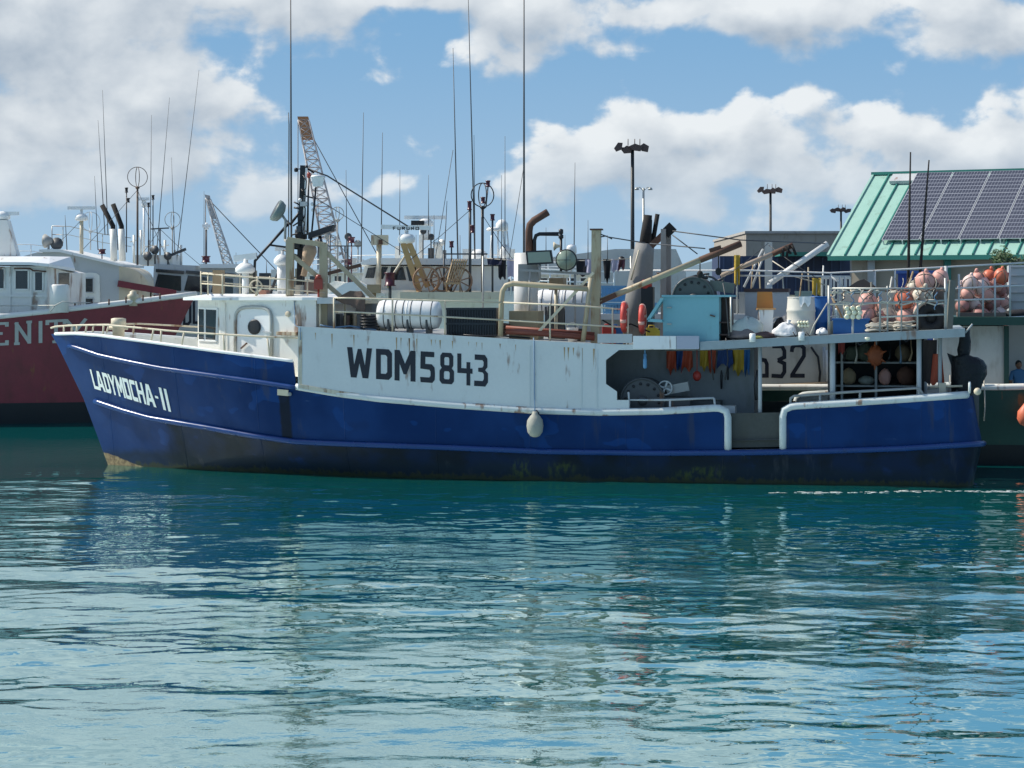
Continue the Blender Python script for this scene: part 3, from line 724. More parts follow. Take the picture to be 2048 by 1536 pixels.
# upper deck plate and after canopy
mb = MB(); ss = [s0_ + (s1_-s0_)*k/12 for k in range(13)]
for a, b in zip(ss[:-1], ss[1:]):
    mb.box8([F(a,.07,udeck(a)-.08), F(b,.07,udeck(b)-.08), F(b,2*VC-.07,udeck(b)-.08), F(a,2*VC-.07,udeck(a)-.08), F(a,.07,udeck(a)), F(b,.07,udeck(b)), F(b,2*VC-.07,udeck(b)), F(a,2*VC-.07,udeck(a))])
mb.build('upper_deck', GREY, boat)
mb = MB(); sa, sb = F.s_of(1930, 0), F.s_of(1400, 0); ss = [sa + (sb-sa)*k/8 for k in range(9)]
for a, b in zip(ss[:-1], ss[1:]):
    mb.box8([F(a,0,cdeck(a)-.20), F(b,0,cdeck(b)-.20), F(b,6.2,cdeck(b)-.20), F(a,6.2,cdeck(a)-.20), F(a,0,cdeck(a)), F(b,0,cdeck(b)), F(b,6.2,cdeck(b)), F(a,6.2,cdeck(a))])
canopy = mb.build('after_canopy', paint('faded_grey_canopy', (.30,.36,.38), .5, .15, grime=.4, rust=.15), boat)
for x in (1505, 1603):
    mb = MB(); a = F.p(x, 668, -.10); mb.lathe(F.p(x, lin([(1505,684),(1603,681)])(x), -.10), (0,0,1), [(0,.075),(.2,.075),(.21,.05)], 12); mb.build('canopy_lamp', WHITE_C, canopy)
mb = MB(); mb.lathe(F.p(1735, 682, .06), (0,0,1), [(0,.05),(.05,.09),(.09,.09)], 10); mb.build('canopy_lamp', BULB, canopy)
# posts under the canopy
zdk = hull_pt('low', .2).z + .3
for (px, v, r_) in ((1665,.30,.07),(1838,.35,.06),(1520,.35,.05),(1660,5.9,.06),(1850,5.9,.06),(1880,.9,.05)):
    s_ = F.s_of(px, v); mb = MB(); mb.tube([F(s_, v, zdk-.02), F(s_, v, cdeck(s_)-.16)], r_, 8); mb.build('canopy_post', LTGREY, boat)

# --- passage behind the opening
mb = MB(); sA, sB = F.s_of(1508, 1.75), F.s_of(1120, 1.75)
F.box(mb, sA, sB, 1.75, 1.85, zdk-.05, udeck(sA)-.0); F.box(mb, sA, sA+.08, 1.85, 3.6, zdk-.05, udeck(sA)-.04)
F.box(mb, sB-.1, sB, .08, 1.75, zdk-.05, udeck(sB)-.1)
mb.build('cabin_bulkhead', paint('bay_shade_grey_bulkhead',(.20,.215,.225),.6,.15,grime=.4), boat)  # bay shadow put into the bulkhead's colour as a darker grey
# line reel in the passage
def reel(parent, c, rad, wid, mat, axis):
    axis = Vector(axis).normalized(); mb = MB()
    mb.lathe(c - axis*wid/2, axis, [(0,rad*.9),(.0,rad),(.05,rad),(.05,rad*.82),(wid-.05,rad*.80),(wid-.05,rad),(wid,rad),(wid,rad*.9)], 40)
    rl = mb.build('reel', mat, parent)
    mb = MB(); mb.torus(c - axis*(wid/2+.01), axis, rad*.97, .03, 40, 6); mb.build('reel_rim', mat, rl)
    mb = MB(); mb.lathe(c - axis*(wid/2+.06), axis, [(0,rad*.2),(.08,rad*.24)], 16); mb.build('reel_hub', mat, rl)
    x = axis.orthogonal().normalized(); y = axis.cross(x)
    for k in range(14):
        an = 2*math.pi*k/14; p = c - axis*(wid/2+.004) + (x*math.cos(an)+y*math.sin(an))*rad*.74
        mb = MB(); mb.lathe(p, -axis, [(0,rad*.07),(.012,rad*.065)], 10); mb.build('reel_bolt', BLACK, rl)
    return rl
w3 = Vector((F.w.x, F.w.y, 0)); u3 = Vector((F.u.x, F.u.y, 0))
rp = F.p(1288, 800, .75)
winch = thing('line_winch', 'grey line winch with spoked wheel in the side opening of the blue boat', 'winch', F(F.s_of(1288,.75), .75, zdk), 0)
reel(winch, rp, .56, .7, DKGREY, w3)
mb = MB(); a = F.p(1330, 776, .55); mb.torus(a, w3, .17, .022, 24, 6)
for k in range(4):
    an = k*math.pi/2+.35; mb.beam(a, a + (u3*math.cos(an) + Vector((0,0,1))*math.sin(an))*.17, .045, .02, up=w3)
mb.build('handwheel', LTGREY, winch)
mb = MB(); mb.beam(F.p(1335, 780, .75), F.p(1378, 772, .75), .30, .22, up=(0,0,1)); mb.build('motor_box', GREY, winch)
mb = MB(); F.pbox(mb, 1270, 1380, 795, 812, .45, .7, z0=zdk-.02); mb.build('winch_bed', DKGREY, winch)

# rail over the port bulwark, forward and aft of the gate
def railing(parent, paths, posts, r=.022, mat=GALV, name='railing'):
    mb = MB()
    for p in paths: mb.tube(p, r, 6)
    rl = mb.build(name, mat, parent)
    for a, b in posts:
        mb = MB(); mb.tube([a, b], r*.95, 6); mb.build('stanchion', mat, rl)
    return rl
P = F.p
railing(boat, [[P(1257,784,.08), P(1258,800,.08), P(1330,800,.08), P(1428,796,.08)]], [(P(1258,800,.08), P(1258,822,.08)), (P(1428,796,.08), P(1431,818,.08)), (P(1340,800,.08), P(1340,824,.08))], .03, LTGREY)
railing(boat, [[P(1581,812,.06), P(1581,797,.06), P(1588,792,.06), P(1700,784,.06), P(1838,776,.06), P(1848,792,.06)]], [(P(1640,789,.06), P(1640,811,.06)), (P(1720,783,.06), P(1720,806,.06)), (P(1838,777,.06), P(1838,798,.06))], .035, GREY)

# bow rail
near = [(101,656),(112,653),(140,651),(175,650),(215,650),(270,655),(330,661),(390,666),(450,669),(520,673),(600,676)]
def cap_inner(px, side=1):
    t = min(TT, key=lambda t: abs(proj(hull_pt('cap', t, .05))[0]-px)); return hull_pt('cap', t, .05, side)
def rail_pts(side):
    out = []
    for x, y in near:
        c = cap_inner(max(x, 104), side); cy = proj(cap_inner(max(x, 104), 1))
        h = (cy[1]-y)/FOC*cap_inner(max(x,104), 1).y
        out.append(c + Vector((0, 0, max(.06, h))))
    return out
for side in (1, -1):
    rp_ = rail_pts(side)
    posts = []
    for px in (131, 155, 171, 207, 306, 321, 365, 447, 537):
        c = cap_inner(px, side); k = min(range(len(near)-1), key=lambda i: 0 if near[i][0] <= px <= near[i+1][0] else 1)
        f_ = (px-near[k][0])/(near[k+1][0]-near[k][0]); tp = rp_[k].lerp(rp_[k+1], f_); posts.append((tp, c - Vector((0,0,.02))))
    railing(boat, [rp_], posts, .028, CREAM, 'bow_rail')
# bow fairlead and mooring bitts
mb = MB(); t_b = min(TT, key=lambda t: abs(proj(hull_pt('cap', t, .5))[0]-238)); pb = hull_pt('cap', t_b, .55)
zb = hull_pt('mid', t_b).z + .27
mb.lathe((pb.x, pb.y, zb), (0,0,1), [(0,.16),(.6,.16),(.62,.2),(.80,.2),(.82,.12)], 14); mb.tube([(pb.x-.25, pb.y, zb+.55), (pb.x+.25, pb.y, zb+.55)], .05, 8)
mb.build('mooring_bitt', CREAM, boat)

# --- wheelhouse forward
zh0 = hull_pt('mid', T_HOUSE).z + .2
# plan outline of the near wall from its after corner to the front (pixel, distance in from the side)
plan = [(632,.45),(600,.45),(560,.64),(520,.84),(480,1.06),(440,1.30),(397,1.78)]
near_w = [(F.s_of(x, v), v) for x, v in plan]
sf = near_w[-1][0]
EAV = lin([(360,599),(397,597),(470,597),(520,599),(600,599),(640,602)])
def wtop(s, v): p_ = F(s, v, 0); px = proj(F(s,v,4.5))[0]; return HC-(EAV(px)-HOR)/FOC*p_.y
ring = near_w + [(sf+.12, 2.1), (sf+.15, VC), (sf+.12, 2*VC-2.1)] + [(s, 2*VC-v) for s, v in near_w[::-1]]
zt = 4.47
mb = MB(); mb.grid([[F(s, v, zh0-.3) for s, v in ring], [F(s, v, 3.6) for s, v in ring], [F(s, v, zt) for s, v in ring]], 0, False, close=True)
house = mb.build('wheelhouse', WHITE_R if False else paint('rust_wept_white_paint', (.76,.76,.71), .5, .06, rust=.34, grime=.14), boat, label='white rust-wept wheelhouse with arched door and twin side window')
def wall_pt(px, py, off=.0):
    """point on the near wheelhouse wall under a pixel"""
    best = None
    for (sa_, va), (sb_, vb) in zip(near_w[:-1], near_w[1:]):
        A = F(sa_, va, 0); B = F(sb_, vb, 0); k = (px-1024)/FOC
        den = (B.x-A.x) - k*(B.y-A.y); f_ = (k*A.y - A.x)/den
        if -.001 <= f_ <= 1.001 or (best is None and (sb_, vb) == near_w[-1]):
            p_ = A.lerp(B, f_); n_ = Vector(((B-A).y, -(B-A).x, 0)).normalized(); n_ = n_ if n_.y < 0 else -n_
            best = Vector((p_.x, p_.y, HC-(py-HOR)/FOC*p_.y)) + n_*off, n_; break
    return best
def WP(px, py, off=.0): return wall_pt(px, py, off)[0]
# roof: thin crowned slab overhanging all round
out = []
for i, (s, v) in enumerate(ring):
    c = Vector((F.s_of(515, VC), VC)); d = Vector((s, v))-c; l = d.length; d = d*((l+(.42 if s > sf-1.2 else .16))/l) + c; out.append(d)
mb = MB()
zr0, zr1 = zt-.005, zt+.07
cen = [(Vector((F.s_of(515,VC), VC)) - d)*.35 + d for d in out]
mb.grid([[F(d.x, d.y, zr0) for d in out], [F(d.x, d.y, zr1) for d in out], [F(d.x, d.y, zr1+.09) for d in cen]], 0, False, close=True)
mb.add([F(d.x, d.y, zr1+.09) for d in cen], [tuple(range(len(cen)))]); mb.add([F(d.x, d.y, zr0) for d in out], [tuple(range(len(out)))])
roof = mb.build('roof', WHITE_C, house)
ZROOF = zr1+.085
# after eave extension of the house roof
mb = MB(); F.box(mb, F.s_of(668,.25), F.s_of(634,.2), .2, 6.1, zt-.09, zt+.06); mb.build('roof_extension', LTGREY, house)
# side windows
mb = MB(); fr = [WP(398,616,.012), WP(436,618,.012), WP(434,682,.012), WP(398,680,.012)]
mb.add(fr, [(0,1,2,3)]); win = mb.build('window', GLASS, house, recalc=False)
mb = MB()
for a, b in (((398,616),(436,618)),((398,680),(434,682)),((436,617),(434,682)),((411,616),(411,681))): mb.beam(WP(*a,.02), WP(*b,.02), .05, .03, up=(0,-1,0))
mb.build('window_frame', WHITE_C, win) if False else mb.build('window_frame', WHITE_C, house)
# arched door
arc = []
for k in range(13):
    an = math.pi*k/12; ca, sa_ = math.cos(an), math.sin(an); ex = .62
    arc.append((508+36*math.copysign(abs(ca)**ex, ca), 644-30*abs(sa_)**ex))
outl = [(544,722)] + arc + [(472,716)]
mb = MB(); mb.tube([WP(x, y, .03) for x, y in outl], .045, 8); dfr = mb.build('door_frame', GALV, house)
mb = MB(); dd = [WP(x, y, .014) for x, y in outl]; mb.add(dd, [tuple(range(len(dd)))]); door = mb.build('door', WHITE_C, house, recalc=False)
mb = MB(); pc, pn = wall_pt(510, 654, .0); mb.lathe(pc, pn, [(0,.195),(.05,.195),(.055,.16)], 24); port = mb.build('porthole', BLACK, house)
mb = MB(); mb.beam(WP(484,697,.05), WP(496,686,.05), .04, .03); mb.build('door_handle', RUST, house)
mb = MB(); mb.beam(WP(528,663,.05), WP(546,665,.05), .05, .03); mb.build('door_hinge', LTGREY, house)
mb = MB(); a, n_ = wall_pt(560,663,.0); b, _ = wall_pt(597,664,.0); mb.box8([a-Vector((0,0,.09)), b-Vector((0,0,.09)), b+n_*.18-Vector((0,0,.09)), a+n_*.18-Vector((0,0,.09)), a, b, b+n_*.18, a+n_*.18]); mb.build('ledge', CREAM, house)
mb = MB(); mb.tube([WP(590,602,.03), WP(591,650,.03), F.p(600,656,-.03), F.p(601,680,-.03)], .012, 6); mb.build('cable', ROPEB, house)

# --- wheelhouse top: rail, radar
def roofp(px, v): s = F.s_of(px, v); return F(s, v, ZROOF-.02)
topr = [(402,547,1.2),(450,551,.95),(515,556,.75),(575,559,.7),(615,562,.7),(650,566,.7)]
def rt(dy, vv=None): return [F.p(x, y+dy, v if vv is None else vv) for x, y, v in topr]
fr_ = [rt(0), rt(20)]
far_ = [[F.p(x, y-2, 5.2) for x, y, v in topr], [F.p(x, y+15, 5.2) for x, y, v in topr]]
railing(roof, fr_ + far_ + [[fr_[0][0], far_[0][0]], [fr_[1][0], far_[1][0]]] if False else fr_ + far_, [], .02, CREAM, 'roof_rail') if False else None
mb = MB()
for p_ in fr_ + far_ + [[fr_[0][0], far_[0][0]], [fr_[1][0], far_[1][0]]]: mb.tube(p_, .02, 6)
rr_ = mb.build('roof_rail', CREAM, house)
for px, v in ((402,1.2),(416,1.15),(445,.97),(515,.75),(575,.7),(615,.7),(402,5.2),(440,5.2),(480,5.2),(540,5.2),(600,5.2)):
    y = np.interp(px, [t_[0] for t_ in topr], [t_[1] for t_ in topr]); mb = MB(); a = F.p(px, y-(3 if v < 3 else 5), v); mb.tube([a, Vector((a.x, a.y, ZROOF-.03))], .022, 6); mb.build('rail_post', CREAM, house)
def radar(parent, base, top, bar_len, bar_dir, mat=WHITE_C, col_r=.09, dome_r=.26, colmat=None, bar_h=.11, tilt=0):
    base = Vector(base); top = Vector(top); bar_dir = Vector(bar_dir).normalized()
    mb = MB(); mb.tube([base, top], col_r, 10); mb.build('radar_mast', colmat or mat, parent)
    mb = MB(); mb.lathe(top, (0,0,1), [(-.02,dome_r*.75),(.02,dome_r),(.12,dome_r*.98),(.22,dome_r*.6),(.26,dome_r*.25),(.36,dome_r*.22)], 16); h_ = mb.build('radar_gearbox', mat, parent)
    c = top + Vector((0,0,.40)); mb = MB(); mb.beam(c - bar_dir*bar_len/2, c + bar_dir*bar_len/2, .10, bar_h); mb.build('radar_scanner', mat, parent)
    return c
b0 = roofp(491, 1.7); tpz = F.p(491, 545, 1.7)
radar(boat, b0, (b0.x, b0.y, tpz.z), .62, F.u.to_3d() + Vector((0,0,-.12)) if False else (F.u.x, F.u.y, -.12), col_r=.09, dome_r=.27, bar_h=.16)
b0 = roofp(564, 2.6); radar(boat, b0, (b0.x, b0.y, F.p(564,528,2.6).z), .36, (F.u.x, F.u.y, .0), col_r=.13, dome_r=.22)

# --- gallows frame, mast and lamps
FR = []
pl, pr_ = F.p(580,480,.8), F.p(647,488,.8)
mb = MB(); mb.beam(Vector((pl.x,pl.y,ZROOF-.04)), pl, .22, .2); mb.build('gallows_post', BEIGE, boat)
mb = MB(); s_ = F.s_of(647,.8); mb.beam(Vector((pr_.x,pr_.y,udeck(s_)-.02)), pr_, .20, .2); mb.build('gallows_post', BEIGE, boat)
mb = MB(); mb.beam(F.p(576,479,.8), F.p(650,490,.8), .2, .13); mb.build('gallows_beam', BEIGE, boat)
for a, b in ((F.p(650,502,.8), F.p(757,606,.9)), (F.p(579,505,.8), F.p(690,600,.9))):
    mb = MB(); sb_ = (b - Vector((0,0,0))); mb.beam(a, b, .10, .11); mb.build('gallows_brace', BEIGE, boat)
    mb = MB(); mb.tube([b, Vector((b.x, b.y, udeck(6)-.05))], .03, 6); mb.build('brace_foot', BEIGE, boat)
MV = 1.6
mb = MB(); zb_ = 3.6
a = F.p(596,560,MV); c = F.p(607,331,MV)
mb.beam(Vector((a.x,a.y,zb_)), c, .17, .16); mast = mb.build('mast', BLACK, boat)
mb = MB(); a2 = F.p(602,560,MV+.3); mb.beam(Vector((a2.x,a2.y,zb_)), F.p(606,420,MV+.3), .15, .14); mb.build('mast_stiffener', BLACK, mast)
mb = MB(); mb.beam(F.p(606,470,MV-.1), F.p(613,336,MV-.1), .05, .05); mb.build('mast_cable', WHITE_C, mast)
mb = MB(); mb.ball(F.p(613,334,MV-.05), .05, 10); mb.build('mast_lamp', BLACK, mast)
mb = MB(); mb.lathe(F.p(592,344,MV), (0,0,1), [(0,.03),(.02,.05),(.09,.05),(.11,.03)], 10); mb.tube([F.p(592,338,MV), F.p(604,338,MV)], .015, 6); mb.build('mast_lamp', BLACK, mast)
mb = MB(); mb.beam(F.p(601,408,MV-.15), F.p(613,408,MV-.15), .1, .12); mb.build('mast_bracket', LTGREY, mast)
mb = MB(); mb.tube([F.p(580,450,MV), F.p(604,418,MV)], .035, 6); mb.tube([F.p(588,415,MV), F.p(604,418,MV)], .03, 6); mb.build('mast_arm', BLACK, mast)
# diagonal stay and its spreader
mb = MB(); mb.tube([roofp(507,1.7), F.p(510,522,1.7), F.p(579,445,1.7)], .038, 7); mb.build('stay_leg', BLACK, mast)
mb = MB(); mb.tube([F.p(539,490,1.7), F.p(600,498,1.7)], .03, 6); mb.build('stay_spreader', BLACK, mast)
mb = MB(); mb.tube([roofp(540,3.4), F.p(566,520,3.4)], .04, 7); mb.build('stay_leg', BLACK, mast)
# whip poles beside the mast
for px, t_, pm, v in ((618,345,614,MV-.2),(632,374,623,MV-.2)):
    mb = MB(); mb.tube([F.p(pm, 470, v), F.p(px, t_, v)], .026, 6); mb.build('mast_pole', BLACK, mast)
mb = MB(); c = F.p(636, 362, MV-.2); mb.box8([c+Vector((x*.16, y*.16, z*.14)) for x,y,z in ((-.75,-.75,-1),(.75,-.75,-1),(.75,.75,-1),(-.75,.75,-1),(-1,-1,.7),(1,-1,.7),(1,1,.7),(-1,1,.7))]); mb.lathe(c+Vector((0,0,.095)), (0,0,1), [(0,.20),(.05,.17),(.06,.05)], 14); mb.build('antenna_dome', WHITE_C, mast)
mb = MB(); mb.lathe(F.p(618,356,MV-.2), (0,0,1), [(0,.03),(.02,.05),(.12,.05),(.15,.02)], 10); mb.build('red_lamp', REDL, mast)
# searchlight on its pole
c = F.p(557, 423, 1.3); ax = (c - F.p(575, 433, 1.3)).normalized(); ax = (ax + Vector((0,-.35,0))).normalized()
mb = MB(); mb.lathe(c - ax*.14, ax, [(0,.12),(.05,.24),(.16,.29),(.24,.29),(.25,.26)], 20); sl = mb.build('searchlight', paint('grey_green_lamp',(.17,.22,.21),.4,.15), boat)
mb = MB(); mb.lathe(c + ax*.105, ax, [(0,.26),(.012,.25)], 20); mb.build('lamp_lens', DKGREY, sl)
mb = MB(); mb.tube([F.p(570,480,1.3), F.p(571,440,1.3), F.p(563,428,1.3)], .035, 7); mb.tube([F.p(571,440,1.3), F.p(578,446,1.6)], .03, 6); mb.tube([F.p(570,480,1.3), F.p(580,488,.8)], .04, 6); mb.build('lamp_bracket', GREY, sl)
# canted black floodlight bar
mb = MB(); a, b = F.p(616,470,1.1), F.p(666,453,1.1); mb.prism([a+Vector((0,0,-.10)), b+Vector((-.05,0,-.12)), b+Vector((0,0,.05)), a+Vector((0,0,.06))], w3*.3); mb.tube([F.p(622,474,1.2), F.p(622,486,1.0)], .04, 6); mb.tube([F.p(640,474,1.2), F.p(641,489,1.0)], .05, 6); mb.build('floodlight_bar', BLACK, boat)
# rusty ventilator hanging under the beam
mb = MB(); a = F.p(622,492,1.2); b = F.p(606,556,1.2); d_ = (b-a).normalized(); mb.lathe(a, d_, [(-.04,.08),(0,.15),(.12,.19),(.25,.17),(.5,.12),(.55,.08),(.80,.08)], 14)
mb.build('ventilator', paint('rust_stained_vent',(.50,.36,.25),.6,.25,rust=.6,grime=.4), boat)
mb = MB(); c = F.p(637,563,.55); mb.box8([c+Vector((x*.11,y*.1,z)) for z in (-.20,.06) for x,y in ((-1,-1),(1,-1),(1,1),(-1,1))]); mb.lathe(c+Vector((0,0,.06)), (0,0,1), [(0,.1),(.10,.06),(.12,.02)], 8); mb.tube([c-Vector((0,0,.2)), Vector((c.x,c.y,zt+.02))], .03, 6); mb.build('red_lantern', REDL, boat)
# long double boom to the radar arch
for dv in (0, .14):
    mb = MB(); mb.tube([F.p(612,336,MV+dv), F.p(655,352,MV+dv), F.p(815,452,3.6+dv)], .022, 6); mb.build('stay_wire', DKGREY, mast)
mb = MB(); mb.tube([F.p(625,392,MV), F.p(806,505,4.2)], .010, 5); mb.build('stay_wire', DKGREY, mast)
# ------------------------------------------------------------------ gear on the upper deck of the blue boat
def ud(px, v): s = F.s_of(px, v); return F(s, v, udeck(s))
def cd(px, v): s = F.s_of(px, v); return F(s, v, cdeck(s))
def deckz(px, v): return ud(px, v).z
# side rails of the upper deck
top_r = [(668,596),(700,596),(860,601),(1003,605)]; mid_r = [(668,623),(700,624),(860,632),(1003,640)]
mb = MB(); mb.tube([P(x,y,.15) for x,y in top_r], .024, 6); mb.tube([P(x,y,.15) for x,y in mid_r], .024, 6)
drl = mb.build('deck_rail', CREAM, boat)
for px in (668, 785, 890):
    y = np.interp(px, [a[0] for a in top_r], [a[1] for a in top_r]); mb = MB(); a = P(px, y-1, .15); mb.tube([a, Vector((a.x,a.y,deckz(px,.15)-.03))], .026, 6); mb.build('stanchion', CREAM, drl)
mb = MB(); mb.tube([P(1007,605,.15), P(1165,612,.15), P(1258,620,.15)], .024, 6); mb.tube([P(1003,640,.15), P(1175,650,.15), P(1258,655,.15)], .024, 6)
drl2 = mb.build('deck_rail', CREAM, boat)
for px in (1100, 1225, 1256):
    mb = MB(); a = P(px, 606, .15) if px < 1200 else P(px, 616, .15); mb.tube([a, Vector((a.x,a.y,deckz(px,.15)-.03))], .024, 6); mb.build('stanchion', CREAM, drl2)
# bare frame abaft the wheelhouse with a brown cloth thrown over it
for px, v in ((640,.5),(648,2.6),(668,.6),(728,.6),(668,3.6),(728,3.6)):
    mb = MB(); a = P(px, 600, v); mb.tube([a, Vector((a.x,a.y,deckz(px,v)-.03))], .035, 6); mb.build('frame_post', CREAM, boat)
mb = MB(); F.pbox(mb, 636, 762, 604, 662, 4.6, .12, z0=3.5); mb.build('shelter_panel', GREY, boat)
mb = MB(); F.pbox(mb, 690, 706, 626, 662, 2.0, .5, z0=deckz(700,2.0)-.02); mb.build('deck_locker', DKGREY, boat)
mb = MB(); F.pbox(mb, 730, 762, 600, 607, .8, 3.5); mb.build('shelter_roof', CREAM, boat)
rows = []
for k, (x, yt, yb) in enumerate(((672,600,598),(684,588,606),(700,583,612),(714,583,618),(722,580,624),(730,594,648))):
    rows.append([P(x, yt + (yb-yt)*f + 2*math.sin(k*2+f*7), .45 - .06*math.sin(k*1.7+f*3)) for f in (0,.25,.5,.75,1)])
mb = MB(); mb.grid(rows); back = [[p + w3*.04 for p in r] for r in rows]; mb.grid(back)
mb.build('brown_cloth', BROWN, None, 'brown canvas cloth draped over the frame behind the wheelhouse', 'cloth')

# life raft canisters
def raft(px0, px1, pyc, v, rad, label):
    a, b = P(px0, pyc, v), P(px1, pyc+2, v); ax = (b-a).normalized(); L = (b-a).length
    r = thing('life_raft_canister', label, 'life raft', Vector(((a.x+b.x)/2, (a.y+b.y)/2, deckz((px0+px1)/2, v))), 0, 'life raft canisters')
    mb = MB(); mb.lathe(a, ax, [(0,.05),(.01,rad*.6),(.06,rad*.9),(.16,rad),(L-.16,rad),(L-.06,rad*.9),(L-.01,rad*.6),(L,.05)], 28); sh = mb.build('shell', paint('white_gelcoat',(.80,.80,.78),.3,.04,grime=.12), r)
    for f in (.14,.32,.44,.56,.72,.88):
        mb = MB(); mb.torus(a+ax*L*f, ax, rad*1.004, .012, 28, 6); mb.build('strap', DKGREY, r)
    mb = MB(); mb.lathe(a+ax*L*.5-Vector((0,0,0)), ax, [(-.012,rad+.006),(.012,rad+.006)], 28); mb.build('shell_flange', WHITE_C, r)
    for f in (.2,.5,.8):
        mb = MB(); c = a+ax*L*f; z0 = deckz((px0+px1)/2, v)
        mb.prism([c+w3*x+Vector((0,0,z)) for x,z in ((-.34,-.12),(-.30,-.2),(-.15,-.33),(0,-.36),(.15,-.33),(.30,-.2),(.34,-.12),(.3,z0-c.z-.01),(-.3,z0-c.z-.01))], ax*.05); mb.build('cradle', DKGREY, r)
    return r
raft(755, 882, 628, .62, .36, 'white life raft canister with dark straps beside the brown cloth')
raft(1072, 1180, 604, 4.6, .34, 'white life raft canister half hidden behind the diagonal deck brace')
# black slatted crates
CR = []
for (y0, y1, top_) in ((637,666,0),(607,635,1)):
    lab = 'lower black slatted crate between the life raft and the bent gantry' if not top_ else 'upper black slatted crate stacked on another beside the life raft'
    s1_c, s0_c = F.s_of(892,.55), F.s_of(992,.55); zz = deckz(940,.55)
    z0, z1 = (zz-.01, zz+.345) if not top_ else (zz+.335, zz+.72)
    cr = thing('black_crate', lab, 'crate', F((s0_c+s1_c)/2, .9, z0))
    mb = MB(); F.box(mb, s0_c, s1_c, .58, 1.35, z0, z0+.03); F.box(mb, s0_c, s1_c, 1.30, 1.35, z0, z1); F.box(mb, s0_c, s0_c+.04, .58, 1.35, z0, z1); F.box(mb, s1_c-.04, s1_c, .58, 1.35, z0, z1)
    F.box(mb, s0_c, s1_c, .60, .63, z0+.02, z1-.02); mb.build('crate_body', BLACK, cr)
    for k in range(18):
        s_ = s0_c + .06 + (s1_c-s0_c-.12)*k/17; mb = MB(); F.box(mb, s_-.014, s_+.014, .57, .60, z0+.02, z1-.02); mb.build('slat', paint('black_plastic',(.02,.024,.03),.4,.2), cr)
    mb = MB(); F.box(mb, s0_c-.01, s1_c+.01, .555, .60, z1-.05, z1); mb.build('crate_rim', paint('black_plastic',(.02,.024,.03),.4,.2), cr)

# bent pipe gantry
mb = MB(); zb_ = deckz(1003,.25)
pts = [P(1001,672,.25), P(1003,600,.25), P(1005,582,.25), P(1012,571,.25), P(1026,567,.25), P(1100,572,.25), P(1176,578,.25)]
mb.tube(pts, .068, 10); gan = mb.build('gantry', BEIGE, boat)
mb = MB(); mb.tube([P(1182,556,.25), P(1166,683,.25)], .062, 10); mb.build('gantry_leg', BEIGE, gan)
mb = MB(); mb.beam(P(1075,666,.35), P(1187,545,.35), .065, .065); mb.build('gantry_brace', paint('cream_brace',(.66,.60,.44),.5,.1,rust=.2), gan)
mb = MB(); b = ud(1191, .6); mb.beam(Vector((b.x,b.y,b.z-.03)), P(1193,460,.6), .22, .22, up=w3); davit = mb.build('davit_post', BEIGE, boat)
mb = MB(); t_ = P(1193,459,.6); mb.beam(t_-Vector((0,0,.02)), t_+Vector((0,0,.02)), .30, .30, up=w3); mb.build('post_cap', RUST, davit)
# rust-red hose along the deck edge
mb = MB(); mb.tube([P(1012,663,.3), P(1080,667,.3), P(1189,676,.3)], .07, 8); mb.build('deck_pipe', RUSTRED, boat)
mb = MB(); mb.tube([P(1012,655,.5), P(1189,668,.5)], .05, 8); mb.build('deck_pipe', RUSTRED, boat)

# funnel with exhausts
fb = ud(1052, 2.2); r_f = .31
mb = MB(); c = P(1052,505,2.2); mb.lathe(fb-Vector((0,0,.02)), (0,0,1), [(0,r_f),(c.z-fb.z,r_f),(c.z-fb.z+.01,r_f*.8)], 24); fun = mb.build('funnel', paint('sooty_white_funnel',(.66,.66,.64),.5,.12,grime=.5,rust=.1), boat)
mb = MB(); mb.tube([P(1058,508,2.2), P(1058,462,2.2), P(1060,450,2.2), P(1068,441,2.2), P(1096,424,2.2)], .095, 12, cap=True); mb.build('exhaust_pipe', RUST, fun)
mb = MB(); mb.tube([P(1069,508,2.2), P(1069,480,2.2), P(1072,471,2.2), P(1079,468,2.2), P(1117,468,2.2)], [.05,.05,.05,.05,.055], 10); mb.build('exhaust_pipe', BLACK, fun)
mb = MB(); F.pbox(mb, 1036, 1076, 528, 562, 1.75, .3); mb.build('funnel_grille', GREY, fun)
# floodlights on a bracket
mb = MB(); a = [P(x,y,1.5) for x,y in ((1051,502),(1102,500),(1106,527),(1054,530))]; mb.prism([p-w3*0 for p in a], w3*.14); fl = mb.build('floodlight', BLACK, boat)
mb = MB(); mb.add([P(x,y,1.485) for x,y in ((1055,505),(1099,503),(1103,524),(1057,526))], [(0,1,2,3)]); mb.build('lamp_glass', GLASSG, fl)
mb = MB(); mb.tube([P(1080,528,1.57), P(1080,560,1.6)], .03, 6); mb.beam(P(1040,540,1.6), P(1180,548,1.6), .06, .06); mb.tube([P(1133,545,1.6), P(1133,530,1.57)], .03, 6); mb.tube([P(1060,540,1.6), P(1056,672,1.6)], .03, 6); mb.tube([P(1150,545,1.6), P(1150,675,1.6)], .03, 6); mb.build('lamp_bracket', GREY, fl)
c = P(1133,520,1.5); axl = Vector((-.12,-1,.0)).normalized()
mb = MB(); mb.lathe(c - axl*.16, axl, [(0,.12),(.08,.24),(.18,.275),(.22,.275),(.22,.245)], 28); fl2 = mb.build('floodlight', BLACK, boat)
mb = MB(); mb.lathe(c + axl*.058, axl, [(0,.245),(.008,.244)], 28); mb.build('lamp_glass', GLASSG, fl2)
mb = MB(); e = c + axl*.072; mb.beam(e-Vector((.24,0,0)), e+Vector((.24,0,0)), .016, .012); mb.beam(e-Vector((0,0,.24)), e+Vector((0,0,.24)), .016, .012); mb.build('lamp_guard', BLACK, fl2)
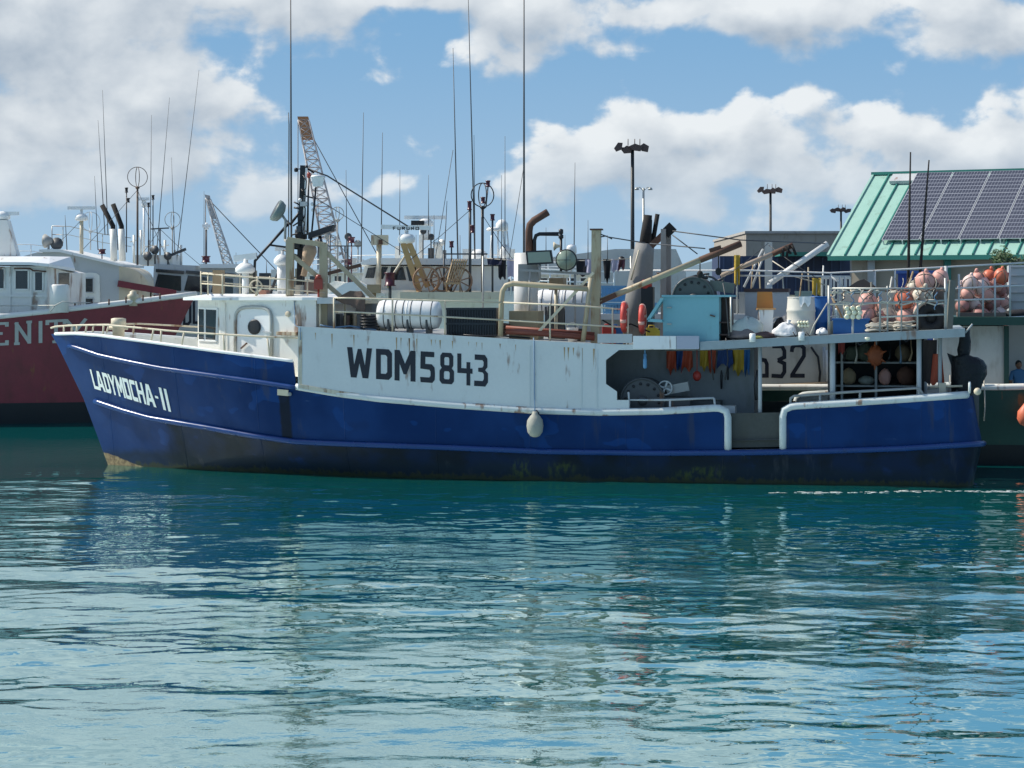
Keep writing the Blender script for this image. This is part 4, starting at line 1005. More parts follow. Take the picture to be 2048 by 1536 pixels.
# horn pole and small dome
mb = MB(); mb.tube([P(1122,545,1.9), P(1122,478,1.9)], .035, 7); mb.lathe(P(1122,478,1.9), (0,0,1), [(0,.03),(.02,.065),(.10,.065),(.12,.035),(.14,.06),(.24,.06),(.26,.02)], 10); hp = mb.build('signal_pole', BLACK, boat)
mb = MB(); mb.lathe(P(1120,492,1.8), (-1,-.1,-.05), [(0,.03),(.08,.05),(.16,.12)], 12); mb.build('horn', CREAM, hp)
mb = MB(); mb.lathe(P(1143,508,1.9), (0,0,1), [(0,.10),(.02,.13),(.16,.13),(.22,.11),(.25,.04)], 14); mb.tube([P(1143,508,1.9), P(1143,545,1.7)], .03, 6); mb.build('antenna_dome', WHITE_C, hp)
# tan locker and white locker on deck
mb = MB(); F.pbox(mb, 1018, 1076, 622, 668, 1.2, .9, z0=deckz(1040,1.2)-.01); mb.build('tan_locker', paint('tan_locker_paint',(.33,.27,.16),.6,.15,grime=.3), boat)
mb = MB(); F.pbox(mb, 1130, 1172, 606, 662, 2.6, .9, z0=deckz(1150,2.6)-.01); mb.build('white_locker', LTGREY, boat)
mb = MB(); F.pbox(mb, 1096, 1128, 612, 660, 2.9, .7, z0=deckz(1110,2.9)-.01); mb.build('dark_locker', DKGREY, boat)
mb = MB(); F.pbox(mb, 1098, 1126, 556, 580, 2.4, .6); mb.build('wooden_box', TANWOOD, boat)
mb = MB(); mb.tube([P(1112,578,2.7), P(1112,668,2.7)], .05, 6); mb.build('box_post', CREAM, boat)

# laundry on a line
mb = MB(); mb.tube([P(966,516,4.2), P(1050,523,4.2), P(1120,520,4.2), P(1190,522,4.2), P(1262,517,4.2)], .012, 5); line = mb.build('clothes_line', ROPE, None, 'thin clothes line strung behind the funnel', 'line')
for px in (966, 1262):
    mb = MB(); a = P(px, 512, 4.2); mb.tube([a, Vector((a.x,a.y,deckz(px,4.2)-.02))], .03, 6); mb.build('line_post', GALV, boat)
def garment(name, label, cat, mat, x0, x1, y0, y1, v, cut=0.0, fr=P, grp=None, seed=0, taper=0.1, ph=0.045):
    rg = random.Random(seed); rows = []; n = 7; k = 6
    for j in range(k+1):
        f = j/k; row = []
        for i in range(n+1):
            gx = i/n; xx = x0 + (x1-x0)*(gx + (0.5-gx)*taper*f); yy = y0 + (y1-y0)*f*(1 - cut*abs(math.sin(gx*math.pi*1.5+seed)))
            row.append(fr(xx, yy, v + ph*math.sin(gx*9+seed+f*2)*(.3+f) + .01*rg.random()))
        rows.append(row)
    mb = MB(); mb.grid(rows); mb.grid([[p + w3*.03 for p in r] for r in rows])
    return mb.build(name, mat, None, label, cat, grp)
garment('shirt', 'black shirt at the funnel end of the clothes line', 'shirt', NAVY, 974, 1004, 516, 531, 4.2, .1, seed=1)
garment('trousers', 'dark trousers hanging on the clothes line left of the lavender towel', 'trousers', BLACKCL, 996, 1012, 517, 562, 4.2, .2, seed=2)
garment('towel', 'lavender towel hung on the clothes line against the funnel', 'towel', LAVCL, 1014, 1034, 518, 556, 4.2, .1, seed=3)
garment('shirt', 'black shirt hanging right of the round floodlight', 'shirt', BLACKCL, 1152, 1180, 518, 556, 4.2, .2, seed=4)
garment('towel', 'pale grey towel crumpled under the round floodlight', 'towel', WHITECL, 1138, 1160, 534, 562, 3.6, .3, lambda x,y,v: P(x,y,v), seed=5) if False else None
garment('shirt', 'lavender shirt with white patch on the clothes line beside the davit post', 'shirt', LAVCL, 1170, 1188, 519, 552, 4.15, .2, seed=6)
garment('trousers', 'black trousers dangling on the clothes line right of the davit post', 'trousers', BLACKCL, 1206, 1222, 518, 572, 4.2, .3, seed=7, taper=.4)
garment('shirt', 'mauve shirt on the clothes line next to dangling black trousers', 'shirt', LAVCL, 1222, 1238, 518, 546, 4.2, .2, seed=8)
garment('cap', 'dark red cloth at the end of the clothes line', 'cloth', PURPLE, 1236, 1250, 518, 544, 4.2, .4, seed=9)

# life rings hung edge-on on the rail
for k, (px, y0, y1) in enumerate(((1249,602,666),(1285,607,669))):
    c = P(px, (y0+y1)/2, .35); Rr = (y1-y0)/2/FOC*c.y - .075
    lr = thing('life_ring', ('orange life ring hung edge-on at the end of the rail, farther from the turquoise locker', 'orange life ring hung edge-on just forward of the turquoise locker')[k], 'life ring', (c.x,c.y,c.z-Rr-.075), 0, 'life rings on the upper deck')
    ax = u3*.995 - w3*.02
    mb = MB(); mb.torus(c, ax, Rr, .075, 28, 10); mb.build('ring', REDP, lr)
    x = ax.normalized().orthogonal().normalized(); y = ax.normalized().cross(x)
    for j in range(4):
        an = j*math.pi/2+.5; mb = MB(); mb.tube([c+(x*math.cos(an+d)+y*math.sin(an+d))*Rr for d in (-.12,0,.12)], .08, 10); mb.build('white_band', PINK, lr)
    mb = MB(); p_ = c + Vector((0,0,-Rr*.2)) + w3*.0; b_ = ud(px, .75); mb.tube([b_-Vector((0,0,.02)), Vector((b_.x,b_.y,c.z+Rr*.9))], .04, 6); mb.tube([Vector((b_.x,b_.y,c.z+Rr*.9)), c+Vector((0,0,Rr*.9))], .03, 6); mb.build('ring_post', TANWOOD, boat)

# turquoise gear locker with its bracket
s0_l, s1_l = F.s_of(1438,.25), F.s_of(1326,.25); zl0 = min(udeck(s0_l), cdeck(s0_l))-.05; zl1 = P(1380,594,.25).z
mb = MB(); F.box(mb, s0_l, s1_l, .25, 1.9, zl0, zl1); lk = mb.build('gear_locker', TEAL, boat, label='turquoise gear locker with slanted bracket at its forward end')
mb = MB(); F.box(mb, F.s_of(1462,.2), s1_l+.03, .2, 1.95, zl1, zl1+.05); mb.build('locker_lid', TEAL, lk)
mb = MB()
A_, B_, C_ = P(1326,597,.25), P(1298,640,.25), P(1326,642,.25)
for a, b in ((A_,B_),(B_,C_)): mb.beam(a, b, .07, .5, up=w3)
mb.build('locker_bracket', TEAL, lk)
mb = MB(); F.box(mb, F.s_of(1456,.3), s0_l-.01, .9, 1.9, zl0, zl1-.01)
for z in (zl0+.02, zl0+.3, zl0+.6): F.box(mb, F.s_of(1456,.3), s0_l-.01, .3, .9, z, z+.03)
mb.build('locker_shelves', paint('dark_brown_shelf',(.05,.03,.025),.7,.3), lk)
# main line spool on top of the locker
sp = thing('line_spool', 'big dark grey longline spool behind the turquoise gear locker lid', 'spool', F(F.s_of(1390,2.6), 2.6, udeck(6)), 0)
reel(sp, P(1390,596,2.5), .54, .9, paint('spool_grey',(.085,.09,.09),.5,.2), w3)
mb = MB(); mb.tube([P(1352,600,2.1), P(1356,575,2.1), P(1372,558,2.1), P(1392,552,2.1), P(1416,556,2.1)], .04, 7); mb.build('spool_guard', BLACK, sp)
mb = MB(); mb.beam(P(1420,570,2.3), P(1468,577,2.3), .3, .26); mb.build('spool_motor', paint('olive_grey',(.14,.15,.13),.5,.2,grime=.3), sp)
mb = MB()
for a, b in (((1412,552),(1440,566)),((1425,575),(1448,555)),((1445,560),(1452,580)),((1400,556),(1418,548))): mb.tube([P(*a,2.2), P((a[0]+b[0])/2, (a[1]+b[1])/2-4, 2.25), P(*b,2.2)], .03, 6)
mb.build('hydraulic_hoses', DKGREY, sp)
mb = MB(); F.pbox(mb, 1362, 1462, 600, 640, 2.3, .9, z0=udeck(6)-.02); mb.build('spool_stand', DKGREY, sp)

# booms: a long one stowed from the davit post, one beyond it
def boom(name, pts, r, mat, parent, tip=None, rough_tip=None):
    mb = MB(); mb.tube(pts, r, 9); b = mb.build(name, mat, parent)
    if tip: 
        mb = MB(); mb.tube(tip, [x*1.12 for x in (r if isinstance(r, list) else [r]*len(tip))][:len(tip)], 9); mb.build('boom_end', rough_tip or RUST, b)
    return b
bm1 = boom('boom', [P(1199,603,.6), P(1400,520,1.2)], .075, BEIGE, boat, [P(1400,520,1.2), P(1482,487,1.45)])
mb = MB(); mb.beam(P(1196,606,.6), P(1232,589,.65), .14, .12); mb.build('boom_heel', RUST, bm1)
for (px, py, ln) in ((1400,518,24),(1437,506,30)):
    mb = MB(); a = P(px,py,1.3); b = P(px, py+ln, 1.3); mb.tube([a, b], .015, 5); mb.lathe(b, (0,0,-1), [(0,.04),(.05,.08),(.14,.07),(.18,.03)], 8); mb.build('hanging_block', SOOT, bm1)
mb = MB(); mb.beam(P(1420,505,1.3), P(1443,498,1.35), .12, .2); mb.build('boom_tackle', RUST, bm1)
# wires
for pts in ([P(1200,468,.6), P(1216,474,.7), P(1290,486,2.6)], [P(1345,462,3.2), P(1480,480,3.0), P(1650,487,7.2)], [P(1200,474,.6), P(1212,472,.65), P(1224,478,.7)], [P(1300,487,3.0), P(1410,497,1.3)], [P(1345,470,3.2), P(1395,508,3.1)], [P(1446,566,.4), P(1452,600,.3), P(1458,672,.1)]):
    mb = MB(); mb.tube(pts, .016, 5); mb.build('rigging_wire', DKGREY, boat)
# gantry posts amidships
for px, v, y0 in ((1327,3.2,458),(1337,3.5,456)):
    mb = MB(); b = ud(px, v); mb.beam(Vector((b.x,b.y,b.z-.03)), P(px,y0,v), .13, .13, up=w3); mb.build('derrick_post', paint('pinkish_grey_steel',(.33,.28,.25),.55,.15,rust=.35,grime=.2), boat)
mb = MB(); mb.beam(P(1302,492,3.3), P(1345,452,3.3), .12, .16); mb.build('derrick_arm', RUST, boat)
mb = MB(); mb.beam(P(1330,468,3.3), P(1346,452,3.3), .16, .26); mb.build('derrick_head', SOOT, boat)
# leaning funnel of the auxiliary engine with two burnt pipes
mb = MB(); a = ud(1266, 4.0); b = P(1290, 487, 4.0); dd_ = (b-a).normalized(); L_ = (b-a).length
mb.lathe(a - dd_*.05, dd_, [(0,.36),(L_*.55,.34),(L_*.9,.27),(L_+.05,.25),(L_+.06,.18)], 20); lf = mb.build('leaning_funnel', paint('sooty_grey_funnel',(.24,.24,.23),.7,.25,grime=.7,rust=.15), boat)
mb = MB(); mb.tube([P(1287,500,4.0), P(1292,470,3.9), P(1296,430,3.9)], [.14,.15,.11], 10); mb.tube([P(1298,500,4.0), P(1300,440,4.1)], .06, 8); mb.build('burnt_pipe', SOOT, lf)
mb = MB(); mb.tube([P(1303,500,4.1), P(1315,428,4.1)], .06, 8); mb.build('burnt_pipe', SOOT, lf)
mb = MB(); mb.tube([P(1262,560,3.7), P(1278,500,3.6)], .025, 6); mb.build('funnel_pipe', CREAM, lf)
# drum of floats beside it
mb = MB(); F.pbox(mb, 1282, 1306, 574, 602, 3.0, .4, z0=udeck(8)-.02); mb.build('engine_box', BLACK, boat)
mb = MB(); mb.ball(P(1291,570,3.1), (.17,.15,.14), 12, jit=.15); mb.build('red_float', REDP, None, 'small red float lying on the black engine box by the leaning funnel', 'float')
# ------------------------------------------------------------------ gear on and under the after canopy
# canopy rails
mb = MB()
for pts in ([P(1658,577,.15), P(1890,577,.15)], [P(1658,586,.15), P(1770,583,.15)], [P(1658,609,.15), P(1890,601,.15)], [P(1762,634,.15), P(1890,629,.15)], [P(1462,594,.15), P(1462,664,.15)]): mb.tube(pts, .028, 6)
crl = mb.build('canopy_rail', GALV, boat)
for px, y0 in ((1658,571),(1760,585),(1775,572),(1803,577),(1835,600),(1891,556)):
    mb = MB(); a = P(px,y0,.15); mb.tube([a, Vector((a.x,a.y,cd(px,.15).z-.03))], .034 if px in (1658,1891) else .024, 7); mb.build('stanchion', GALV, crl)
mb = MB(); mb.tube([P(1655,606,.12), P(1628,650,.12), P(1620,670,.0)], .02, 6); mb.build('rope_stay', ROPE, crl)
mb = MB(); b = cd(1898, .5); mb.beam(Vector((b.x,b.y,b.z-.03)), P(1905,560,.5), .16, .14); mb.build('rail_end_post', WOOD, crl)
# orange chair on a white bin
a = cd(1531, 1.2)
mb = MB(); top_ = P(1531,619,1.2).z; mb.box8([a+Vector((x*.17,y*.17,0)) for x,y in ((-.85,-.85),(.85,-.85),(.85,.85),(-.85,.85))] + [Vector((a.x+x*.18,a.y+y*.18,top_)) for x,y in ((-1,-1),(1,-1),(1,1),(-1,1))]); mb.build('white_bin', WHITE_C, None, 'tall white plastic bin under the orange chair', 'bin')
ch = thing('orange_chair', 'orange moulded chair seat facing out on top of the white bin', 'chair', (a.x,a.y,top_))
mb = MB(); rows = []
for j in range(6):
    f = j/5; rows.append([Vector((a.x + (-.21+.42*i/6)*(1-.12*f), a.y + .12 - .04*math.sin(math.pi*i/6) + .04*f, top_+.02+.42*f)) for i in range(7)])
mb.grid(rows); mb.grid([[p+Vector((0,.03,0)) for p in r] for r in rows]); mb.build('backrest', paint('orange_chair_shell',(.52,.21,.035),.45,.08), ch)
mb = MB(); mb.box((a.x-.23,a.y-.22,top_-.005),(a.x+.23,a.y+.16,top_+.035)); mb.build('seat', paint('orange_seat_edge',(.62,.32,.12),.45,.08), ch)
# barrels
def barrel(px, v, rad, py_top, mat, label, base=cd, rim=True):
    b = base(px, v); h = P(px, py_top, v).z - b.z
    br = thing('barrel', label, 'barrel', b)
    mb = MB(); mb.lathe(b, (0,0,1), [(0,rad*.92),(.04,rad*.96),(h*.3,rad),(h*.32,rad*1.03),(h*.36,rad*1.03),(h*.38,rad),(h*.62,rad),(h*.64,rad*1.03),(h*.68,rad*1.03),(h*.7,rad),(h*.96,rad*.95),(h,rad*.93),(h,rad*.85)], 24); mb.build('drum', mat, br)
    if rim: mb = MB(); mb.torus(b+Vector((0,0,h)), (0,0,1), rad*.93, .018, 24, 6); mb.build('rim', mat, br)
    return br
barrel(1602, .9, .35, 595, paint('old_white_plastic',(.62,.60,.53),.5,.08,grime=.2), 'white plastic barrel with a rag over its rim, next to the blue one')
barrel(1640, 1.5, .30, 594, BLUEP, 'blue plastic barrel standing behind the white barrel')
garment('rag', 'pale rag draped over the rim of the white barrel', 'rag', WHITECL, 1598, 1622, 593, 617, .53, .5, seed=12, ph=.012)
# sacks and bundles
def lump(name, label, cat, mat, px, py, v, rx, ry, rz, seed, rest=cd, squash=.35, n=18):
    rg = random.Random(seed); mb = MB(); b = rest(px, v); k = 12; rows = []
    ph = [rg.random()*6.28 for _ in range(6)]
    for i in range(k+1):
        th = math.pi*i/k; row = []
        for j in range(n):
            a_ = 2*math.pi*j/n; r = 1 + .10*math.sin(3*a_+ph[0]+th*2) + .07*math.sin(5*a_+ph[1]-th*3) + .05*math.sin(7*th+ph[2]+a_)
            z = math.cos(th)*rz*r
            row.append(Vector((b.x + rx*math.sin(th)*math.cos(a_)*r, b.y + ry*math.sin(th)*math.sin(a_)*r, b.z + max(z*(1 if z > 0 else squash) + rz*squash*.9, -.012))))
        rows.append(row)
    mb.grid(rows, close=True)
    return mb.build(name, mat, None, label, cat, recalc=False)
lump('white_sack', 'full white sack slumped at the canopy edge beside the white barrel', 'sack', BAGW, 1571, 645, .5, .30, .26, .26, 3)
mb = MB(); b = cd(1577, .5); mb.lathe(b+Vector((0,0,.30)), (.1,0,1), [(0,.05),(.05,.035),(.12,.06)], 10); mb.build('sack_neck', BAGW, bpy.data.objects['white_sack'])
lump('net_bundle', 'bundled dirty net and cloth at the canopy edge under the pale sheet', 'net', paint('grubby_net',(.20,.17,.16),.9,.3,bump=.03), 1490, 650, .6, .45, .3, .20, 5)
lump('pale_sheet', 'crumpled pale green and white sheet on the net bundle', 'sheet', paint('pale_green_sheet',(.50,.56,.52),.7,.25,bump=.03), 1495, 630, .7, .40, .28, .40, 8)
lump('brown_rag_heap', 'small brown heap of rags between net bundle and white sack', 'rags', paint('brown_rags',(.10,.06,.055),.9,.3,bump=.03), 1530, 655, .4, .28, .2, .12, 9)
lump('yellow_rag', 'small yellowish rag at the canopy edge before the net bundle', 'rag', paint('yellow_rag_cloth',(.42,.38,.10),.9,.2,bump=.02), 1517, 660, .25, .16, .1, .06, 10)
lump('dark_bundle', 'dark bundle stuffed between the orange chair and the white barrel', 'bundle', BLACKCL, 1560, 625, 1.3, .17, .2, .34, 11)
# square grey tank behind the chair
mb = MB(); F.pbox(mb, 1490, 1575, 584, 640, 3.2, .9, z0=cd(1530,3.2).z-.01); tk = mb.build('grey_tank', LTGREY, None, 'square light grey tank behind the orange chair', 'tank')
mb = MB(); F.pbox(mb, 1488, 1577, 577, 584, 3.17, .96); mb.build('lid', paint('dark_lid',(.08,.05,.045),.7,.3), tk)
# lamp clusters
def lamps(px0, px1, py0, py1, v, cols, rows_, r, label, stagger=True):
    b = cd((px0+px1)/2, v); lt = thing('lamp_cluster', label, 'lamp', b)
    mb = MB(); F.pbox(mb, px0, px1, py0, py1, v, .1); mb.build('lamp_frame', GREY, lt)
    mb = MB(); mb.tube([F(F.s_of((px0+px1)/2, v+.05), v+.05, b.z-.02), P((px0+px1)/2, py1-2, v+.05)], .03, 6); mb.build('lamp_post', LTGREY, lt)
    for j in range(rows_):
        for i in range(cols):
            f = (i + .5 + (.25 if stagger and j % 2 else -.0))/cols
            if f > 1: continue
            c = P(px0 + (px1-px0)*min(.95, f), py0 + (py1-py0)*(j+.5)/rows_, v-.02); mb = MB(); mb.lathe(c, -w3, [(0,r),(.03,r),(.06,r*.6),(.07,.01)], 12); mb.build('bulb', BULB, lt)
    return lt
lamps(1688, 1723, 612, 638, .25, 3, 3, .065, 'cluster of big pale work lamps above the blue bin')
lamps(1594, 1618, 641, 655, .22, 4, 2, .04, 'low cluster of yellowish lamps at the foot of the white barrel')
# blue bin, ropes, tyre
mb = MB(); F.pbox(mb, 1666, 1738, 640, 666, .7, .7, z0=cd(1700,.7).z-.01); b_ = mb.build('blue_bin', BLUEP, None, 'low blue plastic bin behind the lamp cluster', 'bin')
mb = MB(); F.pbox(mb, 1664, 1740, 637, 641, .66, .78); mb.build('rim', BLUEP, b_)
for k, (px, v, rr, lab) in enumerate(((1752,.6,.22,'flat coil of pale rope beside the blue bin'),(1782,.8,.26,'loose coil of pale rope between blue bin and tyre'),(1808,.5,.24,'pale rope coil lying against the tyre'))):
    b = cd(px, v); mb = MB(); pts = []
    for i in range(90):
        a_ = i*.42; r = rr*(.75 + .25*math.sin(i*.13+k)); pts.append(b + Vector((r*math.cos(a_)*1.2, r*math.sin(a_)*.8, .03 + i*.0022 + .012*math.sin(i*1.3))))
    mb.tube(pts, .022, 5); mb.build('rope_coil', ROPE, None, lab, 'rope')
c = cd(1862, .7) + Vector((0,0,.30)); 
ty = thing('tyre', 'black rubber tyre standing on the canopy edge with a pale hose around it', 'tyre', (c.x,c.y,c.z-.30))
mb = MB(); mb.torus(c, w3, .26, .13, 28, 12); mb.build('tread', TYRE, ty)
mb = MB(); mb.lathe(c - w3*.02, w3, [(0,.16),(.05,.16)], 20); mb.build('infill', TYRE, ty)
mb = MB(); pts = [c - w3*.12 + (u3*math.cos(a_)+Vector((0,0,1))*math.sin(a_))*.41 for a_ in np.linspace(.2,1.9,12)]; mb.tube(pts, .035, 7); mb.build('hose', ROPE, None, 'pale hose curved over the top of the black tyre', 'hose')
mb = MB(); F.pbox(mb, 1836, 1888, 640, 664, .9, .5, z0=cd(1862,.9).z-.01); mb.build('black_crate_box', BLACK, None, 'low black box behind the tyre on the canopy', 'box')
# wooden and cream boxes
mb = MB(); F.pbox(mb, 1688, 1718, 588, 664, 1.6, .6, z0=cd(1700,1.6).z-.01); mb.build('cream_box', CREAM, None, 'tall cream box behind the lamp cluster', 'box')
mb = MB(); F.pbox(mb, 1760, 1790, 585, 664, 1.9, .6, z0=cd(1775,1.9).z-.01); mb.build('pale_green_box', paint('pale_green_plastic',(.45,.50,.42),.5,.1,grime=.3), None, 'pale green box between pink floats behind the canopy rail', 'box')
mb = MB(); mb.prism([P(x,y,3.0) for x,y in ((1692,577),(1715,562),(1728,558),(1750,572),(1752,580),(1692,582))], w3*.9); cv = mb.build('grey_cover', paint('dark_grey_cover',(.10,.085,.075),.85,.2), None, 'dark grey humped cover on a stand behind the canopy rail', 'cover')
mb = MB(); F.pbox(mb, 1698, 1746, 579, 664, 3.05, .8, z0=cd(1720,3.0).z-.01); mb.build('stand', DKGREY, cv)
# floats
def flo(px, py, v, r, mat, label, grp='net floats'):
    c = P(px, py, v); f_ = thing('net_float', label, 'float', (c.x,c.y,c.z-r), 0, grp)
    mb = MB(); sq = RNG.uniform(.86,1.16); mb.ball(c, (r*RNG.uniform(.9,1.06),r,r*sq), 16, jit=.07); mb.build('ball', mat, f_)
    mb = MB(); mb.lathe(c+Vector((RNG.uniform(-.3,.3)*r, -.2*r, r*.9)), (RNG.uniform(-.4,.4),-.2,1), [(-.02,.06),(.05,.05),(.09,.03)], 8); mb.build('eye', mat, f_)
    mb = MB(); ax_ = Vector((RNG.uniform(-1,1), RNG.uniform(-1,1), RNG.uniform(-.4,.4))); mb.torus(c, ax_, r*1.01, .012, 18, 5); mb.torus(c, ax_.orthogonal(), r*1.01, .010, 18, 5); mb.build('lashing', NETG2, f_)
    return f_
NETG2 = paint('old_net_cord', (.20, .17, .13), .9, .3)
for k, (px, py, v, r, mt) in enumerate( ((1735,604,1.2,.23,PINK),(1738,628,1.2,.20,PINK),(1735,647,1.2,.2,PINK),(1808,600,1.0,.26,ORFLOAT),(1812,636,1.0,.25,PINK),(1845,592,1.5,.25,CRFLOAT),(1850,562,1.7,.24,PINK),(1880,557,1.9,.21,PINK),(1846,626,1.5,.25,PINK),(1876,590,1.8,.24,BROWN),(1880,622,1.8,.23,PINK),(1826,655,1.4,.14,ORFLOAT),(1762,640,1.2,.16,PINK))):
    flo(px, py, v, r, mt, ('upper of three pink floats beside the tall cream box', 'middle of three pink floats beside the tall cream box', 'lowest of three pink floats, behind the blue bin', 'bright orange float behind the canopy rail above a pink one',
        'pink float directly below the bright orange float', 'cream float above the tyre, under two pink floats', 'pink float topping the cream float over the tyre', 'pale pink float beside the corner post, highest of the heap',
        'pink float directly behind the tyre', 'brown float next to the cream float above the tyre', 'pink float between the tyre and the corner post', 'small orange float low among the rope coils', 'small pink float beside the flat rope coil')[k])
# tubs holding them up
mb = MB(); F.pbox(mb, 1720, 1892, 650, 664, .95, 1.6, z0=cd(1800,1).z-.04); mb.build('float_tray', DKGREY, None, 'dark shallow tray under the net floats on the canopy', 'tray')

# --- under the canopy: oilskins, shelf rack, covered motor
for k, (nm, mt, x0, x1, y0, y1, lab) in enumerate((
    ('oilskin', ORCL, 1333, 1352, 702, 752, 'dark orange oilskin hung first from the forward end under the deck'),
    ('oilskin', BLUECL, 1352, 1366, 702, 746, 'navy oilskin hung between two orange ones under the deck'),
    ('oilskin', ORCL, 1364, 1384, 702, 748, 'orange oilskin hung beside a dark float under the deck'),
    ('oilskin', YELCL, 1400, 1418, 700, 746, 'mustard yellow oilskin hung beside orange trousers'),
    ('oilskin', ORCL, 1416, 1432, 700, 752, 'orange oilskin trousers hung between yellow and blue gear'),
    ('oilskin', BLUECL, 1436, 1464, 698, 740, 'blue jacket hung under the canopy edge'),
    ('oilskin', YELCL, 1466, 1488, 698, 758, 'yellow oilskin trousers hung next to the light blue towel'),
    ('towel', paint('mid_blue_cloth',(.03,.14,.36),.85,.15,bump=.02), 1486, 1500, 698, 756, 'mid blue towel hung at the end of the oilskin row'))):
    garment(nm, lab, 'clothing', mt, x0, x1, y0, y1, 1.62, .32, seed=20+k, grp='oilskins under the deck', ph=.085, taper=.25*math.sin(k*2.1))
mb = MB(); mb.tube([P(1330,701,1.62), P(1505,698,1.62)], .02, 6); mb.build('hanging_rail', GALV, boat)
mb = MB(); mb.ball(P(1394,752,1.35), (.11,.11,.13), 12); mb.tube([P(1394,742,1.35), P(1394,700,1.35)], .01, 5); mb.build('red_float_ball', REDP, None, 'small red float hung on a cord among the oilskins', 'float')
mb = MB(); mb.tube([P(1290,699,.2), P(1290,708,.2)], .02, 6); mb.lathe(P(1290,708,.2), (0,0,-1), [(0,.04),(.12,.04),(.13,.05),(.33,.05),(.36,.02)], 10); mb.build('blue_bottle', LBLUE, None, 'blue and white bottle hung in the side opening', 'bottle')
for k, (px, y0, y1, r) in enumerate(((1443,752,778,.035),(1456,745,760,.03))):
    mb = MB(); mb.tube([P(px,y0-12,1.6), P(px,y0,1.6), P(px,y1,1.6)], [.012,r,r*.7], 7); mb.build('hung_knife', BLACK, None, ('long dark tool in a sheath hung on the grey bulkhead', 'short dark tool hung below the blue jacket')[k], 'tool')
mb = MB(); mb.tube([P(1515,740,.4), P(1513,770,.4), P(1514,800,.4)], [.03,.07,.05], 8); mb.build('hanging_hose', BLACK, None, 'thick black hose hung on the post by the gate', 'hose')
mb = MB(); F.pbox(mb, 1340, 1440, 802, 812, .9, .8, z0=zdk-.02); mb.build('work_table', DKGREY, boat)
mb = MB(); F.pbox(mb, 1443, 1470, 812, 850, .5, .5, z0=zdk-.02); mb.build('fish_box', LTGREY, None, 'light grey fish box on deck just inside the gate', 'box')
# rack full of gear on the after deck
rk = thing('gear_rack', 'dark rack of fishing gear under the after canopy', 'rack', F(F.s_of(1760,2.6), 2.6, zdk))
sR0, sR1 = F.s_of(1848,2.2), F.s_of(1668,2.2)
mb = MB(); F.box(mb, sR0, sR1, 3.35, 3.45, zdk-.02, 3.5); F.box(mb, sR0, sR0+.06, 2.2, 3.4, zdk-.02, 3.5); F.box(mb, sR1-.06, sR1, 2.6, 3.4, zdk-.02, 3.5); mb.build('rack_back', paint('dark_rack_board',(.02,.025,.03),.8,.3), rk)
for z in (P(1750,725,2.3).z, P(1750,772,2.3).z, P(1750,800,2.3).z):
    mb = MB(); F.box(mb, sR0, sR1, 2.3, 3.4, z-.025, z+.015); mb.build('shelf', GREY, rk)
for px in (1684, 1752, 1840):
    mb = MB(); s_ = F.s_of(px, 2.25); F.box(mb, s_-.03, s_+.03, 2.2, 2.28, zdk-.02, 3.5); mb.build('upright', GREY, rk)
def item(px, py, v, r, mat, nm, lab, cat, rest_z):
    c = P(px, py, v); mb = MB(); mb.ball((c.x, c.y, rest_z + r[2]*.97), r, 12, jit=.18); return mb.build(nm, mat, None, lab, cat)
zs1, zs2 = P(1750,725,2.3).z+.012, P(1750,772,2.3).z+.012
NETG = paint('dull_green_net',(.09,.11,.08),.9,.4,bump=.03)
for k, (px, v, r, mt, zz, lab) in enumerate((
    (1705,2.6,(.22,.2,.20),NETG,zs1,'dull green net bundle on the upper shelf near the red rag'),
    (1730,2.6,(.2,.2,.23),NETG,zs1,'dull green net bundle on the upper shelf beside the orange mesh star'),
    (1806,2.6,(.2,.2,.22),paint('tan_net',(.20,.15,.09),.9,.3,bump=.03),zs1,'tan net bundle on the upper shelf'),
    (1698,2.6,(.18,.2,.22),TANWOOD,zs2,'tan sack on the lower shelf of the gear rack'),
    (1733,2.6,(.2,.18,.12),paint('pale_tub',(.25,.27,.24),.6,.2),zs2,'pale tub on the lower shelf of the gear rack'),
    (1770,2.6,(.16,.16,.21),PINK,zs2,'pinkish float on the lower shelf of the gear rack'),
    (1812,2.6,(.24,.2,.24),paint('reddish_brown_coil',(.13,.06,.04),.9,.3,bump=.03),zs2,'reddish brown rope heap on the lower shelf'))):
    item(px, 0, v, r, mt, 'stored_gear', lab, 'gear', zz)
c = P(1750,712,2.1); mb = MB(); rgm = random.Random(17)
mb.ball(c, (.20,.09,.24), 16, jit=.35, rng=rgm)
for k in range(6):
    a_ = 2*math.pi*(k+.5*rgm.random())/6 + .2; d_ = u3*math.cos(a_) + Vector((0,0,math.sin(a_)*1.15)); mb.tube([c + d_*.14, c + d_*(.22+.10*rgm.random()) - w3*.04*rgm.random()], [.05,.012], 5)
mb.tube([c + Vector((0,0,.18)), Vector((c.x,c.y,3.55))], .012, 5); mb.build('orange_net_bag', STAR, None, 'ragged orange net bag hung in front of the gear rack', 'net')
garment('red_rag', 'dull red rag hung at the forward end of the gear rack', 'rag', paint('dull_red_cloth',(.28,.05,.04),.85,.2,bump=.02), 1676, 1690, 684, 712, 1.9, .3, seed=41)
garment('dark_curtain', 'dark strips of cloth hung at the after end of the gear rack', 'cloth', paint('dark_brown_cloth',(.05,.04,.04),.9,.3,bump=.02), 1846, 1874, 680, 772, 1.2, .1, seed=42)
garment('orange_cloth', 'long orange red cloth hung under the after end of the canopy', 'cloth', ORCL, 1866, 1884, 708, 774, 1.0, .15, seed=43, taper=-.6)
